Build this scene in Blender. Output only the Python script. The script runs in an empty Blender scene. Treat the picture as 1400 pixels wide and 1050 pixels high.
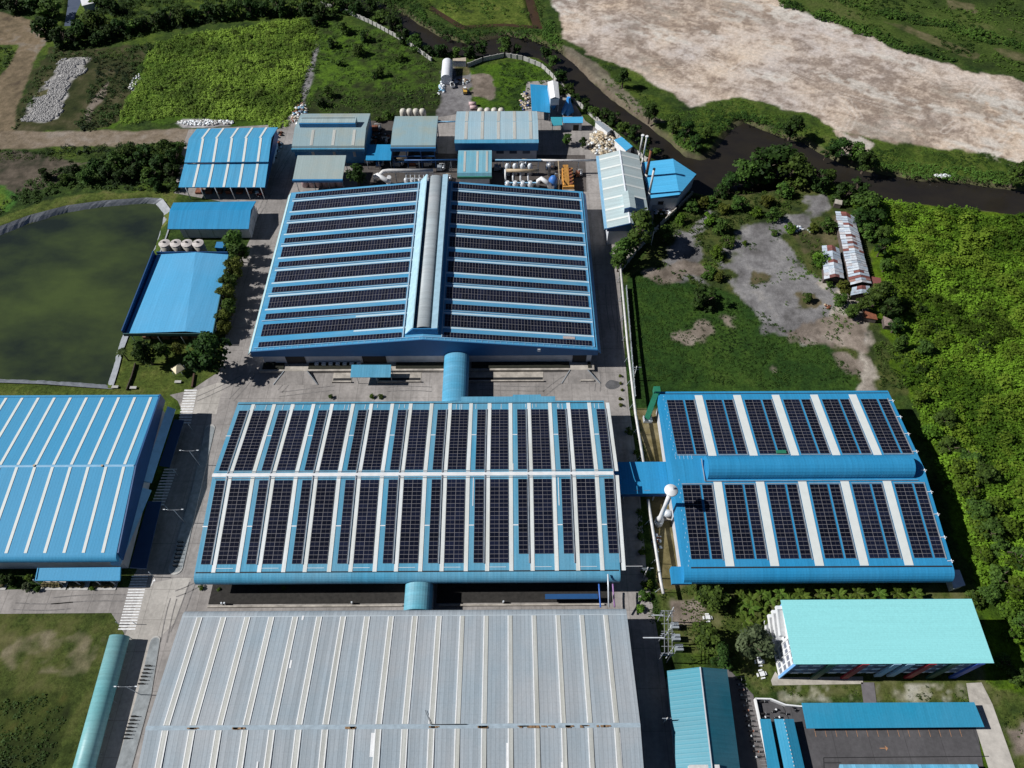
import bpy, math, random
import numpy as np
from mathutils import Vector
R = math.radians
sc = bpy.context.scene
COL = sc.collection
# ------------------------------------------------------------------ camera, sky, sun, exposure
CAM_H, FPX, PITCH, YAW = 200.0, 990.0, R(54.83), R(-0.33)
cam = bpy.data.objects.new("camera", bpy.data.cameras.new("camera"))
COL.objects.link(cam)
cam.location = (0, 0, CAM_H)
cam.rotation_euler = (R(90) - PITCH, 0, YAW)
cam.data.sensor_width = 36.0
cam.data.lens = FPX / 1400 * 36
cam.data.clip_start = 1.0
cam.data.clip_end = 12000
sc.camera = cam
SUN_EL, SUN_AZ = R(40), R(178.0)      # azimuth measured from +x, counter-clockwise: the sun stands over the left side
w = bpy.data.worlds.new("World"); sc.world = w; w.use_nodes = True
nt = w.node_tree; bg = nt.nodes["Background"]
sky = nt.nodes.new("ShaderNodeTexSky"); sky.sky_type = 'NISHITA'; sky.sun_disc = False
sky.sun_elevation = SUN_EL
sky.sun_rotation = R(90) - SUN_AZ
sky.air_density = 0.45; sky.dust_density = 0.3; sky.ozone_density = 2.0
nt.links.new(sky.outputs[0], bg.inputs[0]); bg.inputs[1].default_value = 0.05
sun = bpy.data.objects.new("sun", bpy.data.lights.new("sun", 'SUN'))
COL.objects.link(sun)
sun.data.energy = 5.0; sun.data.angle = R(0.5); sun.data.color = (1.0, 0.98, 0.945)
sdir = Vector((math.cos(SUN_EL) * math.cos(SUN_AZ), math.cos(SUN_EL) * math.sin(SUN_AZ), math.sin(SUN_EL)))
sun.rotation_euler = (-sdir).to_track_quat('-Z', 'Y').to_euler()
sun.location = sdir * 400
sc.view_settings.view_transform = 'Standard'; sc.view_settings.look = 'None'
sc.view_settings.exposure = 0.12; sc.view_settings.gamma = 1.0
sc.cycles.max_bounces = 6; sc.cycles.diffuse_bounces = 2; sc.cycles.transparent_max_bounces = 4
sc.cycles.use_adaptive_sampling = True

def G(px, py, z=0.0):
    """ground position (metres) of a point of the surveyed photograph that lies at height z"""
    a = (px - 700) / FPX; b = (py - 525) / FPX
    y = math.cos(PITCH) - b * math.sin(PITCH); dz = -math.sin(PITCH) - b * math.cos(PITCH)
    c, s = math.cos(YAW), math.sin(YAW)
    t = (z - CAM_H) / dz
    return ((a * c - y * s) * t, (a * s + y * c) * t)
def G3(px, py, z=0.0):
    return (*G(px, py, z), z)

# ------------------------------------------------------------------ objects, names and labels
ORD = ['', 'first', 'second', 'third', 'fourth', 'fifth', 'sixth', 'seventh', 'eighth', 'ninth', 'tenth', 'eleventh', 'twelfth',
       'thirteenth', 'fourteenth', 'fifteenth', 'sixteenth', 'seventeenth', 'eighteenth', 'nineteenth', 'twentieth', 'twenty-first',
       'twenty-second', 'twenty-third', 'twenty-fourth', 'twenty-fifth', 'twenty-sixth', 'twenty-seventh', 'twenty-eighth', 'twenty-ninth', 'thirtieth',
       'thirty-first', 'thirty-second', 'thirty-third', 'thirty-fourth', 'thirty-fifth', 'thirty-sixth', 'thirty-seventh', 'thirty-eighth', 'thirty-ninth', 'fortieth']
def tag(o, label=None, cat=None, group=None, kind=None):
    if label: o['label'] = label
    if cat: o['category'] = cat
    if group: o['group'] = group
    if kind: o['kind'] = kind
    return o
def thing(name, label, cat, loc=(0, 0, 0), group=None):
    o = bpy.data.objects.new(name, None); COL.objects.link(o)
    o.location = loc; o.empty_display_size = 1
    return tag(o, label, cat, group)
def dup(o, loc=None, parent=None, rotz=None, scale=None):
    c = o.copy(); COL.objects.link(c)
    if parent is not None: c.parent = parent
    if loc is not None: c.location = loc
    if rotz is not None: c.rotation_euler = (0, 0, rotz)
    if scale is not None: c.scale = scale
    for ch in list(o.children): dup(ch, parent=c)
    return c

SPLIT = set('post retaining_wall gutter ramp loading_door skylight ac_unit vent_pot wall_window ramp_wall stored_goods stacked_goods support wall_post brace canopy_post cable_tray seam_flashing eave_flashing bench leg saddle drain roof_band lifeline_bracket dock kerb rust_patch patch_sheet wall_light transformer vessel corner_fin repair_strip stain window end_window balcony_door canopy edge_strip cross_arm conductor lift_arm fascia chimney louvre frame planting_strip'.split())
class MB:
    """collects faces in world metres (optionally through a rotated local frame) for ONE mesh object"""
    def __init__(s, frame=None):
        s.v = []; s.f = []; s.uv = []; s.sm = []; s.frame = frame
    def P(s, p):
        x, y, z = p
        if s.frame:
            ox, oy, a = s.frame; c, n = math.cos(a), math.sin(a)
            x, y = ox + x * c - y * n, oy + x * n + y * c
        s.v.append((x, y, z)); return len(s.v) - 1
    def face(s, pts, uv=None, smooth=False):
        s.f.append([s.P(p) for p in pts]); s.uv.append(uv); s.sm.append(smooth)
    def box(s, x0, x1, y0, y1, z0, z1):
        s.hexa([(x0, y0, z0), (x1, y0, z0), (x1, y1, z0), (x0, y1, z0)], [(x0, y0, z1), (x1, y0, z1), (x1, y1, z1), (x0, y1, z1)])
    def hexa(s, b, t, uvtop=None):
        n = len(b)
        bi = [s.P(p) for p in b]; ti = [s.P(p) for p in t]
        s.f.append(bi[::-1]); s.uv.append(None); s.sm.append(False)
        s.f.append(ti); s.uv.append(uvtop); s.sm.append(False)
        for i in range(n):
            j = (i + 1) % n
            s.f.append([bi[i], bi[j], ti[j], ti[i]]); s.uv.append(None); s.sm.append(False)
    def poly(s, pts, z0, z1):
        """extruded outline (counter-clockwise or not)"""
        A = sum(pts[i][0] * pts[(i + 1) % len(pts)][1] - pts[(i + 1) % len(pts)][0] * pts[i][1] for i in range(len(pts)))
        if A < 0: pts = pts[::-1]
        s.hexa([(x, y, z0) for x, y in pts], [(x, y, z1) for x, y in pts])
    def prism(s, prof, a0, a1, axis='x', smooth=False):
        """closed profile (u,z) swept along axis x (u=y) or y (u=x)"""
        def pt(u, z, a): return (a, u, z) if axis == 'x' else (u, a, z)
        i0 = [s.P(pt(u, z, a0)) for u, z in prof]; i1 = [s.P(pt(u, z, a1)) for u, z in prof]
        n = len(prof)
        s.f += [i0, i1[::-1]]; s.uv += [None, None]; s.sm += [False, False]
        for i in range(n):
            j = (i + 1) % n
            s.f.append([i0[j], i0[i], i1[i], i1[j]]); s.uv.append(None); s.sm.append(smooth)
    def tube(s, pts, rad, n=8, cap=True, smooth=True):
        """round bar through points; rad a number or a list"""
        pts = [Vector(p) for p in pts]
        rs = rad if isinstance(rad, (list, tuple)) else [rad] * len(pts)
        rings = []
        for i, p in enumerate(pts):
            d = (pts[min(i + 1, len(pts) - 1)] - pts[max(i - 1, 0)]).normalized()
            u = d.cross(Vector((0, 0, 1)))
            if u.length < 1e-3: u = Vector((1, 0, 0))
            u.normalize(); v = d.cross(u)
            rings.append([s.P(tuple(p + (u * math.cos(2 * math.pi * k / n) + v * math.sin(2 * math.pi * k / n)) * rs[i])) for k in range(n)])
        for a, b in zip(rings, rings[1:]):
            for k in range(n):
                s.f.append([a[k], a[(k + 1) % n], b[(k + 1) % n], b[k]]); s.uv.append(None); s.sm.append(smooth)
        if cap:
            s.f.append(rings[0][::-1]); s.f.append(rings[-1]); s.uv += [None, None]; s.sm += [False, False]
    def cyl(s, x, y, z0, z1, r, n=14, r1=None):
        s.tube([(x, y, z0), (x, y, z1)], [r, r if r1 is None else r1], n)
    def lathe(s, x, y, prof, n=16, smooth=True):
        rings = [[s.P((x + r * math.cos(2 * math.pi * k / n), y + r * math.sin(2 * math.pi * k / n), z)) for k in range(n)] for r, z in prof]
        for a, b in zip(rings, rings[1:]):
            for k in range(n):
                s.f.append([a[k], a[(k + 1) % n], b[(k + 1) % n], b[k]]); s.uv.append(None); s.sm.append(smooth)
        s.f.append(rings[0][::-1]); s.f.append(rings[-1]); s.uv += [None, None]; s.sm += [False, False]
    def bar(s, a, b, w, h=None):
        """square bar between two points"""
        h = h or w
        a, b = Vector(a), Vector(b); d = (b - a).normalized()
        u = d.cross(Vector((0, 0, 1)))
        if u.length < 1e-3: u = Vector((1, 0, 0))
        u.normalize(); v = u.cross(d)
        q = [(-w / 2, -h / 2), (w / 2, -h / 2), (w / 2, h / 2), (-w / 2, h / 2)]
        s.hexa([tuple(a + u * i + v * j) for i, j in q], [tuple(b + u * i + v * j) for i, j in q])
    def blob(s, c, r, seed=0, n=10, m=6, jit=.15, sq=(1, 1, 1)):
        rnd = random.Random(seed); rows = []
        for i in range(m + 1):
            t = math.pi * i / m; row = []
            for k in range(n):
                f = 1 + rnd.uniform(-jit, jit); a = 2 * math.pi * k / n
                row.append(s.P((c[0] + r * f * math.sin(t) * math.cos(a) * sq[0], c[1] + r * f * math.sin(t) * math.sin(a) * sq[1], c[2] + r * f * math.cos(t) * sq[2])))
            rows.append(row)
        for a, b in zip(rows, rows[1:]):
            for k in range(n):
                s.f.append([b[k], b[(k + 1) % n], a[(k + 1) % n], a[k]]); s.uv.append(None); s.sm.append(True)
    def pieces(s):
        """one builder per connected piece"""
        par = list(range(len(s.v)))
        def find(i):
            while par[i] != i: par[i] = par[par[i]]; i = par[i]
            return i
        for f in s.f:
            for i in f[1:]: par[find(i)] = find(f[0])
        out = {}
        for k, f in enumerate(s.f): out.setdefault(find(f[0]), []).append(k)
        res_ = []
        for ks in out.values():
            m = MB(); mp = {}
            for k in ks:
                idx = []
                for i in s.f[k]:
                    if i not in mp: mp[i] = len(m.v); m.v.append(s.v[i])
                    idx.append(mp[i])
                m.f.append(idx); m.uv.append(s.uv[k]); m.sm.append(s.sm[k])
            res_.append(m)
        return res_
    def build(s, name, mat, parent=None, label=None, origin=None):
        if parent is not None and name in SPLIT:
            ps_ = s.pieces()
            if 1 < len(ps_) <= 100: return [p.build0(name, mat, parent, label, origin) for p in ps_][0]
        return s.build0(name, mat, parent, label, origin)
    def build0(s, name, mat, parent=None, label=None, origin=None):
        o0 = origin
        if o0 is None:
            r = parent
            while r is not None and r.parent is not None: r = r.parent
            o0 = tuple(r.location) if r is not None else (0, 0, 0)
        me = bpy.data.meshes.new(name)
        me.from_pydata([(x - o0[0], y - o0[1], z - o0[2]) for x, y, z in s.v], [], s.f)
        if any(u is not None for u in s.uv):
            l = me.uv_layers.new(name="UVMap"); k = 0
            for f, u in zip(s.f, s.uv):
                for q in range(len(f)):
                    l.data[k].uv = u[q] if u else (-9.5, -9.5)
                    k += 1
        me.polygons.foreach_set('use_smooth', s.sm)
        if mat: me.materials.append(mat)
        o = bpy.data.objects.new(name, me); COL.objects.link(o)
        if parent is not None: o.parent = parent
        elif origin is not None: o.location = origin
        if label: o['label'] = label
        return o

# ------------------------------------------------------------------ materials
_M = {}
class NT:
    def __init__(s, name):
        s.m = bpy.data.materials.new(name); s.m.use_nodes = True
        s.t = s.m.node_tree; s.b = s.t.nodes["Principled BSDF"]
    def n(s, typ, **kw):
        nd = s.t.nodes.new("ShaderNode" + typ)
        for k, v in kw.items():
            if k.startswith('i_'): nd.inputs[int(k[2:])].default_value = v
            else: setattr(nd, k, v)
        return nd
    def l(s, a, b): s.t.links.new(a, b)
    def math(s, op, a, b=None):
        nd = s.n('Math', operation=op)
        for i, q in enumerate((a, b)):
            if q is None: continue
            if isinstance(q, (int, float)): nd.inputs[i].default_value = q
            else: s.l(q, nd.inputs[i])
        return nd.outputs[0]
    def noise(s, vec, scale, detail=4, rough=.6):
        nd = s.n('TexNoise'); nd.inputs['Scale'].default_value = scale; nd.inputs['Detail'].default_value = detail; nd.inputs['Roughness'].default_value = rough
        s.l(vec, nd.inputs['Vector']); return nd.outputs['Fac']
    def ramp(s, fac, a, b, lo=0., hi=1.):
        nd = s.n('MapRange'); s.l(fac, nd.inputs[0])
        for i, v in zip((1, 2, 3, 4), (lo, hi, a, b)): nd.inputs[i].default_value = v
        return nd.outputs[0]
    def mix(s, fac, c1, c2, blend='MIX'):
        nd = s.n('Mix', data_type='RGBA', blend_type=blend)
        for sock, q in ((nd.inputs[0], fac), (nd.inputs[6], c1), (nd.inputs[7], c2)):
            if isinstance(q, (int, float)): sock.default_value = q
            elif isinstance(q, tuple): sock.default_value = (*q[:3], 1)
            else: s.l(q, sock)
        return nd.outputs[2]
    def bump(s, h, strength, dist=.1):
        nd = s.n('Bump'); nd.inputs['Strength'].default_value = strength; nd.inputs['Distance'].default_value = dist
        s.l(h, nd.inputs['Height']); s.l(nd.outputs[0], s.b.inputs['Normal'])
    def val(s, col, v):
        nd = s.n('HueSaturation'); nd.inputs['Color'].default_value = (*col, 1) if isinstance(col, tuple) else (1, 1, 1, 1)
        if not isinstance(col, tuple): s.l(col, nd.inputs['Color'])
        s.l(v, nd.inputs['Value']); return nd.outputs[0]

def plain(name, col, rough=.6, metal=0., var=.25, scale=.6, bump=0.):
    """painted, stained or dusty surface: tone wanders with noise"""
    if name in _M: return _M[name]
    t = NT(name); co = t.n('TexCoord').outputs['Object']
    a = t.ramp(t.noise(co, scale, 6, .65), 1 - var, 1 + var, .3, .7)
    t.l(t.val(col, a), t.b.inputs['Base Color'])
    t.b.inputs['Roughness'].default_value = rough; t.b.inputs['Metallic'].default_value = metal
    if bump: t.bump(t.noise(co, scale * 6, 4), bump)
    _M[name] = t.m; return t.m

def sheet(name, col, axis, pitch=.76, rough=.42, worn=(.5, .5, .5), wear=.12, streak=.12, lo=.35, tone=.05, spec=.25, tile=None, rib=.93):
    """profiled metal roofing: ribs along one direction, each sheet slightly different, stains running down"""
    if name in _M: return _M[name]
    t = NT(name); co = t.n('TexCoord').outputs['Object']
    sp = t.n('SeparateXYZ'); t.l(co, sp.inputs[0])
    u = sp.outputs[0 if axis == 'x' else 1]; vv = sp.outputs[1 if axis == 'x' else 0]
    wn = t.n('TexWhiteNoise', noise_dimensions='1D'); t.l(t.math('FLOOR', t.math('DIVIDE', u, pitch * 1.0)), wn.inputs['W'])
    tn = t.ramp(wn.outputs[0], 1 - tone, 1 + tone)
    # stains stretched along the slope
    mp = t.n('Mapping'); t.l(co, mp.inputs[0])
    mp.inputs['Scale'].default_value = (1.2, .05, .05) if axis == 'x' else (.05, 1.2, .05)
    st = t.noise(mp.outputs[0], 1.0, 5, .7)
    big = t.noise(co, .06, 5, .6)
    fine = t.noise(co, 2.2, 3, .6)
    a = t.math('MULTIPLY', tn, t.ramp(st, 1 - streak, 1 + streak, .3, .7))
    a = t.math('MULTIPLY', a, t.ramp(fine, .94, 1.06, .3, .7))
    # rib valleys collect dirt
    rb = t.math('ABSOLUTE', t.math('SUBTRACT', t.math('FRACT', t.math('DIVIDE', u, pitch)), .5))
    a = t.math('MULTIPLY', a, t.ramp(rb, 1.0, rib, .38, .5))
    if tile:
        lb = t.math('ABSOLUTE', t.math('SUBTRACT', t.math('FRACT', t.math('DIVIDE', vv, tile)), .5))
        a = t.math('MULTIPLY', a, t.ramp(lb, 1.0, .93, .46, .5))
    c = t.mix(t.ramp(big, 0, wear * 2.2, lo, .75), col, worn)
    t.l(t.val(c, a), t.b.inputs['Base Color'])
    t.b.inputs['Roughness'].default_value = rough; t.b.inputs['Specular IOR Level'].default_value = spec
    t.bump(t.ramp(rb, 0, 1, .3, .5), .2, .04)
    _M[name] = t.m; return t.m

def solar_mat():
    """dark photovoltaic modules: UV counts modules; pale frames, faint cell split, slight module-to-module tone"""
    if 'solar' in _M: return _M['solar']
    t = NT('solar_module_glass'); uv = t.n('TexCoord').outputs['UV']
    sp = t.n('SeparateXYZ'); t.l(uv, sp.inputs[0])
    def line(c, wd):
        d = t.math('ABSOLUTE', t.math('SUBTRACT', t.math('FRACT', c), .5))
        return t.ramp(d, 0, 1, .5 - wd, .5 - wd * .6)
    fr = t.math('MAXIMUM', line(sp.outputs[0], .026), line(sp.outputs[1], .05))
    mid = t.math('MULTIPLY', line(t.math('ADD', sp.outputs[0], .5), .014), .5)
    wn = t.n('TexWhiteNoise', noise_dimensions='2D')
    fl = t.n('VectorMath', operation='FLOOR'); t.l(uv, fl.inputs[0]); t.l(fl.outputs[0], wn.inputs['Vector'])
    dark = t.val((.006, .008, .019), t.math('MULTIPLY', t.ramp(wn.outputs[0], .7, 1.45), t.ramp(t.n('ObjectInfo').outputs['Random'], .75, 1.35)))
    c = t.mix(t.math('MAXIMUM', fr, mid), dark, (.19, .185, .195))
    t.l(c, t.b.inputs['Base Color']); t.b.inputs['Roughness'].default_value = .22
    t.b.inputs['Specular IOR Level'].default_value = .22
    _M['solar'] = t.m; return t.m

def concrete(name, col, slab=6.0, var=.16, stain=.5):
    if name in _M: return _M[name]
    t = NT(name); co = t.n('TexCoord').outputs['Object']
    sp = t.n('SeparateXYZ'); t.l(co, sp.inputs[0])
    def line(c, s, wd):
        d = t.math('ABSOLUTE', t.math('SUBTRACT', t.math('FRACT', t.math('DIVIDE', c, s)), .5))
        return t.ramp(d, 0, 1, .5 - wd / s, .5 - wd / s * .4)
    jn = t.math('MAXIMUM', line(sp.outputs[0], slab, .12), line(sp.outputs[1], slab * 1.7, .12))
    a = t.ramp(t.noise(co, .09, 6, .62), 1 - var, 1 + var, .3, .7)
    a = t.math('MULTIPLY', a, t.ramp(t.noise(co, .9, 5, .7), .84, 1.16, .3, .7))
    wn = t.n('TexWhiteNoise', noise_dimensions='2D'); cb = t.n('CombineXYZ')
    t.l(t.math('FLOOR', t.math('ADD', t.math('DIVIDE', sp.outputs[0], slab), .5)), cb.inputs[0]); t.l(t.math('FLOOR', t.math('ADD', t.math('DIVIDE', sp.outputs[1], slab * 1.7), .5)), cb.inputs[1])
    t.l(cb.outputs[0], wn.inputs['Vector'])
    a = t.math('MULTIPLY', a, t.ramp(wn.outputs[0], .93, 1.07))
    mp = t.n('Mapping'); t.l(co, mp.inputs[0]); mp.inputs['Scale'].default_value = (.5, .045, 1)
    a = t.math('MULTIPLY', a, t.ramp(t.noise(mp.outputs[0], 1., 4, .6), 1 - .16 * stain, 1 + .1 * stain, .35, .7))
    a = t.math('MULTIPLY', a, t.math('SUBTRACT', 1.0, t.math('MULTIPLY', jn, .28)))
    t.l(t.val(col, a), t.b.inputs['Base Color']); t.b.inputs['Roughness'].default_value = .9
    t.b.inputs['Specular IOR Level'].default_value = .2
    _M[name] = t.m; return t.m

def water(name, col, col2, scale, rough=.12, bump=.12, wscale=1.2):
    if name in _M: return _M[name]
    t = NT(name); co = t.n('TexCoord').outputs['Object']
    mp = t.n('Mapping'); t.l(co, mp.inputs[0]); mp.inputs['Scale'].default_value = (1, 1.7, 1); mp.inputs['Rotation'].default_value = (0, 0, .5)
    f = t.ramp(t.noise(mp.outputs[0], scale, 5, .6), 0, 1, .35, .65)
    t.l(t.mix(f, col, col2), t.b.inputs['Base Color'])
    t.b.inputs['Roughness'].default_value = rough; t.b.inputs['IOR'].default_value = 1.33
    t.bump(t.noise(co, wscale, 4, .6), bump, .3)
    _M[name] = t.m; return t.m

def leaf(name, col, col2=None, trans=.22):
    """foliage: tone per clump from the mesh, hue shift per plant"""
    if name in _M: return _M[name]
    t = NT(name)
    at = t.n('Attribute', attribute_name='tone')
    oi = t.n('ObjectInfo')
    c = t.mix(at.outputs['Fac'], tuple(q * .55 for q in col), col2 or tuple(min(1, q * 1.5) for q in col))
    hs = t.n('HueSaturation'); t.l(c, hs.inputs['Color'])
    t.l(t.ramp(oi.outputs['Random'], .485, .515), hs.inputs['Hue']); t.l(t.ramp(oi.outputs['Random'], .8, 1.2), hs.inputs['Value'])
    t.l(hs.outputs[0], t.b.inputs['Base Color']); t.b.inputs['Roughness'].default_value = .7
    t.b.inputs['Specular IOR Level'].default_value = .15
    tr = t.n('BsdfTranslucent'); t.l(hs.outputs[0], tr.inputs[0])
    mx = t.n('MixShader'); mx.inputs[0].default_value = trans
    t.l(t.b.outputs[0], mx.inputs[1]); t.l(tr.outputs[0], mx.inputs[2])
    t.l(mx.outputs[0], t.t.nodes['Material Output'].inputs[0])
    _M[name] = t.m; return t.m

BLUE = (.050, .27, .50)
M_roofA_y = sheet('blue_roof_ribs_along_x', (.055, .28, .50), 'y', .9, wear=.2, worn=(.22, .38, .48))
M_roof_x = sheet('blue_roof_ribs_along_y', (.07, .29, .45), 'x', .9, wear=.2, worn=(.24, .38, .45))
M_roofE = sheet('bright_blue_roof', (.022, .24, .475), 'x', .9, wear=.10, worn=(.10, .30, .46), tone=.035, streak=.09, rough=.55, spec=.2)
M_roofD = sheet('left_blue_roof', (.055, .285, .50), 'x', .9, wear=.06, worn=(.16, .36, .50), tone=.015, streak=.03, rough=.6, spec=.15)
M_blue = plain('blue_paint', (.03, .20, .43), .5, var=.12)
M_bluedk = plain('deep_blue_paint', (.012, .07, .20), .5, var=.12)
M_bluelt = plain('light_blue_paint', (.25, .48, .68), .5, var=.12)
M_white = plain('white_paint', (.72, .73, .74), .55, var=.12)
M_wall = plain('grey_white_wall', (.50, .52, .56), .7, var=.15, scale=.3)
M_sky = sheet('skylight_sheet', (.68, .72, .735), 'x', .3, wear=.35, worn=(.55, .56, .50), tone=.03)
M_skyx = sheet('skylight_sheet_y', (.44, .60, .70), 'y', .3, wear=.2, worn=(.55, .6, .6), tone=.03)
M_skyE = plain('skylight_matt', (.62, .655, .64), .7, var=.05)
M_grey = plain('grey_metal', (.32, .36, .40), .4, .2, var=.2)
M_steel = plain('galvanised_steel', (.40, .42, .45), .4, .5, var=.2)
M_lite = plain('pale_steel', (.62, .66, .70), .45, .2, var=.15)
M_dark = plain('dark_opening', (.012, .012, .014), .8, var=.1)
M_black = plain('black_rubber', (.015, .015, .016), .7, var=.2)
M_pipe = plain('pipe_insulation', (.58, .57, .56), .5, var=.2, scale=.8)
M_tan = plain('tan_pipe', (.40, .31, .20), .6, var=.2)
M_green = plain('green_paint', (.02, .17, .10), .5, var=.2)
M_rust = plain('rusty_iron', (.20, .07, .035), .8, var=.4, scale=1.2)
M_kerb = plain('kerb_concrete', (.42, .41, .39), .85, var=.2, scale=.8)
M_conc = concrete('yard_concrete', (.28, .26, .247), var=.26, stain=.9)
M_concl = concrete('pale_road_concrete', (.40, .375, .345), 5.0)
M_asph = concrete('parking_asphalt', (.088, .085, .09), 9.0, var=.2)
M_platform = plain('stained_concrete', (.36, .33, .29), .9, var=.4, scale=.35)
M_line = plain('road_paint_white', (.66, .66, .66), .7, var=.3, scale=1.5)
M_oline = plain('road_paint_orange', (.36, .19, .10), .7, var=.3, scale=1.5)
M_solar = solar_mat()
M_trunk = plain('bark', (.10, .075, .055), .9, var=.3, scale=3)
# ------------------------------------------------------------------ noise for terrain and cover
def vnoise(x, y, s, seed):
    rs = np.random.RandomState(seed); L = rs.rand(256, 256)
    x = x / s + 1000.; y = y / s + 1000.
    i = np.floor(x).astype(int); j = np.floor(y).astype(int); fx = x - i; fy = y - j
    fx = fx * fx * (3 - 2 * fx); fy = fy * fy * (3 - 2 * fy)
    i0, i1, j0, j1 = i & 255, (i + 1) & 255, j & 255, (j + 1) & 255
    return (L[i0, j0] * (1 - fx) + L[i1, j0] * fx) * (1 - fy) + (L[i0, j1] * (1 - fx) + L[i1, j1] * fx) * fy
def fbm(x, y, s, seed, oct=4):
    a = 0; amp = 1.; tot = 0
    for k in range(oct):
        c, n = math.cos(.6 * k + .3), math.sin(.6 * k + .3)
        a = a + amp * vnoise(x * c - y * n, x * n + y * c, s, seed + k); tot += amp; amp *= .55; s *= .5
    return a / tot
def sdf(poly, X, Y):
    """signed distance to an outline, positive inside"""
    P = np.array(poly); d = np.full(X.shape, 1e9); ins = np.zeros(X.shape, bool)
    for k in range(len(P)):
        ax, ay = P[k]; bx, by = P[(k + 1) % len(P)]
        ex, ey = bx - ax, by - ay; wx, wy = X - ax, Y - ay
        t = np.clip((wx * ex + wy * ey) / (ex * ex + ey * ey + 1e-9), 0, 1)
        d = np.minimum(d, (wx - ex * t) ** 2 + (wy - ey * t) ** 2)
        c = ((ay <= Y) & (by > Y)) | ((by <= Y) & (ay > Y))
        with np.errstate(divide='ignore', invalid='ignore'):
            xi = ax + (Y - ay) / (by - ay + 1e-12) * ex
        ins ^= c & (X < xi)
    return np.where(ins, 1, -1) * np.sqrt(d)
def pg(pts, z=0.): return [G(x, y, z) for x, y in pts]

# ------------------------------------------------------------------ outlines of the land (photo survey points)
CANAL_N = [(500, -6), (530, 8), (565, 28), (600, 50), (640, 60), (690, 50), (720, 52), (745, 62), (765, 72), (785, 88), (805, 108), (832, 132), (865, 158), (890, 175), (912, 192), (938, 215),
           (958, 221), (975, 211), (988, 192), (1002, 175), (1018, 167), (1045, 178), (1070, 188), (1098, 195), (1118, 208), (1150, 224), (1190, 236), (1250, 246), (1330, 252), (1420, 264)]
CANAL_S = [(1420, 298), (1310, 284), (1210, 274), (1175, 264), (1130, 246), (1100, 243), (1060, 260), (1010, 266), (970, 268), (945, 262), (920, 240), (900, 220), (870, 196), (835, 168), (800, 140), (772, 112), (752, 90), (735, 80), (690, 78), (640, 78), (600, 74), (575, 64), (545, 42), (520, 26), (495, 12), (470, -6)]
CANAL = pg(CANAL_N + CANAL_S, -2)
POND_W = [(-60, 345), (0, 322), (40, 306), (90, 291), (140, 283), (200, 278), (213, 279), (224, 292), (222, 306), (213, 335), (190, 390), (172, 445), (160, 480), (154, 505), (147, 526), (110, 523), (60, 520), (-60, 516)]
POND = pg(POND_W, -2)
DITCH = pg([(716, -8), (728, -8), (738, 25), (742, 40), (690, 36), (655, 38), (630, 40), (605, 24), (585, 12), (590, 8), (612, 22), (634, 35), (655, 34), (690, 32), (728, 35)], -1)
CREEK = pg([(94, -8), (116, -8), (103, 20), (98, 36), (88, 36), (92, 10)], -1)

gx = np.concatenate([[-4000, -2200, -1200, -700, -480, -390], np.arange(-340, 340.1, .8), [390, 480, 700, 1200, 2200, 4000]])
gy = np.concatenate([[-3000, -1200, -400, -120, -40], np.arange(-8, 452.1, .8), [480, 560, 800, 1400, 2600, 5000]])
GX, GY = np.meshgrid(gx, gy)
def zone(pts, z=0., wob=2.5, seed=1, soft=.8):
    """0..1 cover mask of an outline with a ragged natural edge"""
    P = np.array(pg(pts, z)); m = 14
    x0, x1, y0, y1 = P[:, 0].min() - m, P[:, 0].max() + m, P[:, 1].min() - m, P[:, 1].max() + m
    ix = np.where((gx > x0) & (gx < x1))[0]; iy = np.where((gy > y0) & (gy < y1))[0]
    out = np.zeros(GX.shape)
    if len(ix) == 0 or len(iy) == 0: return out
    sl = np.ix_(iy, ix); X, Y = GX[sl], GY[sl]
    d = sdf(P, X, Y) + (fbm(X, Y, 9, seed, 4) - .5) * 4 * wob
    out[sl] = np.clip(d / soft + .5, 0, 1); return out
C = np.zeros(GX.shape + (3,))
n1 = fbm(GX, GY, 30, 3); n2 = fbm(GX, GY, 8, 7); n3 = fbm(GX, GY, 3, 11, 3); n4 = fbm(GX, GY, 70, 21)
def ramp3(n, cols, lo=.25, hi=.75):
    t = np.clip((n - lo) / (hi - lo), 0, 1) * (len(cols) - 1); cols = np.array(cols)
    i = np.clip(t.astype(int), 0, len(cols) - 2); f = (t - i)[..., None]
    return cols[i] * (1 - f) + cols[i + 1] * f
def paint(mask, colour):
    global C
    C = C * (1 - mask[..., None]) + colour * mask[..., None]
g_dark = ramp3(.5 * n2 + .5 * n3, [(.012, .022, .008), (.022, .042, .010), (.040, .068, .014), (.055, .075, .02)])
g_mid = ramp3(.5 * n2 + .5 * n3, [(.022, .038, .009), (.042, .072, .012), (.068, .105, .016), (.088, .115, .026)])
g_lush = ramp3(.5 * n2 + .5 * n3, [(.025, .05, .008), (.042, .082, .010), (.06, .115, .012), (.08, .13, .018)])
g_dry = ramp3(.5 * n2 + .5 * n3, [(.035, .045, .018), (.07, .075, .03), (.12, .105, .055), (.17, .14, .085)])
dirt = ramp3(.5 * n2 + .5 * n3, [(.11, .09, .072), (.17, .14, .115), (.23, .19, .16), (.28, .24, .205)])
gravel = ramp3(.25 * n1 + .4 * n2 + .35 * n3, [(.105, .10, .10), (.165, .158, .162), (.225, .218, .222), (.29, .275, .265)], .3, .7)
g_scrub = ramp3(.5 * n2 + .5 * n3, [(.018, .024, .010), (.030, .038, .013), (.050, .052, .022), (.085, .075, .042)])
C[:] = g_dark
paint(np.clip((n1 - .5) * 6, 0, 1), g_mid)
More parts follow.
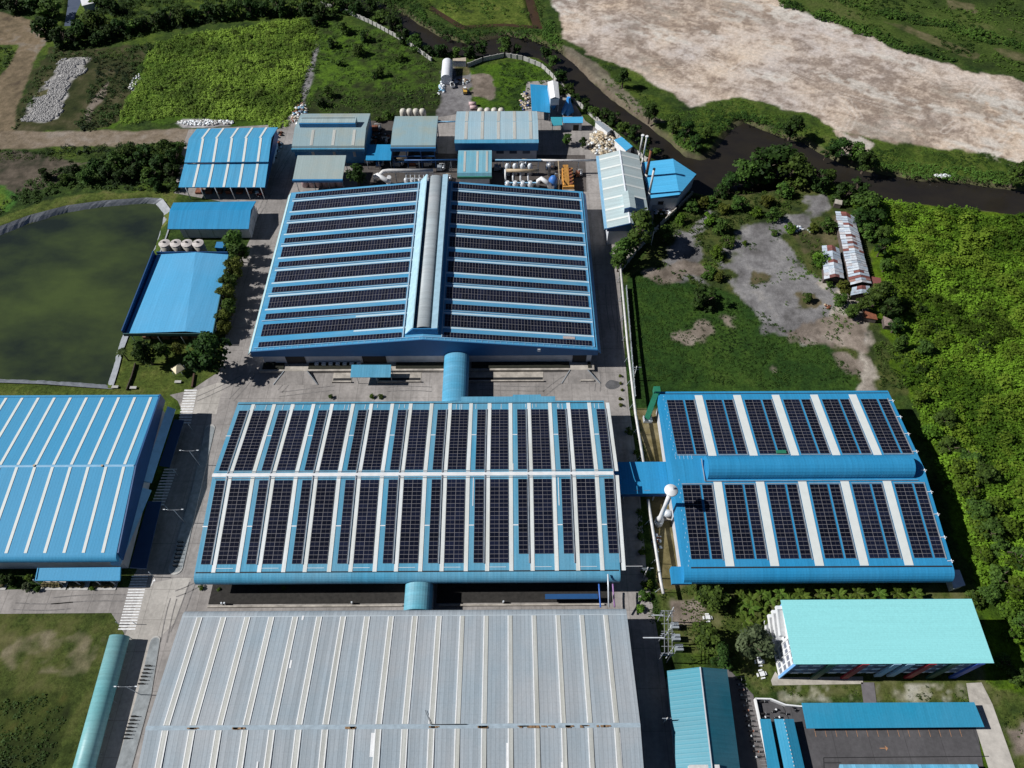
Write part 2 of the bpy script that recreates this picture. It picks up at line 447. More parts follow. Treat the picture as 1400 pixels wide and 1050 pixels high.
# far farmland upper right and top
far = zone([(1040, -60), (1480, -60), (1480, 130), (1400, 108), (1300, 82), (1230, 62), (1150, 28), (1060, 2)], wob=1, seed=5)
paint(far, ramp3(.6 * n1 + .4 * n2, [(.022, .036, .010), (.038, .062, .013), (.058, .088, .018), (.085, .098, .032)]))
for k, pts in enumerate([[(1210, 30), (1240, 36), (1340, 75), (1330, 82)], [(1295, 0), (1330, 6), (1335, 18), (1300, 12)], [(1380, 40), (1440, 52), (1440, 62)], [(1360, 66), (1440, 78), (1440, 90), (1380, 80)]]):
    paint(zone(pts, wob=1.5, seed=40 + k) * .8, g_dry)
# sandy reclaimed field
SAND = [(745, -20), (1050, -20), (1065, 4), (1140, 30), (1200, 55), (1235, 72), (1310, 92), (1420, 116), (1420, 232), (1380, 222), (1310, 203), (1240, 196), (1190, 192), (1145, 176), (1120, 160), (1080, 148), (1040, 140), (1005, 134), (975, 142), (945, 146), (915, 128), (870, 100), (830, 82), (800, 74), (775, 52), (765, 20)]
UX, UY = GX * .88 - GY * .47, GX * .47 + GY * .88          # along and across the levelled ground
wx_, wy_ = (fbm(GX, GY, 22, 30, 3) - .5) * 26, (fbm(GX, GY, 22, 33, 3) - .5) * 26
s_big = fbm(UX + wx_, UY * 1.3 + wy_, 46, 31, 5); s_mid = fbm(UX * .85 + wx_, UY * 1.25 + wy_, 13, 35, 5); s_fin = fbm(UX * .9, UY * 1.15, 3.4, 37, 4); s_grit = np.random.RandomState(3).rand(*GX.shape)
rdg = 1 - np.abs(2 * fbm(UX * 1.1 + wx_ * .4, UY + wy_ * .4, 9, 44, 5) - 1)
sandv = .20 * s_big + .30 * s_mid + .26 * s_fin + .16 * (rdg - .32) + .08 * s_grit + .09 * (vnoise(GX, GY, 1.7, 39) - .5)
sandc = ramp3(sandv, [(.18, .135, .105), (.27, .215, .175), (.39, .32, .265), (.50, .42, .355), (.555, .475, .41), (.59, .52, .46)], .385, .595)
hue_ = (fbm(UX, UY, 20, 41, 4) - .5)[..., None]; sandc = sandc * (1 + hue_ * np.array((.32, .12, -.22)))
mk = np.clip((fbm(GX + wx_, GY + wy_, 40, 51, 4) - .55) * 8, 0, 1) * np.clip((s_fin - .38) * 5, 0, 1)
sandc = sandc * (1 - .65 * mk[..., None]) + np.array((.15, .14, .115)) * .65 * mk[..., None]
wh = np.clip((fbm(UX * .5, UY * 1.6, 18, 57, 4) - .58) * 9, 0, 1) * np.clip((s_fin - .4) * 6, 0, 1)
sandc = sandc * (1 - .75 * wh[..., None]) + np.array((.60, .585, .54)) * .75 * wh[..., None]
sandc = sandc * .70 + np.array((.43, .355, .30)) * .30
def track(pts, wd, colr, amt):
    global sandc
    P = np.array(pg(pts)); m = 6; ix = np.where((gx > P[:, 0].min() - m) & (gx < P[:, 0].max() + m))[0]; iy = np.where((gy > P[:, 1].min() - m) & (gy < P[:, 1].max() + m))[0]; sl = np.ix_(iy, ix); X, Y = GX[sl], GY[sl]; d = np.full(X.shape, 1e9)
    for (ax_, ay_), (bx_, by_) in zip(P, P[1:]):
        t_ = np.clip(((X - ax_) * (bx_ - ax_) + (Y - ay_) * (by_ - ay_)) / ((bx_ - ax_) ** 2 + (by_ - ay_) ** 2 + 1e-9), 0, 1); d = np.minimum(d, np.hypot(X - ax_ - t_ * (bx_ - ax_), Y - ay_ - t_ * (by_ - ay_)))
    k_ = (np.clip(1 - np.abs(d - 1.3) / wd, 0, 1) * amt * np.clip(fbm(X, Y, 7, 61, 3) * 2.2 - .1, 0, 1))[..., None]; sandc[sl] = sandc[sl] * (1 - k_) + np.array(colr) * k_
for pts in ([(1230, 92), (1262, 106), (1290, 118), (1320, 118)], [(1235, 88), (1275, 104), (1308, 114)], [(1120, 128), (1150, 140), (1168, 158), (1160, 176)], [(1128, 124), (1160, 138), (1176, 160)], [(1385, 178), (1366, 196), (1366, 208), (1345, 218), (1310, 216)], [(1290, 180), (1308, 166)], [(1330, 128), (1345, 112)], [(1336, 130), (1352, 114)], [(1000, 98), (1020, 84)], [(1080, 128), (1140, 126), (1190, 140), (1260, 160)], [(980, 60), (1050, 84), (1110, 110)], [(860, 20), (930, 60), (1000, 92)]):
    track(pts, .6, (.62, .56, .50), .55)
for pts in ([(1150, 108), (1200, 128), (1280, 150), (1380, 166)], [(930, 116), (1000, 118), (1090, 134)], [(830, 30), (900, 80), (940, 110)]): track(pts, .9, (.20, .16, .13), .45)
paint(zone(SAND, wob=2.0, seed=8, soft=1.5), sandc)
# grass tongues and banks between sand and canal
for k, pts in enumerate([[(905, 150), (935, 150), (985, 142), (1010, 136), (1050, 150), (1080, 162), (1135, 178), (1150, 190), (1110, 200), (1090, 190), (1040, 174), (1010, 164), (985, 180), (968, 206), (945, 206), (920, 190)],
                         [(1188, 202), (1250, 200), (1330, 208), (1400, 222), (1420, 240), (1420, 262), (1330, 250), (1250, 244), (1190, 232)],
                         [(810, 78), (835, 86), (850, 104), (880, 128), (915, 146), (935, 160), (900, 178), (865, 156), (835, 130), (815, 108)]]):
    paint(zone(pts, wob=3.0, seed=60 + k) * np.clip((fbm(GX, GY, 5, 77 + k, 4) - .30) * 6, 0, 1), g_mid * .9)
paint(zone([(770, 62), (800, 78), (850, 118), (905, 165), (890, 172), (850, 144), (810, 108), (780, 84)], wob=2, seed=71) * .7, dirt)
paint(zone([(1140, 178), (1195, 196), (1180, 214), (1150, 210)], wob=2, seed=72), sandc * .9)
# island field in the canal bend
paint(zone([(575, -10), (715, -10), (732, 20), (735, 34), (690, 30), (640, 36), (605, 20)], wob=1, seed=81), ramp3(.5 * n2 + .5 * n3, [(.03, .045, .012), (.06, .09, .015), (.09, .12, .022), (.11, .125, .03)]))
paint(zone([(560, -10), (720, -10), (712, 0), (650, 3), (600, 6)], wob=1, seed=82), g_mid)
# weed field, grass fields
paint(zone([(10, 186), (40, 110), (66, 66), (130, 66), (215, 62), (196, 104), (160, 172), (100, 180)], wob=2.5, seed=83), g_scrub)
paint(zone([(396, 158), (416, 110), (432, 60), (470, 50), (480, 100), (450, 160)], wob=4, seed=183) * .7, g_scrub)
paint(zone([(215, 58), (330, 36), (425, 26), (434, 60), (418, 110), (396, 158), (385, 176), (250, 164), (158, 170), (188, 104)], wob=2.5, seed=84), g_lush)
paint(zone([(440, 26), (520, 42), (590, 78), (604, 100), (605, 150), (540, 166), (415, 160), (405, 150), (425, 90)], wob=2, seed=86), ramp3(.55 * n1 + .45 * n3, [(.018, .026, .010), (.030, .042, .013), (.045, .085, .012), (.07, .13, .014)], .32, .68))
paint(zone([(640, 88), (740, 84), (762, 108), (752, 130), (722, 150), (650, 152)], wob=1.5, seed=88), ramp3(.55 * n1 + .45 * n3, [(.014, .03, .008), (.025, .05, .010), (.05, .10, .010), (.07, .13, .012)], .32, .68))
paint(zone([(601, 100), (610, 92), (640, 92), (646, 104), (640, 124), (652, 154), (650, 170), (600, 170), (604, 130)], wob=1.6, seed=87), gravel * .95)
paint(zone([(621, 88), (640, 88), (641, 102), (624, 104)], wob=.6, seed=187), g_dry)
paint(zone([(645, 104), (672, 105), (678, 120), (668, 134), (648, 130)], wob=2, seed=89), dirt)
# dirt tracks upper left
paint(zone([(-40, 12), (30, 22), (52, 30), (64, 52), (40, 100), (22, 150), (14, 182), (-40, 190)], wob=1.5, seed=90), ramp3(.5 * n1 + .5 * n3, [(.085, .065, .045), (.14, .11, .07), (.19, .145, .095), (.21, .185, .155)]))
paint(zone([(-40, 60), (22, 62), (20, 78), (0, 104), (-40, 108)], wob=1, seed=91), g_mid)
paint(zone([(-40, 178), (120, 180), (262, 177), (264, 192), (180, 198), (60, 202), (-40, 206)], wob=1, seed=92), ramp3(.5 * n1 + .5 * n3, [(.12, .095, .065), (.17, .135, .095), (.21, .17, .13), (.25, .215, .18)]))
paint(zone([(-40, -20), (45, -20), (48, 18), (0, 14), (-40, 12)], wob=1, seed=93), g_dark)
# rubble spread
paint(zone([(36, 158), (42, 138), (62, 112), (80, 84), (120, 78), (116, 96), (96, 110), (88, 135), (82, 164), (50, 167)], wob=1.8, seed=94), ramp3(n3, [(.20, .19, .18), (.33, .32, .31), (.46, .45, .44)]))
paint(zone([(45, 128), (66, 122), (70, 132), (48, 142)], wob=1.5, seed=95), g_dry)
paint(zone([(114, 160), (118, 148), (132, 130), (150, 108), (144, 128), (128, 150), (122, 168)], wob=.7, seed=96) * .8, dirt)
paint(zone([(176, 122), (188, 104), (192, 108), (182, 124)], wob=.8, seed=97), gravel * 1.6)
paint(zone([(242, 168), (250, 162), (314, 165), (316, 172), (250, 175)], wob=.8, seed=98), gravel * 1.6)
paint(zone([(404, 165), (410, 140), (420, 100), (432, 60), (436, 62), (426, 104), (418, 140), (420, 170)], wob=.8, seed=99), gravel)
# pond surroundings
paint(zone([(-60, 320), (0, 300), (60, 275), (140, 262), (240, 262), (245, 300), (0, 350), (-60, 360)], wob=1.5, seed=100), ramp3(.4 * n2 + .6 * n3, [(.04, .06, .014), (.07, .095, .02), (.10, .115, .03), (.13, .12, .05)]))
paint(zone([(-40, 212), (80, 210), (120, 222), (80, 250), (30, 262), (-40, 262)], wob=3, seed=101), ramp3(.4 * n2 + .6 * n3, [(.03, .035, .02), (.07, .06, .045), (.11, .09, .07), (.15, .125, .10)]))
paint(zone([(-40, 250), (10, 252), (28, 268), (10, 290), (-40, 300)], wob=1.5, seed=102), ramp3(n2, [(.03, .09, .02), (.05, .12, .02), (.12, .14, .015)]))
GARDEN = [(-60, 520), (100, 526), (150, 529), (170, 470), (300, 455), (318, 505), (285, 518), (262, 534), (235, 545), (-60, 545)]
paint(zone(GARDEN, wob=.4, seed=103), ramp3(.3 * n2 + .7 * n3, [(.035, .055, .012), (.055, .08, .016), (.075, .098, .02), (.10, .11, .03)]))
# scrub lot on the right with gravel yard
LOT = [(856, 380), (880, 350), (900, 320), (960, 268), (1100, 244), (1180, 266), (1215, 300), (1230, 420), (1250, 530), (1220, 545), (862, 560)]
paint(zone(LOT, wob=1, seed=104), ramp3(.4 * n2 + .6 * n3, [(.022, .034, .012), (.035, .052, .014), (.06, .075, .02), (.085, .09, .03)]))
paint(zone([(1080, 240), (1215, 270), (1480, 300), (1480, 1100), (1340, 1100), (1330, 800), (1245, 540), (1190, 420), (1195, 330), (1160, 285)], wob=2, seed=105), ramp3(.5 * n2 + .5 * n3, [(.02, .04, .006), (.045, .085, .007), (.075, .13, .008), (.10, .15, .012)]))
paint(zone([(1150, 300), (1165, 330), (1120, 345), (1095, 330), (1110, 310)], wob=2, seed=106), g_dry)
GRASSLOT = [(858, 378), (900, 372), (985, 398), (1060, 436), (1130, 470), (1165, 500), (1182, 530), (1160, 545), (864, 556)]
paint(zone(GRASSLOT, wob=2.5, seed=107), ramp3(.55 * n1 + .45 * n3, [(.012, .030, .007), (.020, .048, .010), (.034, .070, .012), (.05, .082, .016)]))
for k, (pts, cl) in enumerate([([(1018, 308), (1060, 298), (1085, 286), (1100, 274), (1130, 268), (1138, 282), (1105, 300), (1075, 325), (1082, 350), (1110, 372), (1148, 392), (1170, 425), (1178, 462), (1150, 440), (1128, 458), (1095, 472), (1060, 450), (1020, 412), (992, 386), (990, 366), (1006, 340)], gravel),
                           ([(908, 356), (925, 330), (965, 288), (985, 292), (962, 320), (950, 332), (958, 352), (965, 388), (938, 386), (905, 372)], gravel * .95),
                           ([(1120, 392), (1150, 385), (1170, 402), (1176, 432), (1186, 460), (1188, 490), (1190, 530), (1178, 530), (1174, 500), (1166, 470), (1146, 440)], ramp3(n3, [(.22, .19, .16), (.33, .29, .25), (.42, .38, .33)])),
                           ([(925, 460), (945, 448), (968, 438), (975, 452), (945, 468)], dirt), ([(990, 430), (1005, 434), (1000, 445), (985, 440)], dirt),
                           ([(1085, 440), (1130, 430), (1150, 470), (1100, 475), (1070, 455)], dirt * .9), ([(1150, 488), (1165, 495), (1158, 510), (1145, 498)], dirt),
                           ([(1055, 505), (1070, 508), (1075, 522), (1062, 524)], dirt), ([(880, 372), (940, 356), (975, 372), (930, 385)], dirt * .9),
                           ([(1120, 440), (1165, 430), (1180, 478), (1150, 470)], dirt * 1.2)]):
    paint(zone(pts, wob=3.6, seed=110 + k, soft=1.4) * .95, cl)
for k, pts in enumerate([[(1085, 318), (1130, 308), (1135, 350), (1095, 352)], [(1030, 372), (1055, 376), (1048, 392), (1030, 388)], [(1095, 402), (1115, 400), (1120, 415), (1100, 420)]]):
    paint(zone(pts, wob=2.5, seed=130 + k), g_dry * .8)
# plots round the hostel and the substation
paint(zone([(900, 800), (1010, 796), (1330, 800), (1345, 935), (1420, 960), (1480, 1100), (1390, 1100), (1350, 960), (1040, 950), (1000, 900), (905, 890)], wob=1, seed=140), ramp3(.4 * n2 + .6 * n3, [(.03, .05, .012), (.055, .078, .016), (.085, .095, .03), (.13, .13, .06)]))
for k, pts in enumerate([[(1065, 935), (1176, 938), (1176, 962), (1068, 958)], [(1200, 936), (1320, 936), (1325, 960), (1200, 960)]]):
    paint(zone(pts, wob=.5, seed=142 + k) * np.clip((fbm(GX, GY, 3, 90 + k, 4) - .46) * 7, 0, 1), ramp3(n3, [(.15, .15, .09), (.26, .25, .18), (.38, .37, .32)]))
paint(zone([(922, 822), (955, 818), (952, 848), (930, 852)], wob=2, seed=145), dirt)
paint(zone([(1380, 1000), (1400, 990), (1410, 1030), (1388, 1036)], wob=1.5, seed=146), dirt)
paint(zone([(868, 560), (905, 560), (940, 800), (900, 810)], wob=.3, seed=147), ramp3(.4 * n2 + .6 * n3, [(.07, .065, .025), (.12, .10, .045), (.17, .14, .07), (.20, .17, .10)]))
# lower left lawn
paint(zone([(-60, 838), (150, 838), (168, 862), (110, 1060), (-60, 1060)], wob=.2, seed=150), ramp3(.45 * n2 + .55 * n3, [(.030, .044, .011), (.05, .068, .016), (.075, .086, .025), (.11, .105, .045)]))
paint(zone([(20, 860), (70, 850), (140, 880), (130, 930), (60, 938), (0, 900)], wob=3, seed=151) * np.clip((fbm(GX, GY, 5, 95, 4) - .40) * 6, 0, .9), ramp3(n3, [(.10, .10, .05), (.16, .14, .085), (.22, .19, .13)]))
paint(zone([(-60, 946), (100, 944), (95, 975), (70, 1060), (-60, 1060)], wob=.5, seed=152), ramp3(.5 * n2 + .5 * n3, [(.016, .022, .008), (.028, .04, .010), (.045, .06, .014), (.075, .07, .02)]))
# water bodies: banks and beds
Z = (fbm(GX, GY, 24, 200, 3) - .5) * .5
Z = np.where((GX > -330) & (GX < 330) & (GY < 440) & (GY > -8), np.minimum(Z, .0) * .6 - .02, -.1)
for P, wl, slope in ((CANAL, -2., .75), (POND, -2., .6), (DITCH, -1., .6), (CREEK, -1., .7)):
    a = np.array(P); m = 8
    ix = np.where((gx > a[:, 0].min() - m) & (gx < a[:, 0].max() + m))[0]; iy = np.where((gy > a[:, 1].min() - m) & (gy < a[:, 1].max() + m))[0]
    sl = np.ix_(iy, ix); d = sdf(P, GX[sl], GY[sl]) + (fbm(GX[sl], GY[sl], 6, 210, 3) - .5) * (2.0 if wl == -2. and P is CANAL else .4)
    Z[sl] = np.minimum(Z[sl], np.clip(wl - d * slope, wl - 2.0, 0.0))
    bank = np.clip(1.2 - np.abs(d + .8) / 1.6, 0, 1)
    if P is CANAL:
        C[sl] = C[sl] * (1 - .6 * bank[..., None]) + np.array((.13, .10, .075)) * .6 * bank[..., None]
nx, ny = len(gx), len(gy)
me = bpy.data.meshes.new('ground'); me.vertices.add(nx * ny)
me.vertices.foreach_set('co', np.stack([GX, GY, Z], -1).astype(np.float32).ravel())
ii = np.arange(nx * ny).reshape(ny, nx)
q = np.stack([ii[:-1, :-1], ii[:-1, 1:], ii[1:, 1:], ii[1:, :-1]], -1).reshape(-1, 4)
me.loops.add(q.size); me.polygons.add(len(q))
me.loops.foreach_set('vertex_index', q.ravel().astype(np.int32))
me.polygons.foreach_set('loop_start', (np.arange(len(q)) * 4).astype(np.int32)); me.polygons.foreach_set('loop_total', np.full(len(q), 4, np.int32))
me.update(); me.validate()
at = me.color_attributes.new('cover', 'FLOAT_COLOR', 'POINT')
at.data.foreach_set('color', np.concatenate([C, np.ones(C.shape[:2] + (1,))], -1).astype(np.float32).ravel())
t = NT('land_cover'); co = t.n('TexCoord').outputs['Object']
a = t.n('Attribute', attribute_name='cover')
v = t.math('MULTIPLY', t.ramp(t.noise(co, .55, 6, .75), .70, 1.30, .3, .7), t.ramp(t.noise(co, 3.1, 4, .7), .85, 1.15, .3, .7))
sc_ = t.n('SeparateColor'); t.l(a.outputs['Color'], sc_.inputs[0])
veg = t.n('Clamp'); t.l(t.math('MULTIPLY', t.math('SUBTRACT', sc_.outputs[1], t.math('MULTIPLY', sc_.outputs[0], 1.02)), 60.), veg.inputs[0])
vg = t.math('MULTIPLY', t.ramp(t.noise(co, .8, 7, .8), .35, 1.65, .32, .68), t.ramp(t.noise(co, 2.6, 4, .75), .6, 1.4, .3, .7))
mxv = t.n('Mix'); t.l(veg.outputs[0], mxv.inputs[0]); t.l(v, mxv.inputs[2]); t.l(vg, mxv.inputs[3]); v = mxv.outputs[0]
t.l(t.val(a.outputs['Color'], v), t.b.inputs['Base Color']); t.b.inputs['Roughness'].default_value = .95; t.b.inputs['Specular IOR Level'].default_value = .08
t.bump(t.noise(co, .8, 6, .7), .35, .5)
me.materials.append(t.m)
ground = bpy.data.objects.new('ground', me); COL.objects.link(ground); tag(ground, kind='structure')

def sheet_obj(name, pts, z, mat, world=False, kind='structure'):
    m = MB(); P = pts if world else pg(pts, z)
    A = sum(P[i][0] * P[(i + 1) % len(P)][1] - P[(i + 1) % len(P)][0] * P[i][1] for i in range(len(P)))
    if A < 0: P = P[::-1]
    m.face([(x, y, z) for x, y in P])
    o = m.build(name, mat, origin=(P[0][0], P[0][1], 0)); 
    return tag(o, kind=kind) if kind else o
def big(P, d):
    c = np.mean(np.array(P), 0); return [tuple(np.array(p) + (np.array(p) - c) / np.linalg.norm(np.array(p) - c) * d) for p in P]
M_canal = water('canal_water', (.017, .015, .014), (.026, .022, .016), .05, .15, .15)
M_pond = water('pond_water', (.016, .023, .019), (.058, .082, .027), .022, .1, .15, 1.6)
def ribbon(name, A, B, z, mat):
    m = MB()
    a, b = pg(A, z), pg(B, z)
    n = 60
    def res(P):
        P = np.array(P); L = np.concatenate([[0], np.cumsum(np.linalg.norm(np.diff(P, axis=0), axis=1))]); s = np.linspace(0, L[-1], n)
        return np.stack([np.interp(s, L, P[:, 0]), np.interp(s, L, P[:, 1])], 1)
    a, b = res(a), res(b)
    for i in range(n - 1):
        m.face([(*b[i], z), (*b[i + 1], z), (*a[i + 1], z), (*a[i], z)])
    return m
# the water sheets reach a little under their banks
X0, X1 = G(470, -6, -2)[0] - 10, 300
m = MB(); P = big(CANAL, 0)
sd_g = None
def water_sheet(name, P, z, mat, pad, step=2.0):
    a = np.array(P); xs = np.arange(a[:, 0].min() - pad, a[:, 0].max() + pad + step, step); ys = np.arange(a[:, 1].min() - pad, a[:, 1].max() + pad + step, step)
    XX, YY = np.meshgrid(xs, ys); D = sdf(P, XX, YY)
    m = MB(); keep = D > -pad
    for j in range(len(ys) - 1):
        i = 0
        while i < len(xs) - 1:
            if keep[j, i] or keep[j, i + 1] or keep[j + 1, i] or keep[j + 1, i + 1]:
                k = i
                while k < len(xs) - 1 and (keep[j, k] or keep[j, k + 1] or keep[j + 1, k] or keep[j + 1, k + 1]): k += 1
                m.face([(xs[i], ys[j], z), (xs[k], ys[j], z), (xs[k], ys[j + 1], z), (xs[i], ys[j + 1], z)]); i = k
            else: i += 1
    return tag(m.build(name, mat), kind='structure')
water_sheet('canal_water', CANAL, -2., M_canal, 1.5)
water_sheet('pond_water', POND, -2., M_pond, .8)
water_sheet('ditch_water', DITCH, -1., water('muddy_water', (.05, .030, .018), (.065, .04, .02), .1, .2, .1), .8, 1.0)
water_sheet('creek_water', CREEK, -1., water('creek_reflecting', (.10, .12, .17), (.07, .09, .13), .1, .15, .1), .6, 1.0)
# ------------------------------------------------------------------ paved surfaces
CZ = .04
YARD = [(-90, 808), (175, 803), (206, 740), (232, 640), (248, 560), (243, 548), (232, 540), (262, 533), (284, 518), (300, 508), (306, 470), (326, 360), (346, 318), (345, 300), (300, 275), (238, 264), (250, 200), (258, 177),
        (380, 170), (404, 152), (420, 160), (520, 166), (600, 160), (650, 152), (715, 152), (720, 112), (766, 108), (800, 165), (870, 212), (896, 250), (892, 320), (846, 366), (853, 470), (860, 555), (872, 640), (884, 780), (905, 900), (935, 1090), (86, 1090), (170, 866), (152, 838), (-90, 840)]
sheet_obj('concrete_yard', YARD, CZ, M_conc)
sheet_obj('process_floor', [(480, 206), (612, 210), (800, 212), (802, 262), (770, 262), (600, 254), (490, 258)], CZ + .012, concrete('shaded_floor', (.085, .075, .07), 4.0, var=.4))  # dark floor colour stands in for the shade over the process yard
sheet_obj('process_floor', [(500, 165), (540, 165), (538, 206), (505, 206)], CZ + .012, concrete('shaded_floor', (.085, .075, .07), 4.0, var=.4))
sheet_obj('road', [(172, 866), (196, 800), (240, 790), (262, 790), (240, 850), (222, 868), (170, 1090), (98, 1090)], CZ + .012, M_concl)
sheet_obj('road', [(262, 536), (306, 520), (296, 566), (250, 566), (246, 552)], CZ + .012, M_concl)
sheet_obj('parking_lot', [(1030, 955), (1051, 955), (1070, 963), (1096, 965), (1330, 965), (1352, 1090), (1056, 1090)], CZ, M_asph)
sheet_obj('concrete_apron', [(1324, 963), (1357, 963), (1402, 1090), (1364, 1090)], CZ + .012, plain('apron_concrete', (.46, .43, .39), .9, var=.2, scale=.4))
sheet_obj('footpath', [(1321, 934), (1342, 933), (1357, 963), (1326, 963)], CZ, plain('worn_path', (.40, .37, .33), .9, var=.3, scale=.5))
sheet_obj('footpath', [(1177, 933), (1195, 933), (1199, 965), (1181, 965)], CZ, plain('path_asphalt', (.14, .13, .14), .9, var=.2))
sheet_obj('pavement', [(1054, 930), (1060, 918), (1066, 926), (1180, 925), (1180, 935), (1056, 937)], CZ, plain('plinth_concrete', (.40, .37, .32), .9, var=.3, scale=.4))
sheet_obj('pavement', [(988, 906), (1030, 950), (1056, 1090), (990, 1090)], CZ, plain('alley_paving', (.12, .11, .11), .9, var=.2))
# ------------------------------------------------------------------ large roofs
def curve(yc, zc, r, a0, a1, n=7):
    return [(yc + r * math.cos(R(a0 + (a1 - a0) * i / n)), zc + r * math.sin(R(a0 + (a1 - a0) * i / n))) for i in range(n + 1)]
def slope_box(m, a0, a1, b0, b1, zf, axis='x', off=.05, th=.08, uv=None):
    """thin slab lying on a roof plane: a along the ridge, b along the slope; zf(b) = roof height"""
    def pt(a, b, h): return (a, b, zf(b) + h) if axis == 'x' else (b, a, zf(b) + h)
    q = [(a0, b0), (a1, b0), (a1, b1), (a0, b1)] if axis == 'x' else [(a0, b0), (a0, b1), (a1, b1), (a1, b0)]
    u = [(0, 0), (1, 0), (1, 1), (0, 1)] if axis == 'x' else [(0, 0), (0, 1), (1, 1), (1, 0)]
    m.hexa([pt(a, b, off) for a, b in q], [pt(a, b, off + th) for a, b in q],
           [(i * uv[0], j * uv[1]) for i, j in u] if uv else None)
def one(parent, name, mat, fn, label=None):
    m = MB(); fn(m); return m.build(name, mat, parent, label)

# ---- B: middle factory, ridge along x
X0, X1, Y0, Y1, ZE, ZR, YR = -86.0, 29.9, 69.6, 128.4, 9.3, 13.6, 99.6
B = thing('factory_building', 'middle blue factory with upright columns of solar panels between white skylight strips', 'factory', ((X0 + X1) / 2, YR, 0))
zfF = lambda y: ZR - (YR - y) * (ZR - ZE) / (YR - (Y0 + 2.2))
zfB = lambda y: ZR - (y - YR) * (ZR - ZE) / (Y1 - 1.2 - YR)
def f(m):
    m.prism([(Y1 - .6, 6.6), (Y0 + .5, 6.6)] + curve(Y0 + 2.2, ZE - 2.2, 2.2, 195, 90) + [(YR, ZR)] + curve(Y1 - 1.2, ZE - 1.2, 1.2, 90, -10, 5), X0, X1)
one(B, 'roof', M_roof_x, f)
one(B, 'wall', M_wall, lambda m: m.box(X0 + 1, X1 - 1, Y0 + 3.4, Y1 - 2.2, 0.3, 6.6))
one(B, 'ridge_cap', M_white, lambda m: m.prism([(YR - .62, zfF(YR - .62) + .01), (YR + .62, zfB(YR + .62) + .01), (YR + .55, zfB(YR + .55) + .16), (YR, ZR + .24), (YR - .55, zfF(YR - .55) + .16)], X0 - .1, X1 + .1))
def f(m):
    for d in (-1.15, 1.0):
        y = YR + d; z = (zfF if d < 0 else zfB)(y)
        m.box(X0 + .5, X1 - .5, y - .06, y + .06, z + .28, z + .36)
        for k in range(58): m.box(X0 + 1 + 2 * k, X0 + 1.08 + 2 * k, y - .05, y + .05, z + .01, z + .28)
one(B, 'handrail', M_grey, f)
one(B, 'gutter', M_dark, lambda m: (m.box(X0 + .3, X1 - .3, Y0 + 2.25, Y0 + 2.6, ZE - .1, ZE + .07), m.box(X0 + .3, X1 - .3, Y1 - 1.6, Y1 - 1.25, ZE - .1, ZE + .07)))
PER = 12.42; S0 = -84.7
FB, FT = 74.2, 97.9       # array ends on the front slope
for k in range(10):
    x = S0 + PER * k
    short = k >= 7
    fb = FB + (2.4 if x > -6 else 0)
    for nm, a0, a1, cols in (('single', 0.05, 2.6, 1), ('double', 4.45, 9.65, 2)):
        if nm == 'double' and k == 9: continue
        one(B, 'solar_array', M_solar, lambda m: slope_box(m, x + a0, x + a1, fb, FT, zfF, off=.12, uv=(cols, 20 if fb == FB else 18)))
        one(B, 'solar_array', M_solar, lambda m: slope_box(m, x + a0, x + a1, 101.1, 124.2, zfB, off=.12, uv=(cols, 20)))
    for a0 in (3.25, 9.85):
        if k == 9 and a0 > 5: continue
        one(B, 'skylight', M_sky, lambda m: (slope_box(m, x + a0, x + a0 + 1.12, Y0 + 2.4, YR - .7, zfF, off=.02), slope_box(m, x + a0, x + a0 + 1.12, YR + .7, Y1 - 1.5, zfB, off=.02)))
def f(m):
    for k in range(10):
        x = S0 + PER * k + 2.78
        slope_box(m, x, x + .28, FB - .2, YR - .4, zfF, off=.22, th=.14); slope_box(m, x, x + .28, YR + .4, 124.4, zfB, off=.22, th=.14)
one(B, 'cable_tray', M_grey, f)
def f(m):
    for k in range(10):
        x = S0 + PER * k - 1.5
        for y, zf in ((84.5, zfF), (114., zfB)):
            slope_box(m, x, x + 1.5, y, y + .28, zf, off=.02, th=.04)
        rr = random.Random(k)
        slope_box(m, x + 5, x + 10.5, FB - 1.15, FB - 1.05, zfF, off=.02, th=.05)
        for j in range(3):
            xx = x + 1 + rr.random() * 10; slope_box(m, xx, xx + .12, Y1 - 3.2 - rr.random(), Y1 - 1.8, zfB, off=.02, th=.05)
one(B, 'seam_flashing', M_white, f)
def f(m):   # patched sheets and repairs
    rr = random.Random(5)
    for k in range(9):
        x = S0 + PER * k + 11.0 + rr.random(); y = 92 + rr.random() * 5
        if k in (5, 7): slope_box(m, x, x + .22, YR - 9.5, YR - 1.2, zfF, off=.03, th=.05)
        slope_box(m, x - .5, x - .3, YR + 1.3, YR + 3.6, zfB, off=.03, th=.05) if k in (3, 6) else None
one(B, 'repair_strip', M_white, f)
def f(m):
    m.box(-15.5, 14.5, Y1 - .1, Y1 + 1.6, ZE - .9, ZE - .7); m.box(1, 10, Y1 + 1.6, Y1 + 2.3, ZE - .9, ZE - .72)
one(B, 'canopy', M_roof_x, f)

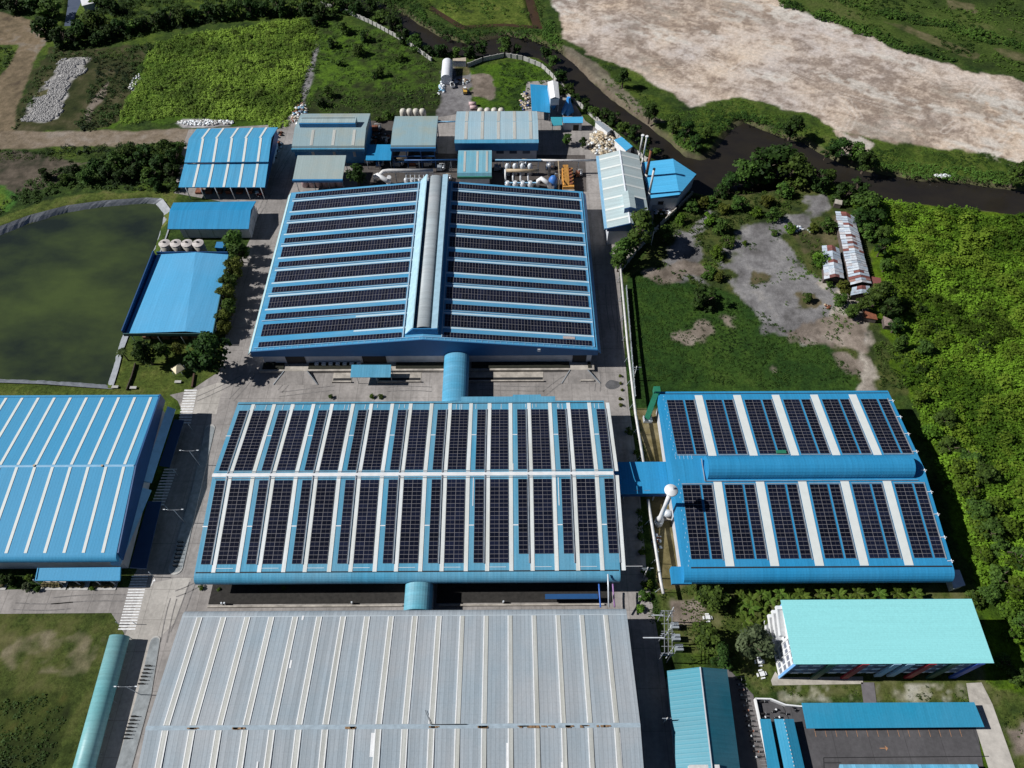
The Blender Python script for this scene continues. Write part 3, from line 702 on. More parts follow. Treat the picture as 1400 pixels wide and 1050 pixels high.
# ---- C: pale roof at the bottom
cx0, cx1, cy0, cy1, ce, cr, cyr = -86.4, 30.6, 4.0, 62.0, 9.2, 13.2, 32.6
Cb = thing('factory_building', 'huge weathered pale grey roof with cream skylight stripes and a rusty ridge line', 'factory', ((cx0 + cx1) / 2, cyr, 0))
zcF = lambda y: cr - (cyr - y) * (cr - ce) / (cyr - cy0); zcB = lambda y: cr - (y - cyr) * (cr - ce) / (cy1 - 1.8 - cyr)
M_roofC = sheet('weathered_pale_roof', (.28, .345, .395), 'x', 1.05, rough=.6, worn=(.395, .40, .41), wear=.34, streak=.09, lo=.3, tone=.08, tile=2.6, spec=.2, rib=.80)
one(Cb, 'roof', M_roofC, lambda m: m.prism(curve(cy0 + 1.8, ce - 1.8, 1.8, 195, 90) + [(cyr, cr)] + curve(cy1 - 1.8, ce - 1.8, 1.8, 90, -10) + [(cy1 - .6, 6.4), (cy0 + .6, 6.4)], cx0, cx1))
one(Cb, 'wall', M_wall, lambda m: m.box(cx0 + 1, cx1 - 1, cy0 + 2.5, cy1 - 2.5, .3, 6.4))
one(Cb, 'ridge_cap', plain('blue_grey_flashing', (.36, .44, .50), .5, var=.2), lambda m: m.prism([(cyr - .5, zcF(cyr - .5) + .01), (cyr + .5, zcB(cyr + .5) + .01), (cyr, cr + .18)], cx0, cx1))
one(Cb, 'eave_flashing', plain('grey_flashing', (.42, .48, .52), .5, var=.15), lambda m: m.box(cx0 + .1, cx1 - .1, cy1 - 2.05, cy1 - 1.85, ce - .05, ce + .06))
M_cream = sheet('aged_skylight', (.46, .475, .455), 'x', .3, wear=.3, worn=(.42, .41, .36), tone=.03, streak=.2)
for k in range(18):
    x = -81.7 + 6.28 * k - .45
    s = one(Cb, 'skylight', M_cream, lambda m: (slope_box(m, x, x + .95, cy0 + 2, cyr - .55, zcF, off=.02), slope_box(m, x, x + .95, cyr + .55, cy1 - 2.1, zcB, off=.02)))
    one(s, 'edge_strip', plain('strip_white', (.74, .75, .75), .6, var=.1), lambda m: [(slope_box(m, q, q + .28, cy0 + 2, cyr - .55, zcF, off=.05, th=.09), slope_box(m, q, q + .28, cyr + .55, cy1 - 2.1, zcB, off=.05, th=.09)) for q in ((x - .3, x + .97) if k < 11 else (x - .3,))])
def f(m):
    rr = random.Random(3)
    for x in (-75, -64.5, -38.5, -18.5, -8, 1.5, 4.5, 8.6, 13, 17.2, 21.7):
        for _ in range(4):
            a = x + rr.uniform(-1.6, 1.2); slope_box(m, a, a + rr.uniform(.5, 1.5), cyr - rr.uniform(.2, .55), cyr + .02, lambda y: cr + .19, off=.0, th=.03)
one(Cb, 'rust_patch', plain('rust_patch', (.24, .15, .08), .9, var=.4, scale=2), f)
def f(m):
    for x, y0, y1, wd in ((-76, 24.5, 30.5, 1.0), (-74.5, 18, 23.6, .9), (-33, 26.3, 31.3, .8), (-55.5, 46.5, 48.5, .5), (-54.8, 59, 60.2, .5), (-59, 15, 25.5, .35), (-56.5, 15, 25.5, .35), (-44, 10, 23, .4), (-1.2, 20, 29, .4), (11.5, 18, 25, .35), (25.4, 20, 31, .3)):
        zf = zcF if y1 < cyr else zcB; slope_box(m, x, x + wd, y0, y1, zf, off=.02, th=.04)
one(Cb, 'patch_sheet', M_white, f)
one(Cb, 'pipe', M_dark, lambda m: (m.tube([(-19, cyr + .35, cr + .3), (-10.5, cyr + .35, cr + .3)], .09, 5), m.tube([(-19, cyr + .35, cr + .3), (-20.6, 36.2, 13)], .06, 5)))

# ---- D: left factory
dx0, dE, dF, dR, dze, dzr = -200.0, 129.9, 75.4, 102.9, 10.7, 13.6
D = thing('factory_building', 'plain blue factory at the left edge with thin white stripes and no solar panels', 'factory', (-150, dR, 0))
zdF = lambda y: dzr - (dR - y) * (dzr - dze) / (dR - (dF + 1.7)); zdB = lambda y: dzr - (y - dR) * (dzr - dze) / (dE - dR)
sh = lambda x, y: x if x < -120 else x - (y - 77) * .052
def shear(m): m.v = [(sh(x, y), y, z) for x, y, z in m.v]
def f(m): m.prism([(dF + .3, 8.2)] + curve(dF + 1.7, dze - 1.7, 1.7, 190, 90) + [(dR, dzr), (dE, dze), (dE, 8.2)], dx0, -108.2); shear(m)
one(D, 'roof', M_roofD, f)
def f(m): m.prism([(dF + 1.2, 7.0), (dF + 1.9, dze - .1), (dR, dzr - .08), (dE + .15, dze + .02), (dE + .15, 7.0)], -108.19, -107.7); shear(m)
one(D, 'fascia', M_bluedk, f)  # same blue as the roof, painted darker to carry the end's shade
def f(m): m.box(dx0, -109.5, dF + 1.6, dE - 1.2, 0, 8.1); shear(m)
one(D, 'wall', M_wall, f)
one(D, 'ridge_cap', M_bluelt, lambda m: (m.prism([(dR - .35, zdF(dR - .35) + .01), (dR + .35, zdB(dR + .35) + .01), (dR, dzr + .16)], dx0, -108.4), shear(m)))
one(D, 'back_flashing', M_roofE, lambda m: (m.box(dx0, -108.3, dE - .9, dE - .5, dze + .06, dze + .25), shear(m)))
for k in range(14):
    xf = G(138 - 26.4 * k, 757, dze)[0]; xb = G(205 - 21.9 * k, 543, dze)[0]
    if xb < -196: continue
    x = (xf + xb) / 2; sl = (xb - xf) / 52
    def f(m):
        slope_box(m, 0, .85, dF + 1.9, dR - .4, zdF, off=.02); slope_box(m, 0, .85, dR + .4, dE - 1.1, zdB, off=.02)
        m.v = [(xf + a + (y - 77) * sl, y, z) for a, y, z in m.v]
    one(D, 'skylight', M_skyE, f)
one(D, 'vent_pot', M_tan, lambda m: [m.cyl(*G(px, 637, dzr), dzr - .1, dzr + .35, .35, 8) for px in (47, 140)])
for (a, b, c, d) in (((230, 557), (249, 560), (196, 658), (206, 655)), ((196, 668), (205, 672), (152, 772), (166, 770))):
    def f(m):
        p, q = G(*a, 6.2), G(*c, 6.2); e = 1.9
        m.hexa([(p[0], p[1], 5.5), (q[0], q[1], 5.5), (q[0] + e, q[1], 4.9), (p[0] + e, p[1], 4.9)], [(p[0], p[1], 6.9), (q[0], q[1], 6.9), (q[0] + e, q[1], 5.2), (p[0] + e, p[1], 5.2)])
    one(D, 'lean_to_roof', M_bluelt, f)
for pts, lab in (([(239, 574), (251, 574), (231, 638), (218, 637)], 'rear dark blue loading canopy'), ([(203, 686), (220, 685), (199, 777), (178, 777)], 'front dark blue loading canopy')):
    def f(m):
        P = pg(pts, 4.6)
        m.hexa([(*P[0], 4.7), (*P[1], 4.0), (*P[2], 4.0), (*P[3], 4.7)], [(*P[0], 4.95), (*P[1], 4.25), (*P[2], 4.25), (*P[3], 4.95)])
    aw = one(D, 'loading_canopy', plain('navy_canopy', (.014, .045, .11), .6, var=.1), f, lab)
    one(aw, 'post', M_grey, lambda m: [m.cyl(*G(px, py, 0), 0, 4.0, .12, 6) for px, py in ((pts[1][0] + 12, pts[1][1] + 14), (pts[2][0] + 12, pts[2][1] + 12))])
def f(m):
    P = pg([(53, 777), (165, 776), (163, 793), (48, 793)], 5.4)
    m.hexa([(*P[0], 5.5), (*P[1], 5.5), (*P[2], 4.9), (*P[3], 4.9)], [(*P[0], 5.7), (*P[1], 5.7), (*P[2], 5.1), (*P[3], 5.1)])
    m.bar((*P[3], 5.05), (*P[2], 5.05), .3, .55); m.bar((*P[1], 5.6), (*P[2], 5.05), .3, .5); m.bar((*P[0], 5.6), (*P[3], 5.05), .3, .5)
one(D, 'entrance_canopy', M_roofD, f)
one(D, 'canopy_post', M_grey, lambda m: [m.cyl(*G(px, 801, 0), 0, 4.9, .14, 6) for px in (58, 88, 112, 140, 160)])

# ---- E: right factory
ex0, ex1, ey0, ey1, eze, ezr, eyr = 47.4, 121.2, 69.4, 131.6, 9.2, 12.6, 101.5
E_ = thing('factory_building', 'bright blue factory on the right with six solar blocks per slope', 'factory', ((ex0 + ex1) / 2, eyr, 0))
zeF = lambda y: ezr - (eyr - y) * (ezr - eze) / (eyr - (ey0 + 3.)); zeB = lambda y: ezr - (y - eyr) * (ezr - eze) / (ey1 - .8 - eyr)
one(E_, 'roof', M_roofE, lambda m: m.prism([(ey1 - .5, 6.4), (ey0 + .8, 6.2)] + curve(ey0 + 3., eze - 3., 3., 195, 90) + [(eyr, ezr)] + curve(ey1 - .8, eze - .8, .8, 90, -10, 4), ex0, ex1))
one(E_, 'wall', M_wall, lambda m: m.box(ex0 + 1, ex1 - 1, ey0 + 3, ey1 - 1.6, -1.5, 6.2))
one(E_, 'gutter', M_dark, lambda m: (m.box(ex0 + 2, ex1 - .3, ey0 + 3.1, ey0 + 3.5, eze - .1, eze + .08), m.box(ex0 + .3, ex1 - .3, ey1 - 1.5, ey1 - 1.2, eze - .1, eze + .08)))
def f(m):
    m.prism([(98.2, zeF(98.2) - .2)] + [(101.75 + 3.6 * math.cos(R(a)), 12.3 + 3.7 * math.sin(R(a))) for a in range(170, 9, -16)] + [(105.3, zeB(105.3) - .2)], 57.3, 117.0, smooth=False)
mon = one(E_, 'ridge_vent', M_roofE, f)
one(mon, 'end_rail', M_grey, lambda m: (m.bar((56.4, 97.4, 12.5), (56.4, 104.6, 12.9), .2), m.bar((56.4, 97.4, 12.5), (118.2, 97.4, 12.5), .15)))
EP = 12.28
for k in range(6):
    x = 49.7 + EP * k
    for nm, a0, a1, cols in (('double', 0, 5.0, 2), ('single', 5.7, 8.5, 1)):
        one(E_, 'solar_array', M_solar, lambda m: slope_box(m, x + a0, x + a1, 75.0, 96.4, zeF, off=.12, uv=(cols, 18)))
        one(E_, 'solar_array', M_solar, lambda m: slope_box(m, x + a0, x + a1, 106.6, 127.6, zeB, off=.12, uv=(cols, 18)))
    if k < 5:
        one(E_, 'skylight', M_skyE, lambda m: (slope_box(m, x + 9.2, x + 11.6, ey0 + 3.6, 97.3, zeF, off=.02), slope_box(m, x + 9.2, x + 11.6, 105.2, ey1 - 2, zeB, off=.02)))
    one(E_, 'cable_tray', M_grey, lambda m: (slope_box(m, x + 8.62, x + 8.9, 74.6, 96.8, zeF, off=.1), slope_box(m, x + 8.62, x + 8.9, 106.2, 128, zeB, off=.1),
                                             slope_box(m, x - .1, x + 8.7, 96.6, 96.85, zeF, off=.1), slope_box(m, x - .1, x + 8.7, 106.15, 106.4, zeB, off=.1)))
def f(m):
    for k in range(9):
        y = 74 + 6.6 * k; z = (zeF if y < eyr else zeB)(y)
        m.box(ex1 - 1.3, ex1 + .4, y, y + .16, z + .25, z + .36); m.box(ex1 - .1, ex1, y - .45, y + .6, z + .05, z + .28)
one(E_, 'lifeline_bracket', M_white, f)
def f(m):
    rr = random.Random(8)
    for k in range(44):
        y = 73 + 1.3 * k
        if 98 < y < 104.6: continue
        z = (zeF if y < eyr else zeB); x = ex0 + 1.2 + (k % 3) * .35
        slope_box(m, x, x + .18, y, y + .5, z, off=.01, th=.05)
    for k in range(5): slope_box(m, 49 + k * 1.2, 49.15 + k * 1.2, 104.8, 106.2 + rr.random() * 2, zeB, off=.01, th=.05)
one(E_, 'roof_clip', M_bluelt, f)
def f(m): m.hexa([(ex0 - 3.2, 69.2, 5.6), (ex0 + 2.2, 69.2, 5.6), (ex0 + 2.2, 73.5, 5.8), (ex0 - 3.2, 73.5, 5.8)], [(ex0 - 3.2, 69.2, 6.6), (ex0 + 2.2, 69.2, 6.6), (ex0 + 2.2, 73.5, 8.1), (ex0 - 3.2, 73.5, 8.1)])
one(E_, 'corner_porch', M_roofE, f)
one(E_, 'hatch', M_green, lambda m: m.box(79.2, 82.0, 106.4, 107.5, 12.3, 12.75))

E_.location = (E_.location[0] * .992, E_.location[1] * .992, 1.5); E_.scale = (.992, .992, 1)

# ---- A: upper factory, ridge along y
ax0, ax1, ay0, ay1, aze, azr, axr = -86.2, 29.4, 148.5, 227.9, 9.0, 14.9, -28.4
A = thing('factory_building', 'upper blue factory with long solar rows on two slopes and a grey ridge vent', 'factory', (axr, (ay0 + ay1) / 2, 0))
zaL = lambda x: azr - (axr - x) * (azr - aze) / (axr - ax0); zaR = lambda x: azr - (x - axr) * (azr - aze) / (ax1 - axr)
one(A, 'roof', M_roofA_y, lambda m: m.prism([(ax0, aze), (axr, azr), (ax1, aze), (ax1, 6.8), (ax0, 6.8)], ay0, ay1, 'y'))
one(A, 'fascia', plain('shaded_blue_fascia', (.018, .115, .28), .6, var=.06), lambda m: (m.prism([(ax0 - .3, aze - .1), (axr, azr + .12), (ax1 + .3, aze - .1), (ax1 + .3, 6.3), (ax0 - .3, 6.3)], ay0 - .3, ay0 - .005, 'y'), m.box(3.6, 3.75, ay0 - .42, ay0 - .302, 7, 11)))  # fascia blue deepened to carry the shade on the front gable
one(A, 'wall', M_wall, lambda m: m.box(ax0 + 2.5, ax1 - 1.5, ay0 + .8, ay1 - 1, 0, 6.8))
one(A, 'eave_flashing', plain('sunlit_pale_flashing', (.40, .58, .62), .45, var=.1), lambda m: m.hexa([(ax0 - 1.4, ay0 - .3, 7.2), (ax0 - .02, ay0 - .3, 8.6), (ax0 - .02, ay1, 8.6), (ax0 - 1.4, ay1, 7.2)], [(ax0 - 1.4, ay0 - .3, 7.5), (ax0 - .02, ay0 - .3, 9.1), (ax0 - .02, ay1, 9.1), (ax0 - 1.4, ay1, 7.5)]), 'pale sunlit eave flashing')  # sun-facing flashing: sunlight painted in as a paler colour
one(A, 'eave_flashing', M_blue, lambda m: m.hexa([(ax1 + .02, ay0 - .3, 8.5), (ax1 + 1.3, ay0 - .3, 7.1), (ax1 + 1.3, ay1, 7.1), (ax1 + .02, ay1, 8.5)], [(ax1 + .02, ay0 - .3, 9.0), (ax1 + 1.3, ay0 - .3, 7.4), (ax1 + 1.3, ay1, 7.4), (ax1 + .02, ay1, 9.0)]), 'shaded dark eave flashing')  # flashing turned from the sun: shade painted in as darker blue
M_vent = sheet('grey_vent_sheet', (.36, .42, .45), 'y', 4., rough=.5, wear=.3, worn=(.45, .45, .45), streak=.15)
mon = one(A, 'ridge_vent', M_vent, lambda m: m.prism([(axr - 2.6, 14.3)] + [(axr + .2 + 2.7 * math.cos(R(a)), 15.6 + 1.6 * math.sin(R(a))) for a in range(170, 9, -20)] + [(axr + 2.8, 14.3)], ay0 + 3.5, ay1 + .3, 'y', True))
one(mon, 'baffle', plain('baffle_sunlit_sheet', (.34, .52, .60), .5, var=.15), lambda m: m.prism([(axr - 6.0, 14.35), (axr - 5.6, 14.35), (axr - 3.0, 17.2), (axr - 3.0, 17.5), (axr - 3.35, 17.5)], ay0 + 2.6, ay1 + .4, 'y'))  # sun-side baffle: lighter copy of the sheet colour for the light on it
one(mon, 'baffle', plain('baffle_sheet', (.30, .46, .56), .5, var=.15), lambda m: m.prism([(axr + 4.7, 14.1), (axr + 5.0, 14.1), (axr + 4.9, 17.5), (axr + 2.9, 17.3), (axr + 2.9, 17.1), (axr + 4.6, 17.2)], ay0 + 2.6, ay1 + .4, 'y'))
one(mon, 'end_cap', M_blue, lambda m: m.prism([(axr - 6, 14.4), (axr - 3.1, 17.4), (axr + 4.9, 17.3), (axr + 5, 14.2)], ay0 + 2.3, ay0 + 2.6, 'y'))
APER = 12.46; AS = 226.7
def row(y0, y1, rows):
    one(A, 'solar_array', M_solar, lambda m: slope_box(m, y0, y1, -84.0, -35.6 - 0, zaL, 'y', off=.12, uv=(rows, 46)))
    one(A, 'solar_array', M_solar, lambda m: slope_box(m, y0, y1, -21.6, 27.6, zaR, 'y', off=.12, uv=(rows, 46)))
for k in range(7):
    y = AS - APER * k
    row(y - 2.5, y, 1)
    if k < 6: row(y - 9.9, y - 4.75, 2)
    if k < 6:
        for q in (4.4, 10.75):
            left_from = -84.9 if not (k == 5 or (k == 4 and q > 9 and False)) else -52.0
            one(A, 'skylight', M_skyx, lambda m: (slope_box(m, y - q, y - q + .7, left_from, -34.4, zaL, 'y', off=.02), slope_box(m, y - q, y - q + .7, -22.2, 28.6, zaR, 'y', off=.02)))
def f(m):
    slope_box(m, ay0 + 1, ay1 - 1, -35.2, -34.8, zaL, 'y', off=.2, th=.15); slope_box(m, ay0 + 1, ay1 - 1, -22.4, -22.1, zaR, 'y', off=.2, th=.15)
    for k in range(6):
        y = AS - APER * k - 3.25
        slope_box(m, y, y + .3, -85, -35, zaL, 'y', off=.15, th=.1); slope_box(m, y, y + .3, -22, 28.4, zaR, 'y', off=.15, th=.1)
one(A, 'cable_tray', plain('tray_grey', (.30, .42, .52), .5, var=.1), f)
def f(m):
    slope_box(m, ay0 + .9, ay0 + 1.1, -85.3, axr, zaL, 'y', off=.03, th=.3); slope_box(m, ay0 + .9, ay0 + 1.1, axr, 28.6, zaR, 'y', off=.03, th=.3)
    for k in range(56):
        x = -84.6 + 2.04 * k; z = (zaL if x < axr else zaR)
        slope_box(m, ay0 + .2, ay0 + .9, x, x + .14, z, 'y', off=.03, th=.06)
    slope_box(m, ay0 + 1, ay1 - 1, 28.5, 28.62, zaR, 'y', off=.03, th=.25)
one(A, 'edge_rail', M_bluelt, f)
one(A, 'rust_patch', plain('pink_patch', (.42, .35, .33), .9, var=.3, scale=2), lambda m: [slope_box(m, y, y + 1.1, x, x + wd, zf, 'y', off=.12, th=.05) for x, y, wd, zf in ((-82, 207.6, 3.4, zaL), (-83.5, 163.2, 4, zaL), (18, 152.2, 4, zaR))])
def f(m):
    for x0_, x1_ in ((-76, -69.5), (21.5, 26.2)): m.box(x0_, x1_, ay0 + .55, ay0 + .79, 1.2, 5.6)
    m.box(-83.4, -80, ay0 + .6, ay0 + .79, 1.2, 2); m.box(-50, -42, ay0 + .5, ay0 + .79, 1.2, 6.6)
one(A, 'loading_door', M_dark, f)
one(A, 'ac_unit', M_lite, lambda m: [m.box(-66.5 + 2.4 * k, -65.2 + 2.4 * k, ay0 - .6, ay0 + .5, 1.25, 2.2) for k in range(7)])
one(A, 'lamp_box', M_white, lambda m: m.box(9.4, 10.3, ay0 - .55, ay0 - .305, 8.6, 9.9))
# platform, retaining walls, ramps in front of A
W1 = 148.4; W0 = 145.9
def f(m):
    m.box(ax0 + 1, ax1 - .5, W0, ay0 + 1.0, 0.02, 1.2)
pl = thing('loading_platform', 'stained concrete loading platform with ramps below the upper solar factory', 'platform', (-28, 146, 0))
one(pl, 'deck', M_platform, f)
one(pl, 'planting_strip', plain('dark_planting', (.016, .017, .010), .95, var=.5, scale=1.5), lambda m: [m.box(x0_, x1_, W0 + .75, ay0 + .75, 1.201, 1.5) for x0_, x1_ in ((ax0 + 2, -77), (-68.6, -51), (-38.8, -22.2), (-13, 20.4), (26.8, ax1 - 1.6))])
def f(m):
    for x0_, x1_ in ((-60, -53.5), (-44.5, -30), (-15, 11.5), (24, 28.5)):
        m.box(x0_, x1_, 141.6, 142.1, .03, .8); m.box(x0_, x1_, 142.1, W0, .03, .12)
one(pl, 'retaining_wall', M_platform, f)
def f(m):
    for x0_, x1_ in ((-76.5, -69.0), (20.8, 26.4)):
        m.hexa([(x0_ - 3, 141.0, .05), (x1_ + 4, 141.0, .05), (x1_, W0 - .01, .05), (x0_, W0 - .01, .05)], [(x0_ - 3, 141.0, .07), (x1_ + 4, 141.0, .07), (x1_, W0 - .01, 1.18), (x0_, W0 - .01, 1.18)])
one(pl, 'ramp', M_conc, f)
def f(m):
    for x0_, x1_ in ((-76.5, -69.0), (20.8, 26.4)):
        m.bar((x0_ - 3.2, 141.0, .15), (x0_ - .15, W0, 1.3), .18, .3); m.bar((x1_ + 4.2, 141.0, .15), (x1_ + .15, W0, 1.3), .18, .3)
one(pl, 'ramp_wall', M_grey, f)
one(pl, 'stair', M_grey, lambda m: [m.box(-46.8, -45.2, W0 - .5 * k - .5, W0 - .5 * k, .03, 1.15 - .2 * k) for k in range(6)])
one(pl, 'drain', M_dark, lambda m: [m.box(x0_, x1_, 142.3, 143.6, .125, .14) for x0_, x1_ in ((-59.8, -53.6), (-44.3, -30.2), (-14.8, 11.3))])
aw = thing('awning', 'flat blue entrance awning on posts in front of the upper solar factory', 'awning', (-45, 145, 0))
def f(m):
    P = pg([(481, 500), (535, 500), (534, 516), (479, 516)], 4.5)
    m.hexa([(*P[0], 4.9), (*P[3], 4.4), (*P[2], 4.4), (*P[1], 4.9)], [(*P[0], 5.05), (*P[3], 4.55), (*P[2], 4.55), (*P[1], 5.05)])
one(aw, 'roof', M_roof_x, f)
one(aw, 'post', M_grey, lambda m: [m.cyl(x, y, .04, 4.4, .1, 6) for x in (-51, -44.5, -39.6) for y in (141.4, 144.4)])

# ---- passages between the factories
def passage(name, label, x0, x1, y0, y1, ze, rise, mat):
    r = thing(name, label, 'passage', ((x0 + x1) / 2, (y0 + y1) / 2, 0))
    c, h = (x0 + x1) / 2, (x1 - x0) / 2
    one(r, 'roof', mat, lambda m: m.prism([(c + h * math.cos(R(a)), ze + rise * math.sin(R(a))) for a in range(180, -1, -12)] + [(x1, ze - .35), (x0, ze - .35)], y0, y1, 'y', False))
    one(r, 'wall', M_wall, lambda m: m.box(x0 + .3, x1 - .3, y0, y1, 0.05, ze - .35))
    return r
M_barrel = sheet('barrel_roof', (.06, .30, .48), 'y', 1.2, wear=.1, tone=.05)
passage('covered_passage', 'round-topped blue passage joining the upper and middle factories', -21.9, -13.5, 128.45, 148.15, 6.0, 2.6, M_barrel)
passage('covered_passage', 'round-topped teal passage joining the middle factory and pale roof', -28.8, -21.2, 62.1, 69.5, 5.8, 2.6, sheet('barrel_teal', (.07, .33, .44), 'y', 1.2, wear=.2, tone=.05))
br = thing('link_bridge', 'flat blue roofed bridge linking the middle and right solar factories', 'bridge', (38, 101, 0))
one(br, 'roof', M_roofE, lambda m: m.prism([(96.4, 6.4), (96.4, 6.8), (101, 7.5), (106.8, 7.2), (106.8, 6.6)], 30.1, 47.3))
one(br, 'wall', M_bluedk, lambda m: m.box(30.1, 47.3, 97, 106.2, 3.6, 6.4))
one(br, 'post', M_grey, lambda m: [m.box(x, x + .4, y, y + .4, 0.04, 3.6) for x in (34, 43) for y in (97.4, 105)])
one(br, 'stain', plain('rust_stain', (.10, .20, .32), .7, var=.4, scale=2), lambda m: [m.box(x, x + 1.8, 97.2, 98.3, 6.93, 6.96) for x in (36.5, 39.6)])

# left covered walkway (barrel) at the bottom
p, q = G(157, 868, 3), G(118, 1050, 3)
wk = thing('covered_walkway', 'long round teal covered walkway beside the lower lawn', 'walkway', (-104, 40, 0))
ang = 0
def f(m):
    n = 22
    prof = [(2.6 * math.cos(R(a)), 2.6 + 2.1 * math.sin(R(a))) for a in range(180, -1, -12)] + [(2.6, 2.2), (-2.6, 2.2)]
    m.prism(prof, 4, 57, 'y', True); m.v = [(x + (-104.7 - (y - 57) * .03), y, z) for x, y, z in m.v]
one(wk, 'roof', sheet('walkway_roof', (.13, .37, .40), 'y', 1.4, wear=.25, worn=(.35, .50, .50), tone=.03), f)
def f(m):
    for k in range(14):
        y = 9 + 4 * k
        for s in (-2.3, 2.3): m.cyl(-104.7 - (y - 57) * .03 + s, y, .04, 2.4, .09, 6)
one(wk, 'post', M_grey, f)
# ------------------------------------------------------------------ smaller buildings
def slab(m, pts, th=.18):
    """roof plane of any outline (counter-clockwise seen from above)"""
    P = list(pts)
    A = sum(P[i][0] * P[(i + 1) % len(P)][1] - P[(i + 1) % len(P)][0] * P[i][1] for i in range(len(P)))
    if A < 0: P = P[::-1]
    m.hexa([(x, y, z - th) for x, y, z in P], P)
def lerp(a, b, t): return tuple(p + (q - p) * t for p, q in zip(a, b))
def inset(P, f=.95):
    c = [sum(p[i] for p in P) / len(P) for i in (0, 1)]
    return [(c[0] + (p[0] - c[0]) * f, c[1] + (p[1] - c[1]) * f) for p in P]
def base(P):
    return (sum(p[0] for p in P) / len(P), sum(p[1] for p in P) / len(P), 0)
def strips(m, a, b, c, d, ts, w, off=.06, th=.06):
    """thin strips across a roof plane a-b (upper edge) c-d (lower edge)"""
    for t in ts:
        P = [lerp(a, b, t), lerp(a, b, t + w), lerp(d, c, t + w), lerp(d, c, t)]
        slab(m, [(x, y, z + off + th) for x, y, z in P], th)

# O: shed beside the pond, parapet on its left and rear
a, b, c, d = G3(215, 348, 6), G3(312, 348, 6), G3(290, 456, 6), G3(172, 456, 6)
rb, rf = (*lerp(a, b, .56)[:2], 7.2), (*lerp(d, c, .70)[:2], 7.2)
M_roofO = sheet('azure_roof', (.085, .36, .62), 'x', 1.0, wear=.03, tone=.03, streak=.05)
M_roofO2 = sheet('azure_roof_far_slope', (.06, .31, .58), 'x', 1.0, wear=.03, tone=.03, streak=.05)
O = thing('pond_shed', 'wide flat azure shed with a raised parapet beside the green pond', 'shed', base([a, b, c, d]))
one(O, 'roof', M_roofO, lambda m: slab(m, [a, rb, rf, d]))
one(O, 'roof', M_roofO, lambda m: slab(m, [rb, b, c, rf]))
one(O, 'shadow_gutter', M_bluedk, lambda m: slab(m, [(a[0] - .9, a[1], 5.85), (a[0] + .4, a[1], 5.85), (d[0] + .4, d[1], 5.75), (d[0] - .9, d[1], 5.75)], .2))  # gutter slab painted dark for the parapet's shadow strip
one(O, 'parapet', M_bluedk, lambda m: (m.bar((d[0] - .8, d[1], 6.5), (a[0] - .8, a[1], 6.9), .35, 2.2), m.bar((a[0], a[1] + .3, 6.3), (b[0], b[1] + .3, 6.3), .3, 1.6)))
one(O, 'fascia', plain('dark_green_fascia', (.015, .07, .075), .6, var=.2), lambda m: (m.bar((d[0] - .8, d[1] - .3, 5.75), (c[0], c[1] - .3, 5.75), .3, 1.3), m.bar((c[0] + .2, c[1], 5.6), (b[0] + .2, b[1], 5.6), .3, 1.0)))
one(O, 'wall', M_wall, lambda m: m.poly([(a[0] + 2, a[1] - 1), (b[0] - 1, b[1] - 1), (c[0] - 2, c[1] + 6), (d[0] + 3, d[1] + 6)], 0, 5.6))
one(O, 'post', M_grey, lambda m: [m.cyl(*lerp(d, c, t)[:2], 0, 5.2, .16, 6) for t in (.05, .35, .62, .92)])
one(O, 'stacked_goods', plain('brown_goods', (.18, .09, .05), .8, var=.5), lambda m: [m.box(d[0] + 3 + 3.4 * k, d[0] + 5.4 + 3.4 * k, d[1] + 2.2, d[1] + 4.6, 0, 1.2 + .3 * (k % 3)) for k in range(6)])

# P: open fronted hall with a stepped roof
pa, pb, pc, pd = G3(269, 176, 8.4), G3(380, 174, 8.4), G3(371, 188.5, 10.6), G3(258, 190, 10.6)
pe, pf = G3(367, 221, 9.0), G3(252, 222, 9.0)
pg_, ph, pi, pj = G3(367, 222, 8.0), G3(252, 224, 8.0), G3(244, 256, 6.2), G3(362, 256, 6.2)
Pp = thing('open_hall', 'blue open-fronted hall with a stepped roof and white skylight bands', 'hall', base([pa, pb, pj, pi]))
M_roofP = sheet('hall_roof', (.06, .32, .55), 'x', 1.0, wear=.12, worn=(.2, .38, .52), tone=.03)
one(Pp, 'roof', M_roofP, lambda m: (slab(m, [pd, pc, pe, pf], .3)))
one(Pp, 'roof', M_roofP, lambda m: slab(m, [pa, pb, pc, pd], .3))
one(Pp, 'lower_roof', M_roofP, lambda m: slab(m, [ph, pg_, pj, pi], .3))
for t in (.16, .33, .51, .685, .86):
    one(Pp, 'skylight', M_skyE, lambda m: (strips(m, pa, pb, pc, pd, [t - .012], .026), strips(m, pd, pc, pe, pf, [t], .028), strips(m, ph, pg_, pj, pi, [t], .028)))
one(Pp, 'gable_wall', M_bluedk, lambda m: m.hexa([(pb[0] - 1.2, pb[1], 3.5), (pb[0] - 1, pb[1], 3.5), (pj[0] - .6, pj[1] + 2, 3.5), (pj[0] - .8, pj[1] + 2, 3.5)], [(pb[0] - 1.2, pb[1], 8.1), (pb[0] - 1, pb[1], 8.1), (pj[0] - .6, pj[1] + 2, 6.0), (pj[0] - .8, pj[1] + 2, 6.0)]))
one(Pp, 'rear_wall', M_wall, lambda m: m.poly([(pa[0] + 1, pa[1] - 2), (pb[0] - 1.5, pb[1] - 2), (pb[0] - 1.5, pb[1] - 14), (pa[0] + 2, pa[1] - 14)], 0, 8))
one(Pp, 'post', M_lite, lambda m: [m.cyl(*lerp(pi, pj, t)[:2], 0, 6, .2, 6) for t in (.08, .25, .42, .6, .78, .95)])
one(Pp, 'stored_goods', M_rust, lambda m: [m.box(pi[0] + 4 + 4.2 * k, pi[0] + 6.5 + 4.2 * k, pi[1] + 3, pi[1] + 6, 0, 1.0 + .5 * (k % 2)) for k in range(7)])
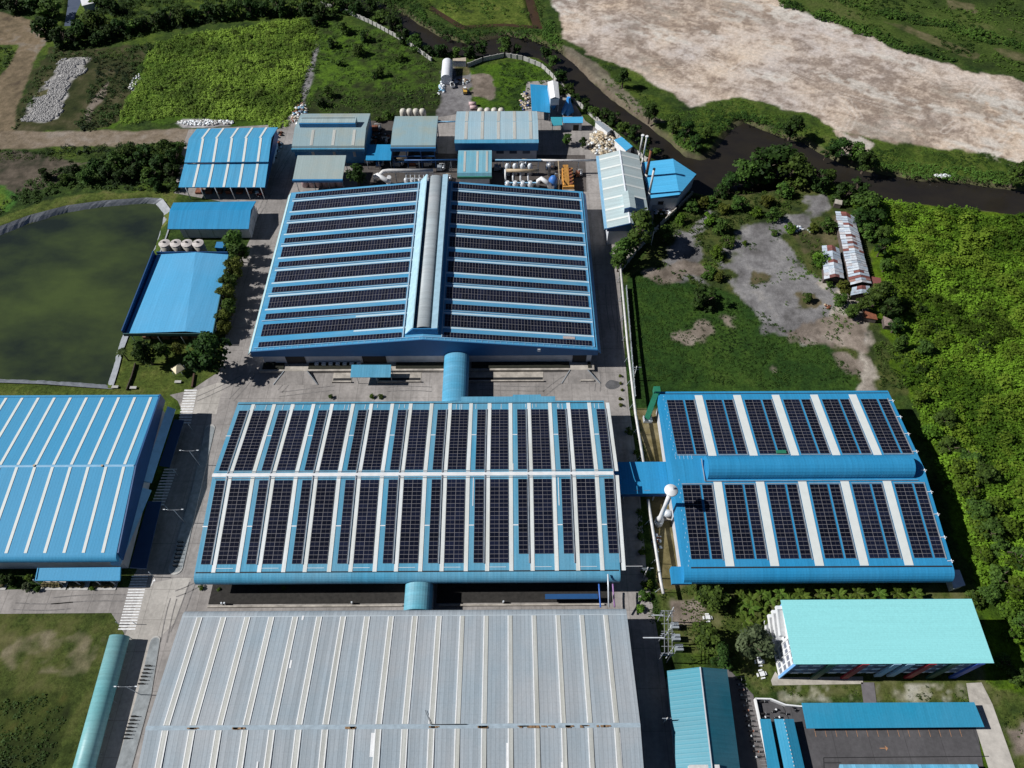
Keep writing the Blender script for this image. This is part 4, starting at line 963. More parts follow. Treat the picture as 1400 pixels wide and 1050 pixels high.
# Q: blue gable shed by the silos
qa, qb, qc, qd = G3(237, 277, 6.2), G3(350, 275, 6.2), G3(343, 287, 7.6), G3(232, 287.5, 7.6)
qe, qf = G3(340, 313, 5.6), G3(229, 313, 5.6)
Q = thing('gable_shed', 'plain deep-blue gable shed behind the four pale silos', 'shed', base([qa, qb, qe, qf]))
M_roofQ = sheet('azure_deep_roof', (.022, .245, .48), 'x', .9, wear=.02, tone=.04)
one(Q, 'roof', M_roofQ, lambda m: slab(m, [qd, qc, qe, qf], .3)); one(Q, 'roof', M_roofQ, lambda m: slab(m, [qa, qb, qc, qd], .3))
one(Q, 'wall', M_wall, lambda m: m.poly([(qf[0] + 4, qf[1] + 1), (qe[0] - .6, qe[1] + 1), (qb[0] - .8, qb[1] - 1), (qa[0] + 2, qa[1] - 1)], 0, 5.4))
one(Q, 'wall_post', M_grey, lambda m: [m.box(qf[0] + 6 + 5.2 * k, qf[0] + 6.3 + 5.2 * k, qf[1] + .8, qf[1] + .98, 0, 5.3) for k in range(5)])
one(Q, 'brace', M_grey, lambda m: [m.bar((qe[0] - .3, qe[1] + 3 + 5 * k, 0), (qe[0] + .1, qe[1] + 3 + 5 * k, 5), .2) for k in range(3)])
bx = thing('pump_box', 'small bright blue box hut beside the fourth silo', 'hut', (*G(301, 340), 0))
one(bx, 'body', M_roofQ, lambda m: m.box(G(297, 345)[0], G(307, 345)[0], G(301, 345)[1], G(301, 345)[1] + 3, 0, 2.3)); one(bx, 'roof', M_blue, lambda m: m.box(G(296.5, 345)[0], G(307.6, 345)[0], G(301, 345)[1] - .2, G(301, 345)[1] + 3.2, 2.301, 2.5))

# S: blue-grey warehouse with roof monitor, T, U, V sheds
def tiltroof(m, x0, x1, pts, th=.3): m.prism([(y, z) for y, z in pts] + [(y, z - th) for y, z in pts[::-1]], x0, x1)
M_roofS = sheet('faded_blue_roof', (.27, .37, .40), 'x', 1.0, wear=.35, worn=(.38, .36, .27), lo=.45, tone=.02, streak=.05)
S = thing('warehouse', 'faded blue-grey warehouse with a long blue roof monitor', 'warehouse', (-76, 265, 0))
sx0, sx1 = -91.0, -60.6
one(S, 'roof', M_roofS, lambda m: m.prism([(256.6, 7.6), (257.4, 9.0), (267, 10.8), (280.5, 8.6), (280.5, 7.2)], sx0, sx1))
one(S, 'eave_band', sheet('eave_blue', (.05, .28, .45), 'x', 1.0), lambda m: m.box(sx0 - .1, sx1 + .1, 255.8, 256.58, 7.2, 8.5))
one(S, 'wall', M_blue, lambda m: m.box(sx0 + .3, sx1 - .3, 257.5, 280, 0, 7.2))
mon = one(S, 'roof_monitor', sheet('monitor_roof', (.30, .42, .46), 'x', 1.0, wear=.3, worn=(.4, .38, .3)), lambda m: m.prism([(268.6, 10.2), (268.2, 12.6), (272.5, 12.5), (272.5, 9.6)], sx0 + 2.2, sx1 - 4.4))
one(mon, 'louvre', M_blue, lambda m: m.box(sx0 + 2.2, sx1 - 4.4, 267.6, 268.15, 10.7, 12.5)); one(mon, 'slot', M_dark, lambda m: m.box(sx0 + 2.6, sx1 - 4.8, 271.4, 271.8, 12.45, 12.56))
for x in (-83.5, -74.5, -66): one(S, 'skylight', M_cream, lambda m: slope_box(m, x, x + 1.2, 257.6, 266, lambda y: 9.0 + (y - 257.4) * .1875, off=.03))
for x in (-83.5, -74.5, -66): one(S, 'wall_light', M_grey, lambda m: m.box(x, x + 1.1, 257.35, 257.49, 3.5, 6.8))
S2 = thing('tank_shelter', 'lower grey-green lean-to roof sheltering pink tanks', 'shelter', (-78, 244, 0))
one(S2, 'roof', sheet('grey_green_roof', (.31, .385, .385), 'x', 1.0, wear=.3, worn=(.40, .38, .32), lo=.45, tone=.02, streak=.05), lambda m: tiltroof(m, -87.8, -67.6, [(238.2, 7.2), (251.8, 8.5)]))
one(S2, 'eave_band', M_blue, lambda m: m.box(-87.9, -67.5, 237.4, 238.18, 6.2, 7.3))
one(S2, 'post', M_grey, lambda m: [m.cyl(x, y, 0, 7, .15, 6) for x in (-87, -80, -74, -68.2) for y in (239, 251)])
T = thing('process_shed', 'square faded olive-blue process shed over open steel framing', 'shed', (-40, 265, 0))
one(T, 'roof', sheet('olive_blue_roof', (.25, .37, .41), 'x', .9, wear=.4, worn=(.36, .35, .25), lo=.45, tone=.02, streak=.05), lambda m: m.prism([(255.2, 8.6), (256.0, 10.2), (266, 11.2), (276.4, 10.0), (276.4, 8.8)], -49.2, -30.5))
one(T, 'eave_band', M_blue, lambda m: m.box(-49.3, -30.4, 254.5, 255.18, 8.2, 9.8))
one(T, 'frame', M_bluedk, lambda m: ([m.bar((x, y, 0), (x, y, 8.6), .35) for x in (-48.8, -42.8, -36.8, -31) for y in (254.2, 264, 275)], [m.bar((-48.8, 254.2, z), (-31, 254.2, z), .3) for z in (3, 6)]))
one(T, 'floor_deck', M_dark, lambda m: m.box(-48.4, -31.2, 255, 275, 3.2, 3.4))
U = thing('warehouse', 'long pale-blue warehouse with a deep blue clerestory band and five skylights', 'warehouse', (-5, 265, 0))
ux0, ux1 = -22.6, 12.6
one(U, 'roof', sheet('pale_blue_roof', (.31, .46, .54), 'x', .9, wear=.25, worn=(.46, .50, .50), tone=.03, streak=.05), lambda m: m.prism([(259.4, 10.4), (269.5, 11.9), (280.6, 9.4), (280.6, 8.8), (259.4, 8.8)], ux0, ux1))
one(U, 'eave_band', sheet('u_eave', (.08, .36, .56), 'x', .9), lambda m: m.prism([(259.38, 10.35), (258.2, 9.5), (258.2, 9.0), (259.38, 9.0)], ux0 - .1, ux1 + .1))
one(U, 'clerestory', M_blue, lambda m: m.box(ux0, ux1, 258.7, 259.2, 5.2, 8.95))
one(U, 'wall', M_wall, lambda m: m.box(ux0 + .6, ux1 - .6, 259.3, 280, 0, 8.7))
for k in range(5):
    x = -18.6 + 6.85 * k
    one(U, 'skylight', M_cream, lambda m: (slope_box(m, x, x + 1.3, 259.6, 269.3, lambda y: 10.4 + (y - 259.4) * .1485, off=.03), slope_box(m, x, x + 1.3, 269.8, 280.4, lambda y: 11.9 - (y - 269.5) * .2252, off=.03)))
one(U, 'wall_window', plain('dim_glazing', (.03, .05, .09), .3), lambda m: [m.box(-22 + 5.6 * k, -18.8 + 5.6 * k, 258.9, 259.28, 3.6, 5.1) for k in range(6)])
V = thing('valve_house', 'small light-blue roofed house with three cream roof strips', 'house', (-14, 245, 0))
M_roofV = sheet('light_blue_roof', (.12, .38, .52), 'x', .8, wear=.3, worn=(.35, .42, .40))
one(V, 'roof', M_roofV, lambda m: tiltroof(m, -21, -7, [(240.6, 6.4), (241.4, 7.6), (254.6, 8.6)], .5))
one(V, 'eave_band', M_green, lambda m: m.box(-21.1, -6.9, 240.1, 240.58, 5.5, 6.5))
for x in (-18.6, -13.4, -9.4): one(V, 'skylight', M_cream, lambda m: slope_box(m, x, x + .9, 242, 254, lambda y: 7.6 + (y - 241.4) * .0758, off=.03))
one(V, 'wall', M_wall, lambda m: m.box(-20, -8, 242, 254, 0, 6.2))
W_ = thing('link_roof', 'low blue link roof half in shade between two process sheds', 'roof', (-55, 256, 0))
one(W_, 'roof', M_roofQ, lambda m: tiltroof(m, -60.2, -49.6, [(253.0, 5.0), (262, 6.2)]))
one(W_, 'post', M_grey, lambda m: [m.cyl(x, 253.6, 0, 4.8, .15, 6) for x in (-59.8, -55, -50)])

# X: boiler house, Y: blue annex, chimneys
X_ = thing('boiler_house', 'long pale-grey ridged boiler house with white roof bands and a dormer vent', 'boiler house', (45.8, 229, 0))
M_roofX = sheet('boiler_roof', (.38, .48, .50), 'y', .9, wear=.2, worn=(.5, .5, .48), rough=.5)
bx0, bx1, by0, by1, bxr = 37.4, 54.1, 206.9, 250.3, 45.9
zxL = lambda x: 11.6 - (bxr - x) * .30; zxR = lambda x: 11.6 - (x - bxr) * .30
one(X_, 'roof', M_roofX, lambda m: m.prism([(bx0, zxL(bx0)), (bxr, 11.6), (bx1, zxR(bx1)), (bx1, 8.2), (bx0, 8.2)], by0, by1, 'y'))
one(X_, 'eave_band', M_bluelt, lambda m: m.box(bx0 - 1.0, bx0 - .02, by0, by1, 8.1, 8.9))
one(X_, 'gable', M_bluedk, lambda m: m.prism([(bx0, 8.9), (bxr, 11.5), (bx1, 8.9), (bx1, 7.6), (bx0, 7.6)], by0 - .25, by0 - .01, 'y'))
one(X_, 'wall', M_wall, lambda m: m.box(bx0 + .8, bx1 - .8, by0 + .6, by1 - .6, 0, 8.15))
for k in range(7):
    y = 210.2 + 6.1 * k
    one(X_, 'roof_band', M_skyE, lambda m: (slope_box(m, y, y + 1.0, bx0 + .1, bxr - .4, zxL, 'y', off=.03), slope_box(m, y, y + 1.0, bxr + .4, bx1 - .1, zxR, 'y', off=.03)))
one(X_, 'ridge_cap', M_lite, lambda m: m.prism([(bxr - .45, 11.5), (bxr + .45, 11.5), (bxr, 11.78)], by0, by1, 'y'))
dv = one(X_, 'dormer_vent', M_roofX, lambda m: m.prism([(bxr - 1.4, 10.9), (bxr - 1.9, 13.2), (bxr + .3, 13.9), (bxr + 2.6, 13.2), (bxr + 2.2, 10.5)], 213.2, 222.6, 'y'))
one(dv, 'end_panel', M_bluedk, lambda m: m.prism([(bxr - 1.8, 11), (bxr - 1.9, 13.1), (bxr + .3, 13.8), (bxr + 2.6, 13.1), (bxr + 2.2, 10.6)], 212.9, 213.19, 'y'))
Y_ = thing('annex_building', 'bright blue pointed-plan annex building beside the dark canal', 'building', (67, 238, 0))
ya, yb, yc, yd, ye = G3(877, 222, 7), G3(920, 217, 8.6), G3(952, 238, 6.6), G3(929, 266, 8.6), G3(889, 271, 7)
M_roofY = sheet('annex_roof', (.07, .38, .66), 'y', 1.0, wear=.02, tone=.03)
one(Y_, 'roof', M_roofY, lambda m: slab(m, [ya, yb, yd, ye], .3)); one(Y_, 'roof', M_roofY, lambda m: slab(m, [yb, yc, yd], .3))
one(Y_, 'wall', M_wall, lambda m: m.poly(inset([ya, yb, yc, yd, ye], .95), 0, 6.4))
one(Y_, 'window', M_dark, lambda m: (lambda P: m.bar((*lerp(P[4], P[3], .3), 4), (*lerp(P[4], P[3], .5), 4), .16, 1.6))([(p[0], p[1] - .08) for p in inset([ya, yb, yc, yd, ye], .95)]))
one(Y_, 'gate', M_grey, lambda m: (lambda P: m.bar((*lerp(P[4], P[3], .1), 1.5), (*lerp(P[4], P[3], .62), 1.5), .12, 3))([(p[0], p[1] - .08) for p in inset([ya, yb, yc, yd, ye], .95)]))
for (bqx, bqy, tpx, tpy, h, r, mm, lab) in ((872, 224, 875.5, 205.5, 14, .38, M_pipe, 'short pale capped chimney at the rear of the boiler house'), (876, 234, 882, 200, 17, .36, M_pipe, 'tall pale chimney with a white cap behind the boiler house'),
                                   (880, 260, 887, 222, 20, .6, M_rust, 'rusty brown chimney with a pale lower section beside the blue annex'), (884, 284, 892, 249, 19, .5, M_pipe, 'grey chimney nearest the camera beside the blue annex')):
    bx_, by_ = G(bqx, bqy, 0)
    ch = thing('chimney', lab, 'chimney', (bx_, by_, 0), 'boiler chimneys')
    one(ch, 'stack', mm, lambda m: m.tube([(bx_, by_, h * .42), (bx_, by_, h)], [r, r * .9], 12)); one(ch, 'base_pipe', M_pipe, lambda m: m.tube([(bx_, by_, 0), (bx_, by_, h * .419)], [r * 1.15, r * 1.1], 12))
    one(ch, 'rim', M_white if 'capped' in lab or 'cap ' in lab else M_black, lambda m: m.cyl(bx_, by_, h + .005, h + .5, r * 1.7 if 'cap' in lab else r * 1.05, 12))
# rear cluster by the canal
def hut(name, label, cat, pts, z0, z1, roofmat, wallmat=None, th=.2, inset_=.9):
    """lean-to: outline in the photograph (rear-left, rear-right, front-right, front-left), rear height z0, front height z1"""
    P = [G3(*p, z0 if i < 2 else z1) for i, p in enumerate(pts)]
    r = thing(name, label, cat, base(P))
    one(r, 'roof', roofmat, lambda m: slab(m, P, th))
    if wallmat: one(r, 'wall', wallmat, lambda m: m.poly(inset(P, inset_), 0, min(z0, z1) - th - .02))
    else: one(r, 'post', M_grey, lambda m: [m.cyl(x, y, 0, min(z0, z1) - th, .12, 6) for x, y in inset(P, .93)])
    return r
M_teal = sheet('teal_roof', (.035, .30, .38), 'y', .8, wear=.05, tone=.05)
hut('lean_to', 'plain blue lean-to roof near the canal bend, rear of the plant', 'lean-to', [(725, 115), (751, 117), (752, 154), (727, 151)], 5.5, 5, M_roofQ)
sil = thing('hopper_house', 'white ridged box house with blue hopper beneath beside the canal', 'hopper', (*G(757, 133), 0))
p0, p1, p2, p3 = G3(748.5, 112, 9), G3(763, 112, 9), G3(765, 134.5, 9), G3(752.5, 135, 9)
one(sil, 'roof', M_white, lambda m: (slab(m, [p0, (*lerp(p0, p1, .5)[:2], 9.8), (*lerp(p3, p2, .5)[:2], 9.8), p3], .2), slab(m, [(*lerp(p0, p1, .5)[:2], 9.8), p1, p2, (*lerp(p3, p2, .5)[:2], 9.8)], .2)))
one(sil, 'wall', M_lite, lambda m: m.poly(inset([p0, p1, p2, p3], .96), 5.5, 8.75))
hc = base([p0, p1, p2, p3])
one(sil, 'hopper', plain('strong_blue', (.03, .22, .60), .5), lambda m: m.lathe(hc[0], hc[1] - 3, [(.6, 1.4), (2.0, 5.0), (2.0, 6.0)], 10)); one(sil, 'leg', M_grey, lambda m: [m.cyl(x, y, 0, 5.5, .15, 6) for x, y in inset([p0, p1, p2, p3], .85)])
hp = thing('loading_hopper', 'bright blue tapering hopper standing between blue sheds by the canal', 'hopper', (*G(776, 152), 0)); hx, hy = G(776, 154)
one(hp, 'cone', plain('strong_blue2', (.04, .27, .68), .5), lambda m: m.lathe(hx, hy, [(3.0, .3), (2.6, 2.0), (1.2, 5.5), (.9, 7.8)], 4, False)); one(hp, 'chute', plain('strong_blue3', (.10, .35, .72), .5), lambda m: m.bar((hx - 2.6, hy - 2.4, .8), (hx + .6, hy, 6), .9)); one(hp, 'leg', M_grey, lambda m: [m.cyl(hx + i * 2.2, hy + j * 2.2, 0, 1.2, .15, 6) for i in (-1, 1) for j in (-1, 1)])
hut('workshop', 'low blue-roofed workshop with grey walls and a dark doorway', 'workshop', [(769, 160), (797, 159.5), (797, 168), (770, 168)], 4.4, 4.0, M_roofY, M_wall)
hut('workshop', 'pale teal lean-to attached to the left of the workshop', 'workshop', [(753, 160), (768.5, 160), (768.8, 171), (755, 172)], 4.2, 3.6, M_teal, None)
dw = bpy.data.objects['workshop']; q0 = G3(784, 176, 0)
one(dw, 'doorway', M_dark, lambda m: m.box(q0[0] - .3, q0[0] + 2.2, G(784, 168, 4)[1] + .1, G(784, 168, 4)[1] + .6, 0, 2.8))
hut('guard_hut', 'small sky-blue hut with white walls behind the boiler house', 'hut', [(850, 187), (865, 200), (856, 206), (840, 191)], 4.2, 4.2, M_roofY, M_white)
hut('store_row', 'grey flat-roofed row of stores against the canal wall', 'store', [(820, 165), (836, 177), (831, 181), (813, 166)], 3.2, 3.0, M_grey, M_white)
# white barrel shed and little cabin at the top
bs = thing('barrel_shed', 'white round-topped shed in the meadow yard', 'shed', (*G(610, 100), 0))
b0, b1 = G3(610, 107, 3.5), G3(611, 84, 3.5)
one(bs, 'roof', sheet('white_ribbed', (.68, .70, .74), 'y', 1.4, tone=.03, wear=.1), lambda m: m.prism([(b0[0] + 2.55 * math.cos(R(a)), 3.0 + 2.3 * math.sin(R(a))) for a in range(180, -1, -15)] + [(b0[0] + 2.55, 2.4), (b0[0] - 2.55, 2.4)], b0[1], b1[1], 'y'))
one(bs, 'wall', M_wall, lambda m: m.box(b0[0] - 2.4, b0[0] + 2.4, b0[1] + .2, b1[1] - .2, 0, 2.4))
cb = hut('site_cabin', 'small flat tan-roofed cabin with two dark windows in the meadow yard', 'cabin', [(619, 80), (637, 78.5), (637, 83.5), (619, 83)], 3.0, 3.0, plain('tan_roof', (.42, .36, .28), .8), M_wall, inset_=.98)
q0, q1 = G3(619, 83.3, 2), G3(637, 83.3, 2)
one(cb, 'window', M_dark, lambda m: [m.box(q0[0] + t - .5, q0[0] + t + .5, q0[1] - 1.4, q0[1] - .2, 1.2, 2.2) for t in (1.8, 4.0)])
# hostel block J
jx0, jx1, jy0, jy1, jz = 69.6, 118.9, 45.8, 61.6, 14.6
J = thing('hostel_block', 'four storey hostel with a turquoise roof and coloured balcony fins', 'apartment block', ((jx0 + jx1) / 2, (jy0 + jy1) / 2, 0))
one(J, 'roof', sheet('turquoise_roof', (.27, .66, .68), 'y', .5, wear=.03, worn=(.33, .66, .66), tone=.008, streak=.03, rough=.7, spec=.1), lambda m: m.hexa([(jx0, jy0, jz), (jx1, jy0, jz), (jx1, jy1, jz + .6), (jx0, jy1, jz + .6)], [(jx0, jy0, jz + .22), (jx1, jy0, jz + .22), (jx1, jy1, jz + .82), (jx0, jy1, jz + .82)]))
wx0, wx1, wy0, wy1 = 70.6, 116.8, 47.4, 61.0
one(J, 'wall', plain('hostel_wall', (.74, .77, .80), .8, var=.08), lambda m: m.box(wx0 + .5, wx1, wy0, wy1, 0, jz - .05))
one(J, 'end_wall', M_white, lambda m: m.box(wx0, wx0 + .49, wy0 - 1.2, wy1, 0, jz - .05))
one(J, 'corner_fin', plain('sky_blue_paint', (.18, .42, .78), .6, var=.05), lambda m: (m.box(wx0 - .35, wx0 - .005, wy0 - 1.6, wy0 - .9, 0, jz - .1), m.box(wx0 - .35, wx0 - .005, wy1 - .5, wy1 + .2, 0, jz - .1)))
def f(m):
    for k in range(4):
        z = .4 + 3.55 * k
        for y in range(4): m.box(wx0 - .06, wx0 - .004, wy0 - .6 + 1.5 * y, wy0 + .55 + 1.5 * y, z + .5, z + 2.9)
one(J, 'end_window', plain('grey_glazing', (.20, .22, .28), .3, var=.1), f)
def f(m):
    for k in range(5):
        z = .2 + 3.45 * k
        m.box(wx0 - .28, wx0 - .062, wy0 - .9, wy0 + 5.2, z, z + .25)
    m.box(wx0 - .28, wx0 - .062, wy0 + 2.3, wy0 + 2.5, .3, jz - .2); m.box(wx0 - .28, wx0 - .062, wy0 + 5.2, wy0 + 5.5, .3, jz - .2)
one(J, 'end_frame', M_white, f)
def f(m):
    for k in range(4):
        z = .3 + 3.5 * k
        m.hexa([(wx0 - 1.9, wy0 + 6.2, z), (wx0 - .01, wy0 + 6.2, z), (wx0 - .01, wy0 + 12.4, z + 1.75), (wx0 - 1.9, wy0 + 12.4, z + 1.75)], [(wx0 - 1.9, wy0 + 6.2, z + 1.1), (wx0 - 1.7, wy0 + 6.2, z + 1.1), (wx0 - 1.7, wy0 + 12.4, z + 2.85), (wx0 - 1.9, wy0 + 12.4, z + 2.85)])
        m.box(wx0 - 1.9, wx0 - .01, wy0 + 12.4, wy0 + 13.3, z + 1.7, z + 2.85)
one(J, 'stair', M_white, f)
def f(m):
    for k in range(4):
        z = .4 + 3.5 * k
        if k: m.box(wx0 + .5, wx1, wy0 - 1.1, wy0 - .01, z, z + .15)
        for i in range(14):
            x = wx0 + .6 + i * (wx1 - wx0 - .6) / 14
            if k: m.box(x + 1.0, x + 3.0, wy0 - 1.2, wy0 - 1.11, z, z + 1.05)
one(J, 'balcony', plain('balcony_grey', (.70, .76, .82), .7, var=.1), f)
def f(m):
    for k in range(4):
        z = .4 + 3.5 * k
        for i in range(14):
            x = wx0 + .6 + i * (wx1 - wx0 - .6) / 14
            m.box(x + .3, x + 1.1, wy0 - .05, wy0 - .004, z + .2, z + 2.3); m.box(x + 1.4, x + 2.7, wy0 - .05, wy0 - .004, z + 1.0, z + 2.3)
one(J, 'balcony_door', M_dark, f)
for x, cl, nm in ((79.3, (.02, .09, .06), 'dark green balcony fin left of the entrance'), (87.4, (.35, .02, .035), 'crimson balcony fin left of the entrance'), (95.3, (.30, .46, .60), 'pale blue fin left of the entrance'), (98.6, (.30, .46, .60), 'pale blue fin right of the entrance'),
                  (104.0, (.35, .02, .035), 'crimson balcony fin right of the entrance'), (109.8, (.02, .08, .06), 'dark green balcony fin right of the entrance'), (115.9, (.04, .10, .45), 'blue fin at the right corner')):
    one(J, 'fin', plain('fin_%d%d%d' % tuple(int(q * 100) for q in cl), cl, .6, var=.05), lambda m: m.box(x - .9, x + .9, wy0 - 1.75, wy0 - 1.25, .0 if 'pale' not in nm else 2.2, jz - .1), nm)
one(J, 'entrance', M_dark, lambda m: m.box(95.6, 98.4, wy0 - .08, wy0 - .003, 0, 2.6))
# K: teal gable building at the bottom
ka, kb, kc, kd, ke, kf = G3(912, 917, 4.8), G3(957, 912, 9.0), G3(994, 915, 4.8), G3(1012, 1052, 4.8), G3(974, 1056, 9.0), G3(925, 1056, 4.8)
K = thing('gable_building', 'teal gable roofed building at the bottom beside the motorcycle alley', 'building', base([ka, kc, kd, kf]))
M_K = sheet('teal_gable', (.010, .19, .265), 'y', 1.0, wear=.08, worn=(.03, .26, .34), streak=.1, tile=2.2); M_K2 = sheet('teal_gable_shaded', (.018, .18, .25), 'y', 1.0, wear=.06, tone=.04, tile=2.2)  # second teal is a darker copy for the slope turned from the sun
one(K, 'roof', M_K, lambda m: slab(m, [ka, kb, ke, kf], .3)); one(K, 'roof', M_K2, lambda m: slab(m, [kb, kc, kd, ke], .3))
one(K, 'wall', M_wall, lambda m: m.poly(inset([ka, kb, kc, kd, ke, kf], .93), 0, 4.5))
one(K, 'ridge_cap', M_lite, lambda m: m.bar((*kb[:2], kb[2] + .08), (*ke[:2], ke[2] + .08), .3, .1))
one(K, 'flue', M_pipe, lambda m: m.box(ke[0] - 5, ke[0] + 2, G(960, 1046, 8)[1] - 2, G(960, 1046, 8)[1], 5.8, 8.6))
# L: car park canopies
def canopy(name, label, pts, zs, mat, nposts=8):
    P = [G3(*p, z) for p, z in zip(pts, zs)]
    r = thing(name, label, 'canopy', base(P)); one(r, 'roof', mat, lambda m: slab(m, P, .16))
    def f(m):
        for i in range(nposts):
            t = (i + .5) / nposts
            for u, v in ((0, 1), (3, 2)):
                x, y, z = lerp(lerp(P[u], P[v], t), lerp(P[3 - u], P[3 - v], t), .12); m.cyl(x, y, .04, z - .3, .09, 6)
    one(r, 'post', M_grey, f); return r
M_cp = sheet('car_canopy_roof', (.022, .25, .42), 'x', .7, wear=.03, tone=.03, streak=.05)
canopy('parking_canopy', 'long teal-blue car parking canopy in front of the hostel', [(1096, 961), (1332, 960), (1346, 994), (1103, 996)], (3.1, 3.1, 2.6, 2.6), M_cp, 10)
canopy('parking_canopy', 'ribbed light blue canopy cut off by the bottom edge', [(1148, 1045), (1336, 1045), (1360, 1100), (1135, 1100)], (2.8, 2.8, 3.2, 3.2), sheet('ribbed_sky_roof', (.10, .36, .55), 'x', 1.0, wear=.25, worn=(.35, .55, .65), tone=.2), 9)
canopy('motorcycle_canopy', 'narrow blue motorcycle canopy along the white wall', [(1039, 983), (1053.5, 983), (1074, 1090), (1056, 1090)], (2.7, 2.7, 2.7, 2.7), M_cp, 5)
p0, p1, p2 = G3(1058.5, 983, 2.6), G3(1071.5, 983, 3.4), G3(1085, 983, 2.6); q0, q1, q2 = G3(1080, 1090, 2.6), G3(1095, 1090, 3.4), G3(1109, 1090, 2.6)
mc = thing('motorcycle_canopy', 'ridged blue motorcycle canopy beside the narrow one', 'canopy', base([p0, p2, q2, q0]))
one(mc, 'roof', M_cp, lambda m: slab(m, [p0, p1, q1, q0], .15)); one(mc, 'roof', M_cp, lambda m: slab(m, [p1, p2, q2, q1], .15))
one(mc, 'ridge_bolts', M_lite, lambda m: [m.box(*(lambda c: (c[0] - .1, c[0] + .1, c[1] - .15, c[1] + .15, 3.4, 3.47))(lerp(p1, q1, .01 + .05 * k)) ) for k in range(20)])
one(mc, 'post', M_grey, lambda m: [m.cyl(*lerp(p1, q1, t)[:2], .04, 3.2, .1, 6) for t in (.05, .35, .65, .95)])
# wall round the motorcycle yard
def wall_line(name, label, pts, h, th, mat, z=0., cat='wall', posts=None, pitch=3.):
    P = pg(pts, 0)
    if posts:
        r = thing(name, label, cat, (*P[0], 0))
        def f(m):
            for a_, b_ in zip(P, P[1:]): m.bar((*a_, z + h / 2), (*b_, z + h / 2), th, h)
        one(r, 'panel', mat, f)
        def f(m):
            for a_, b_ in zip(P, P[1:]):
                L = math.dist(a_, b_); n = max(1, int(L / pitch))
                for i in range(n + 1):
                    x, y = lerp(a_, b_, i / n); m.box(x - th, x + th, y - th, y + th, z, z + h + .15)
        one(r, 'post', posts, f); return r
    m = MB()
    for a_, b_ in zip(P, P[1:]): m.bar((*a_, z + h / 2), (*b_, z + h / 2), th, h)
    return tag(m.build(name, mat, origin=(*P[0], 0)), label, cat)
wall_line('yard_wall', 'low white wall round the motorcycle yard', [(1097, 967), (1092, 967), (1072, 965), (1052, 957), (1031, 956.5), (1040, 1000), (1062, 1100)], 1.4, .35, M_white)
wall_line('boundary_wall', 'pale boundary wall along the canal north of the meadow yard', [(640, 92), (660, 84), (690, 78), (715, 82), (740, 92), (757, 108), (760, 114)], 2.2, .3, M_kerb, posts=M_kerb)
wall_line('boundary_wall', 'pale boundary wall running from the blue hopper to the annex', [(774, 132), (800, 152), (822, 172), (838, 184), (866, 208), (884, 222)], 2.2, .3, M_kerb, posts=M_kerb)
wall_line('boundary_wall', 'thin pale wall behind the grass field at top centre', [(440, 8), (470, 16), (510, 34), (532, 46), (560, 62), (590, 84)], 2.0, .3, M_kerb, posts=M_kerb)
wall_line('boundary_wall', 'grey block wall slanting past the tree below the boiler house', [(848, 372), (870, 345), (900, 312), (925, 288), (945, 268)], 2.2, .35, M_platform, posts=M_platform)
wall_line('plot_fence', 'mesh fence between the east road and the green grass lot', [(856, 395), (862, 470), (868, 545)], 1.8, .12, M_grey, cat='fence', posts=M_lite)
# rusty sheds on the right
def patch_roof(name):
    if name in _M: return _M[name]
    t = NT(name); co = t.n('TexCoord').outputs['UV']; sp = t.n('SeparateXYZ'); t.l(co, sp.inputs[0])
    wn = t.n('TexWhiteNoise', noise_dimensions='2D'); cb_ = t.n('CombineXYZ'); t.l(t.math('FLOOR', sp.outputs[0]), cb_.inputs[0]); t.l(t.math('FLOOR', t.math('MULTIPLY', sp.outputs[1], 2.0)), cb_.inputs[1]); t.l(cb_.outputs[0], wn.inputs['Vector'])
    cr_ = t.n('ValToRGB'); e = cr_.color_ramp; e.interpolation = 'CONSTANT'
    for p_, c_ in ((0, (.42, .50, .58)), (.25, (.52, .57, .62)), (.5, (.36, .43, .50)), (.68, (.46, .46, .48)), (.84, (.20, .07, .06)), (.92, (.30, .17, .14)), (.97, (.14, .05, .045))):
        el = e.elements.new(p_) if p_ else e.elements[0]; el.color = (*c_, 1)
    t.l(wn.outputs[0], cr_.inputs[0])
    c = t.mix(t.ramp(t.noise(t.n('TexCoord').outputs['Object'], .8, 5, .7), 0, .6, .5, .75), cr_.outputs[0], (.24, .12, .09))
    t.l(t.val(c, t.ramp(t.noise(t.n('TexCoord').outputs['Object'], 3., 4, .7), .75, 1.2, .3, .7)), t.b.inputs['Base Color']); t.b.inputs['Roughness'].default_value = .6
    _M[name] = t.m; return t.m
M_patch = patch_roof('patched_iron')
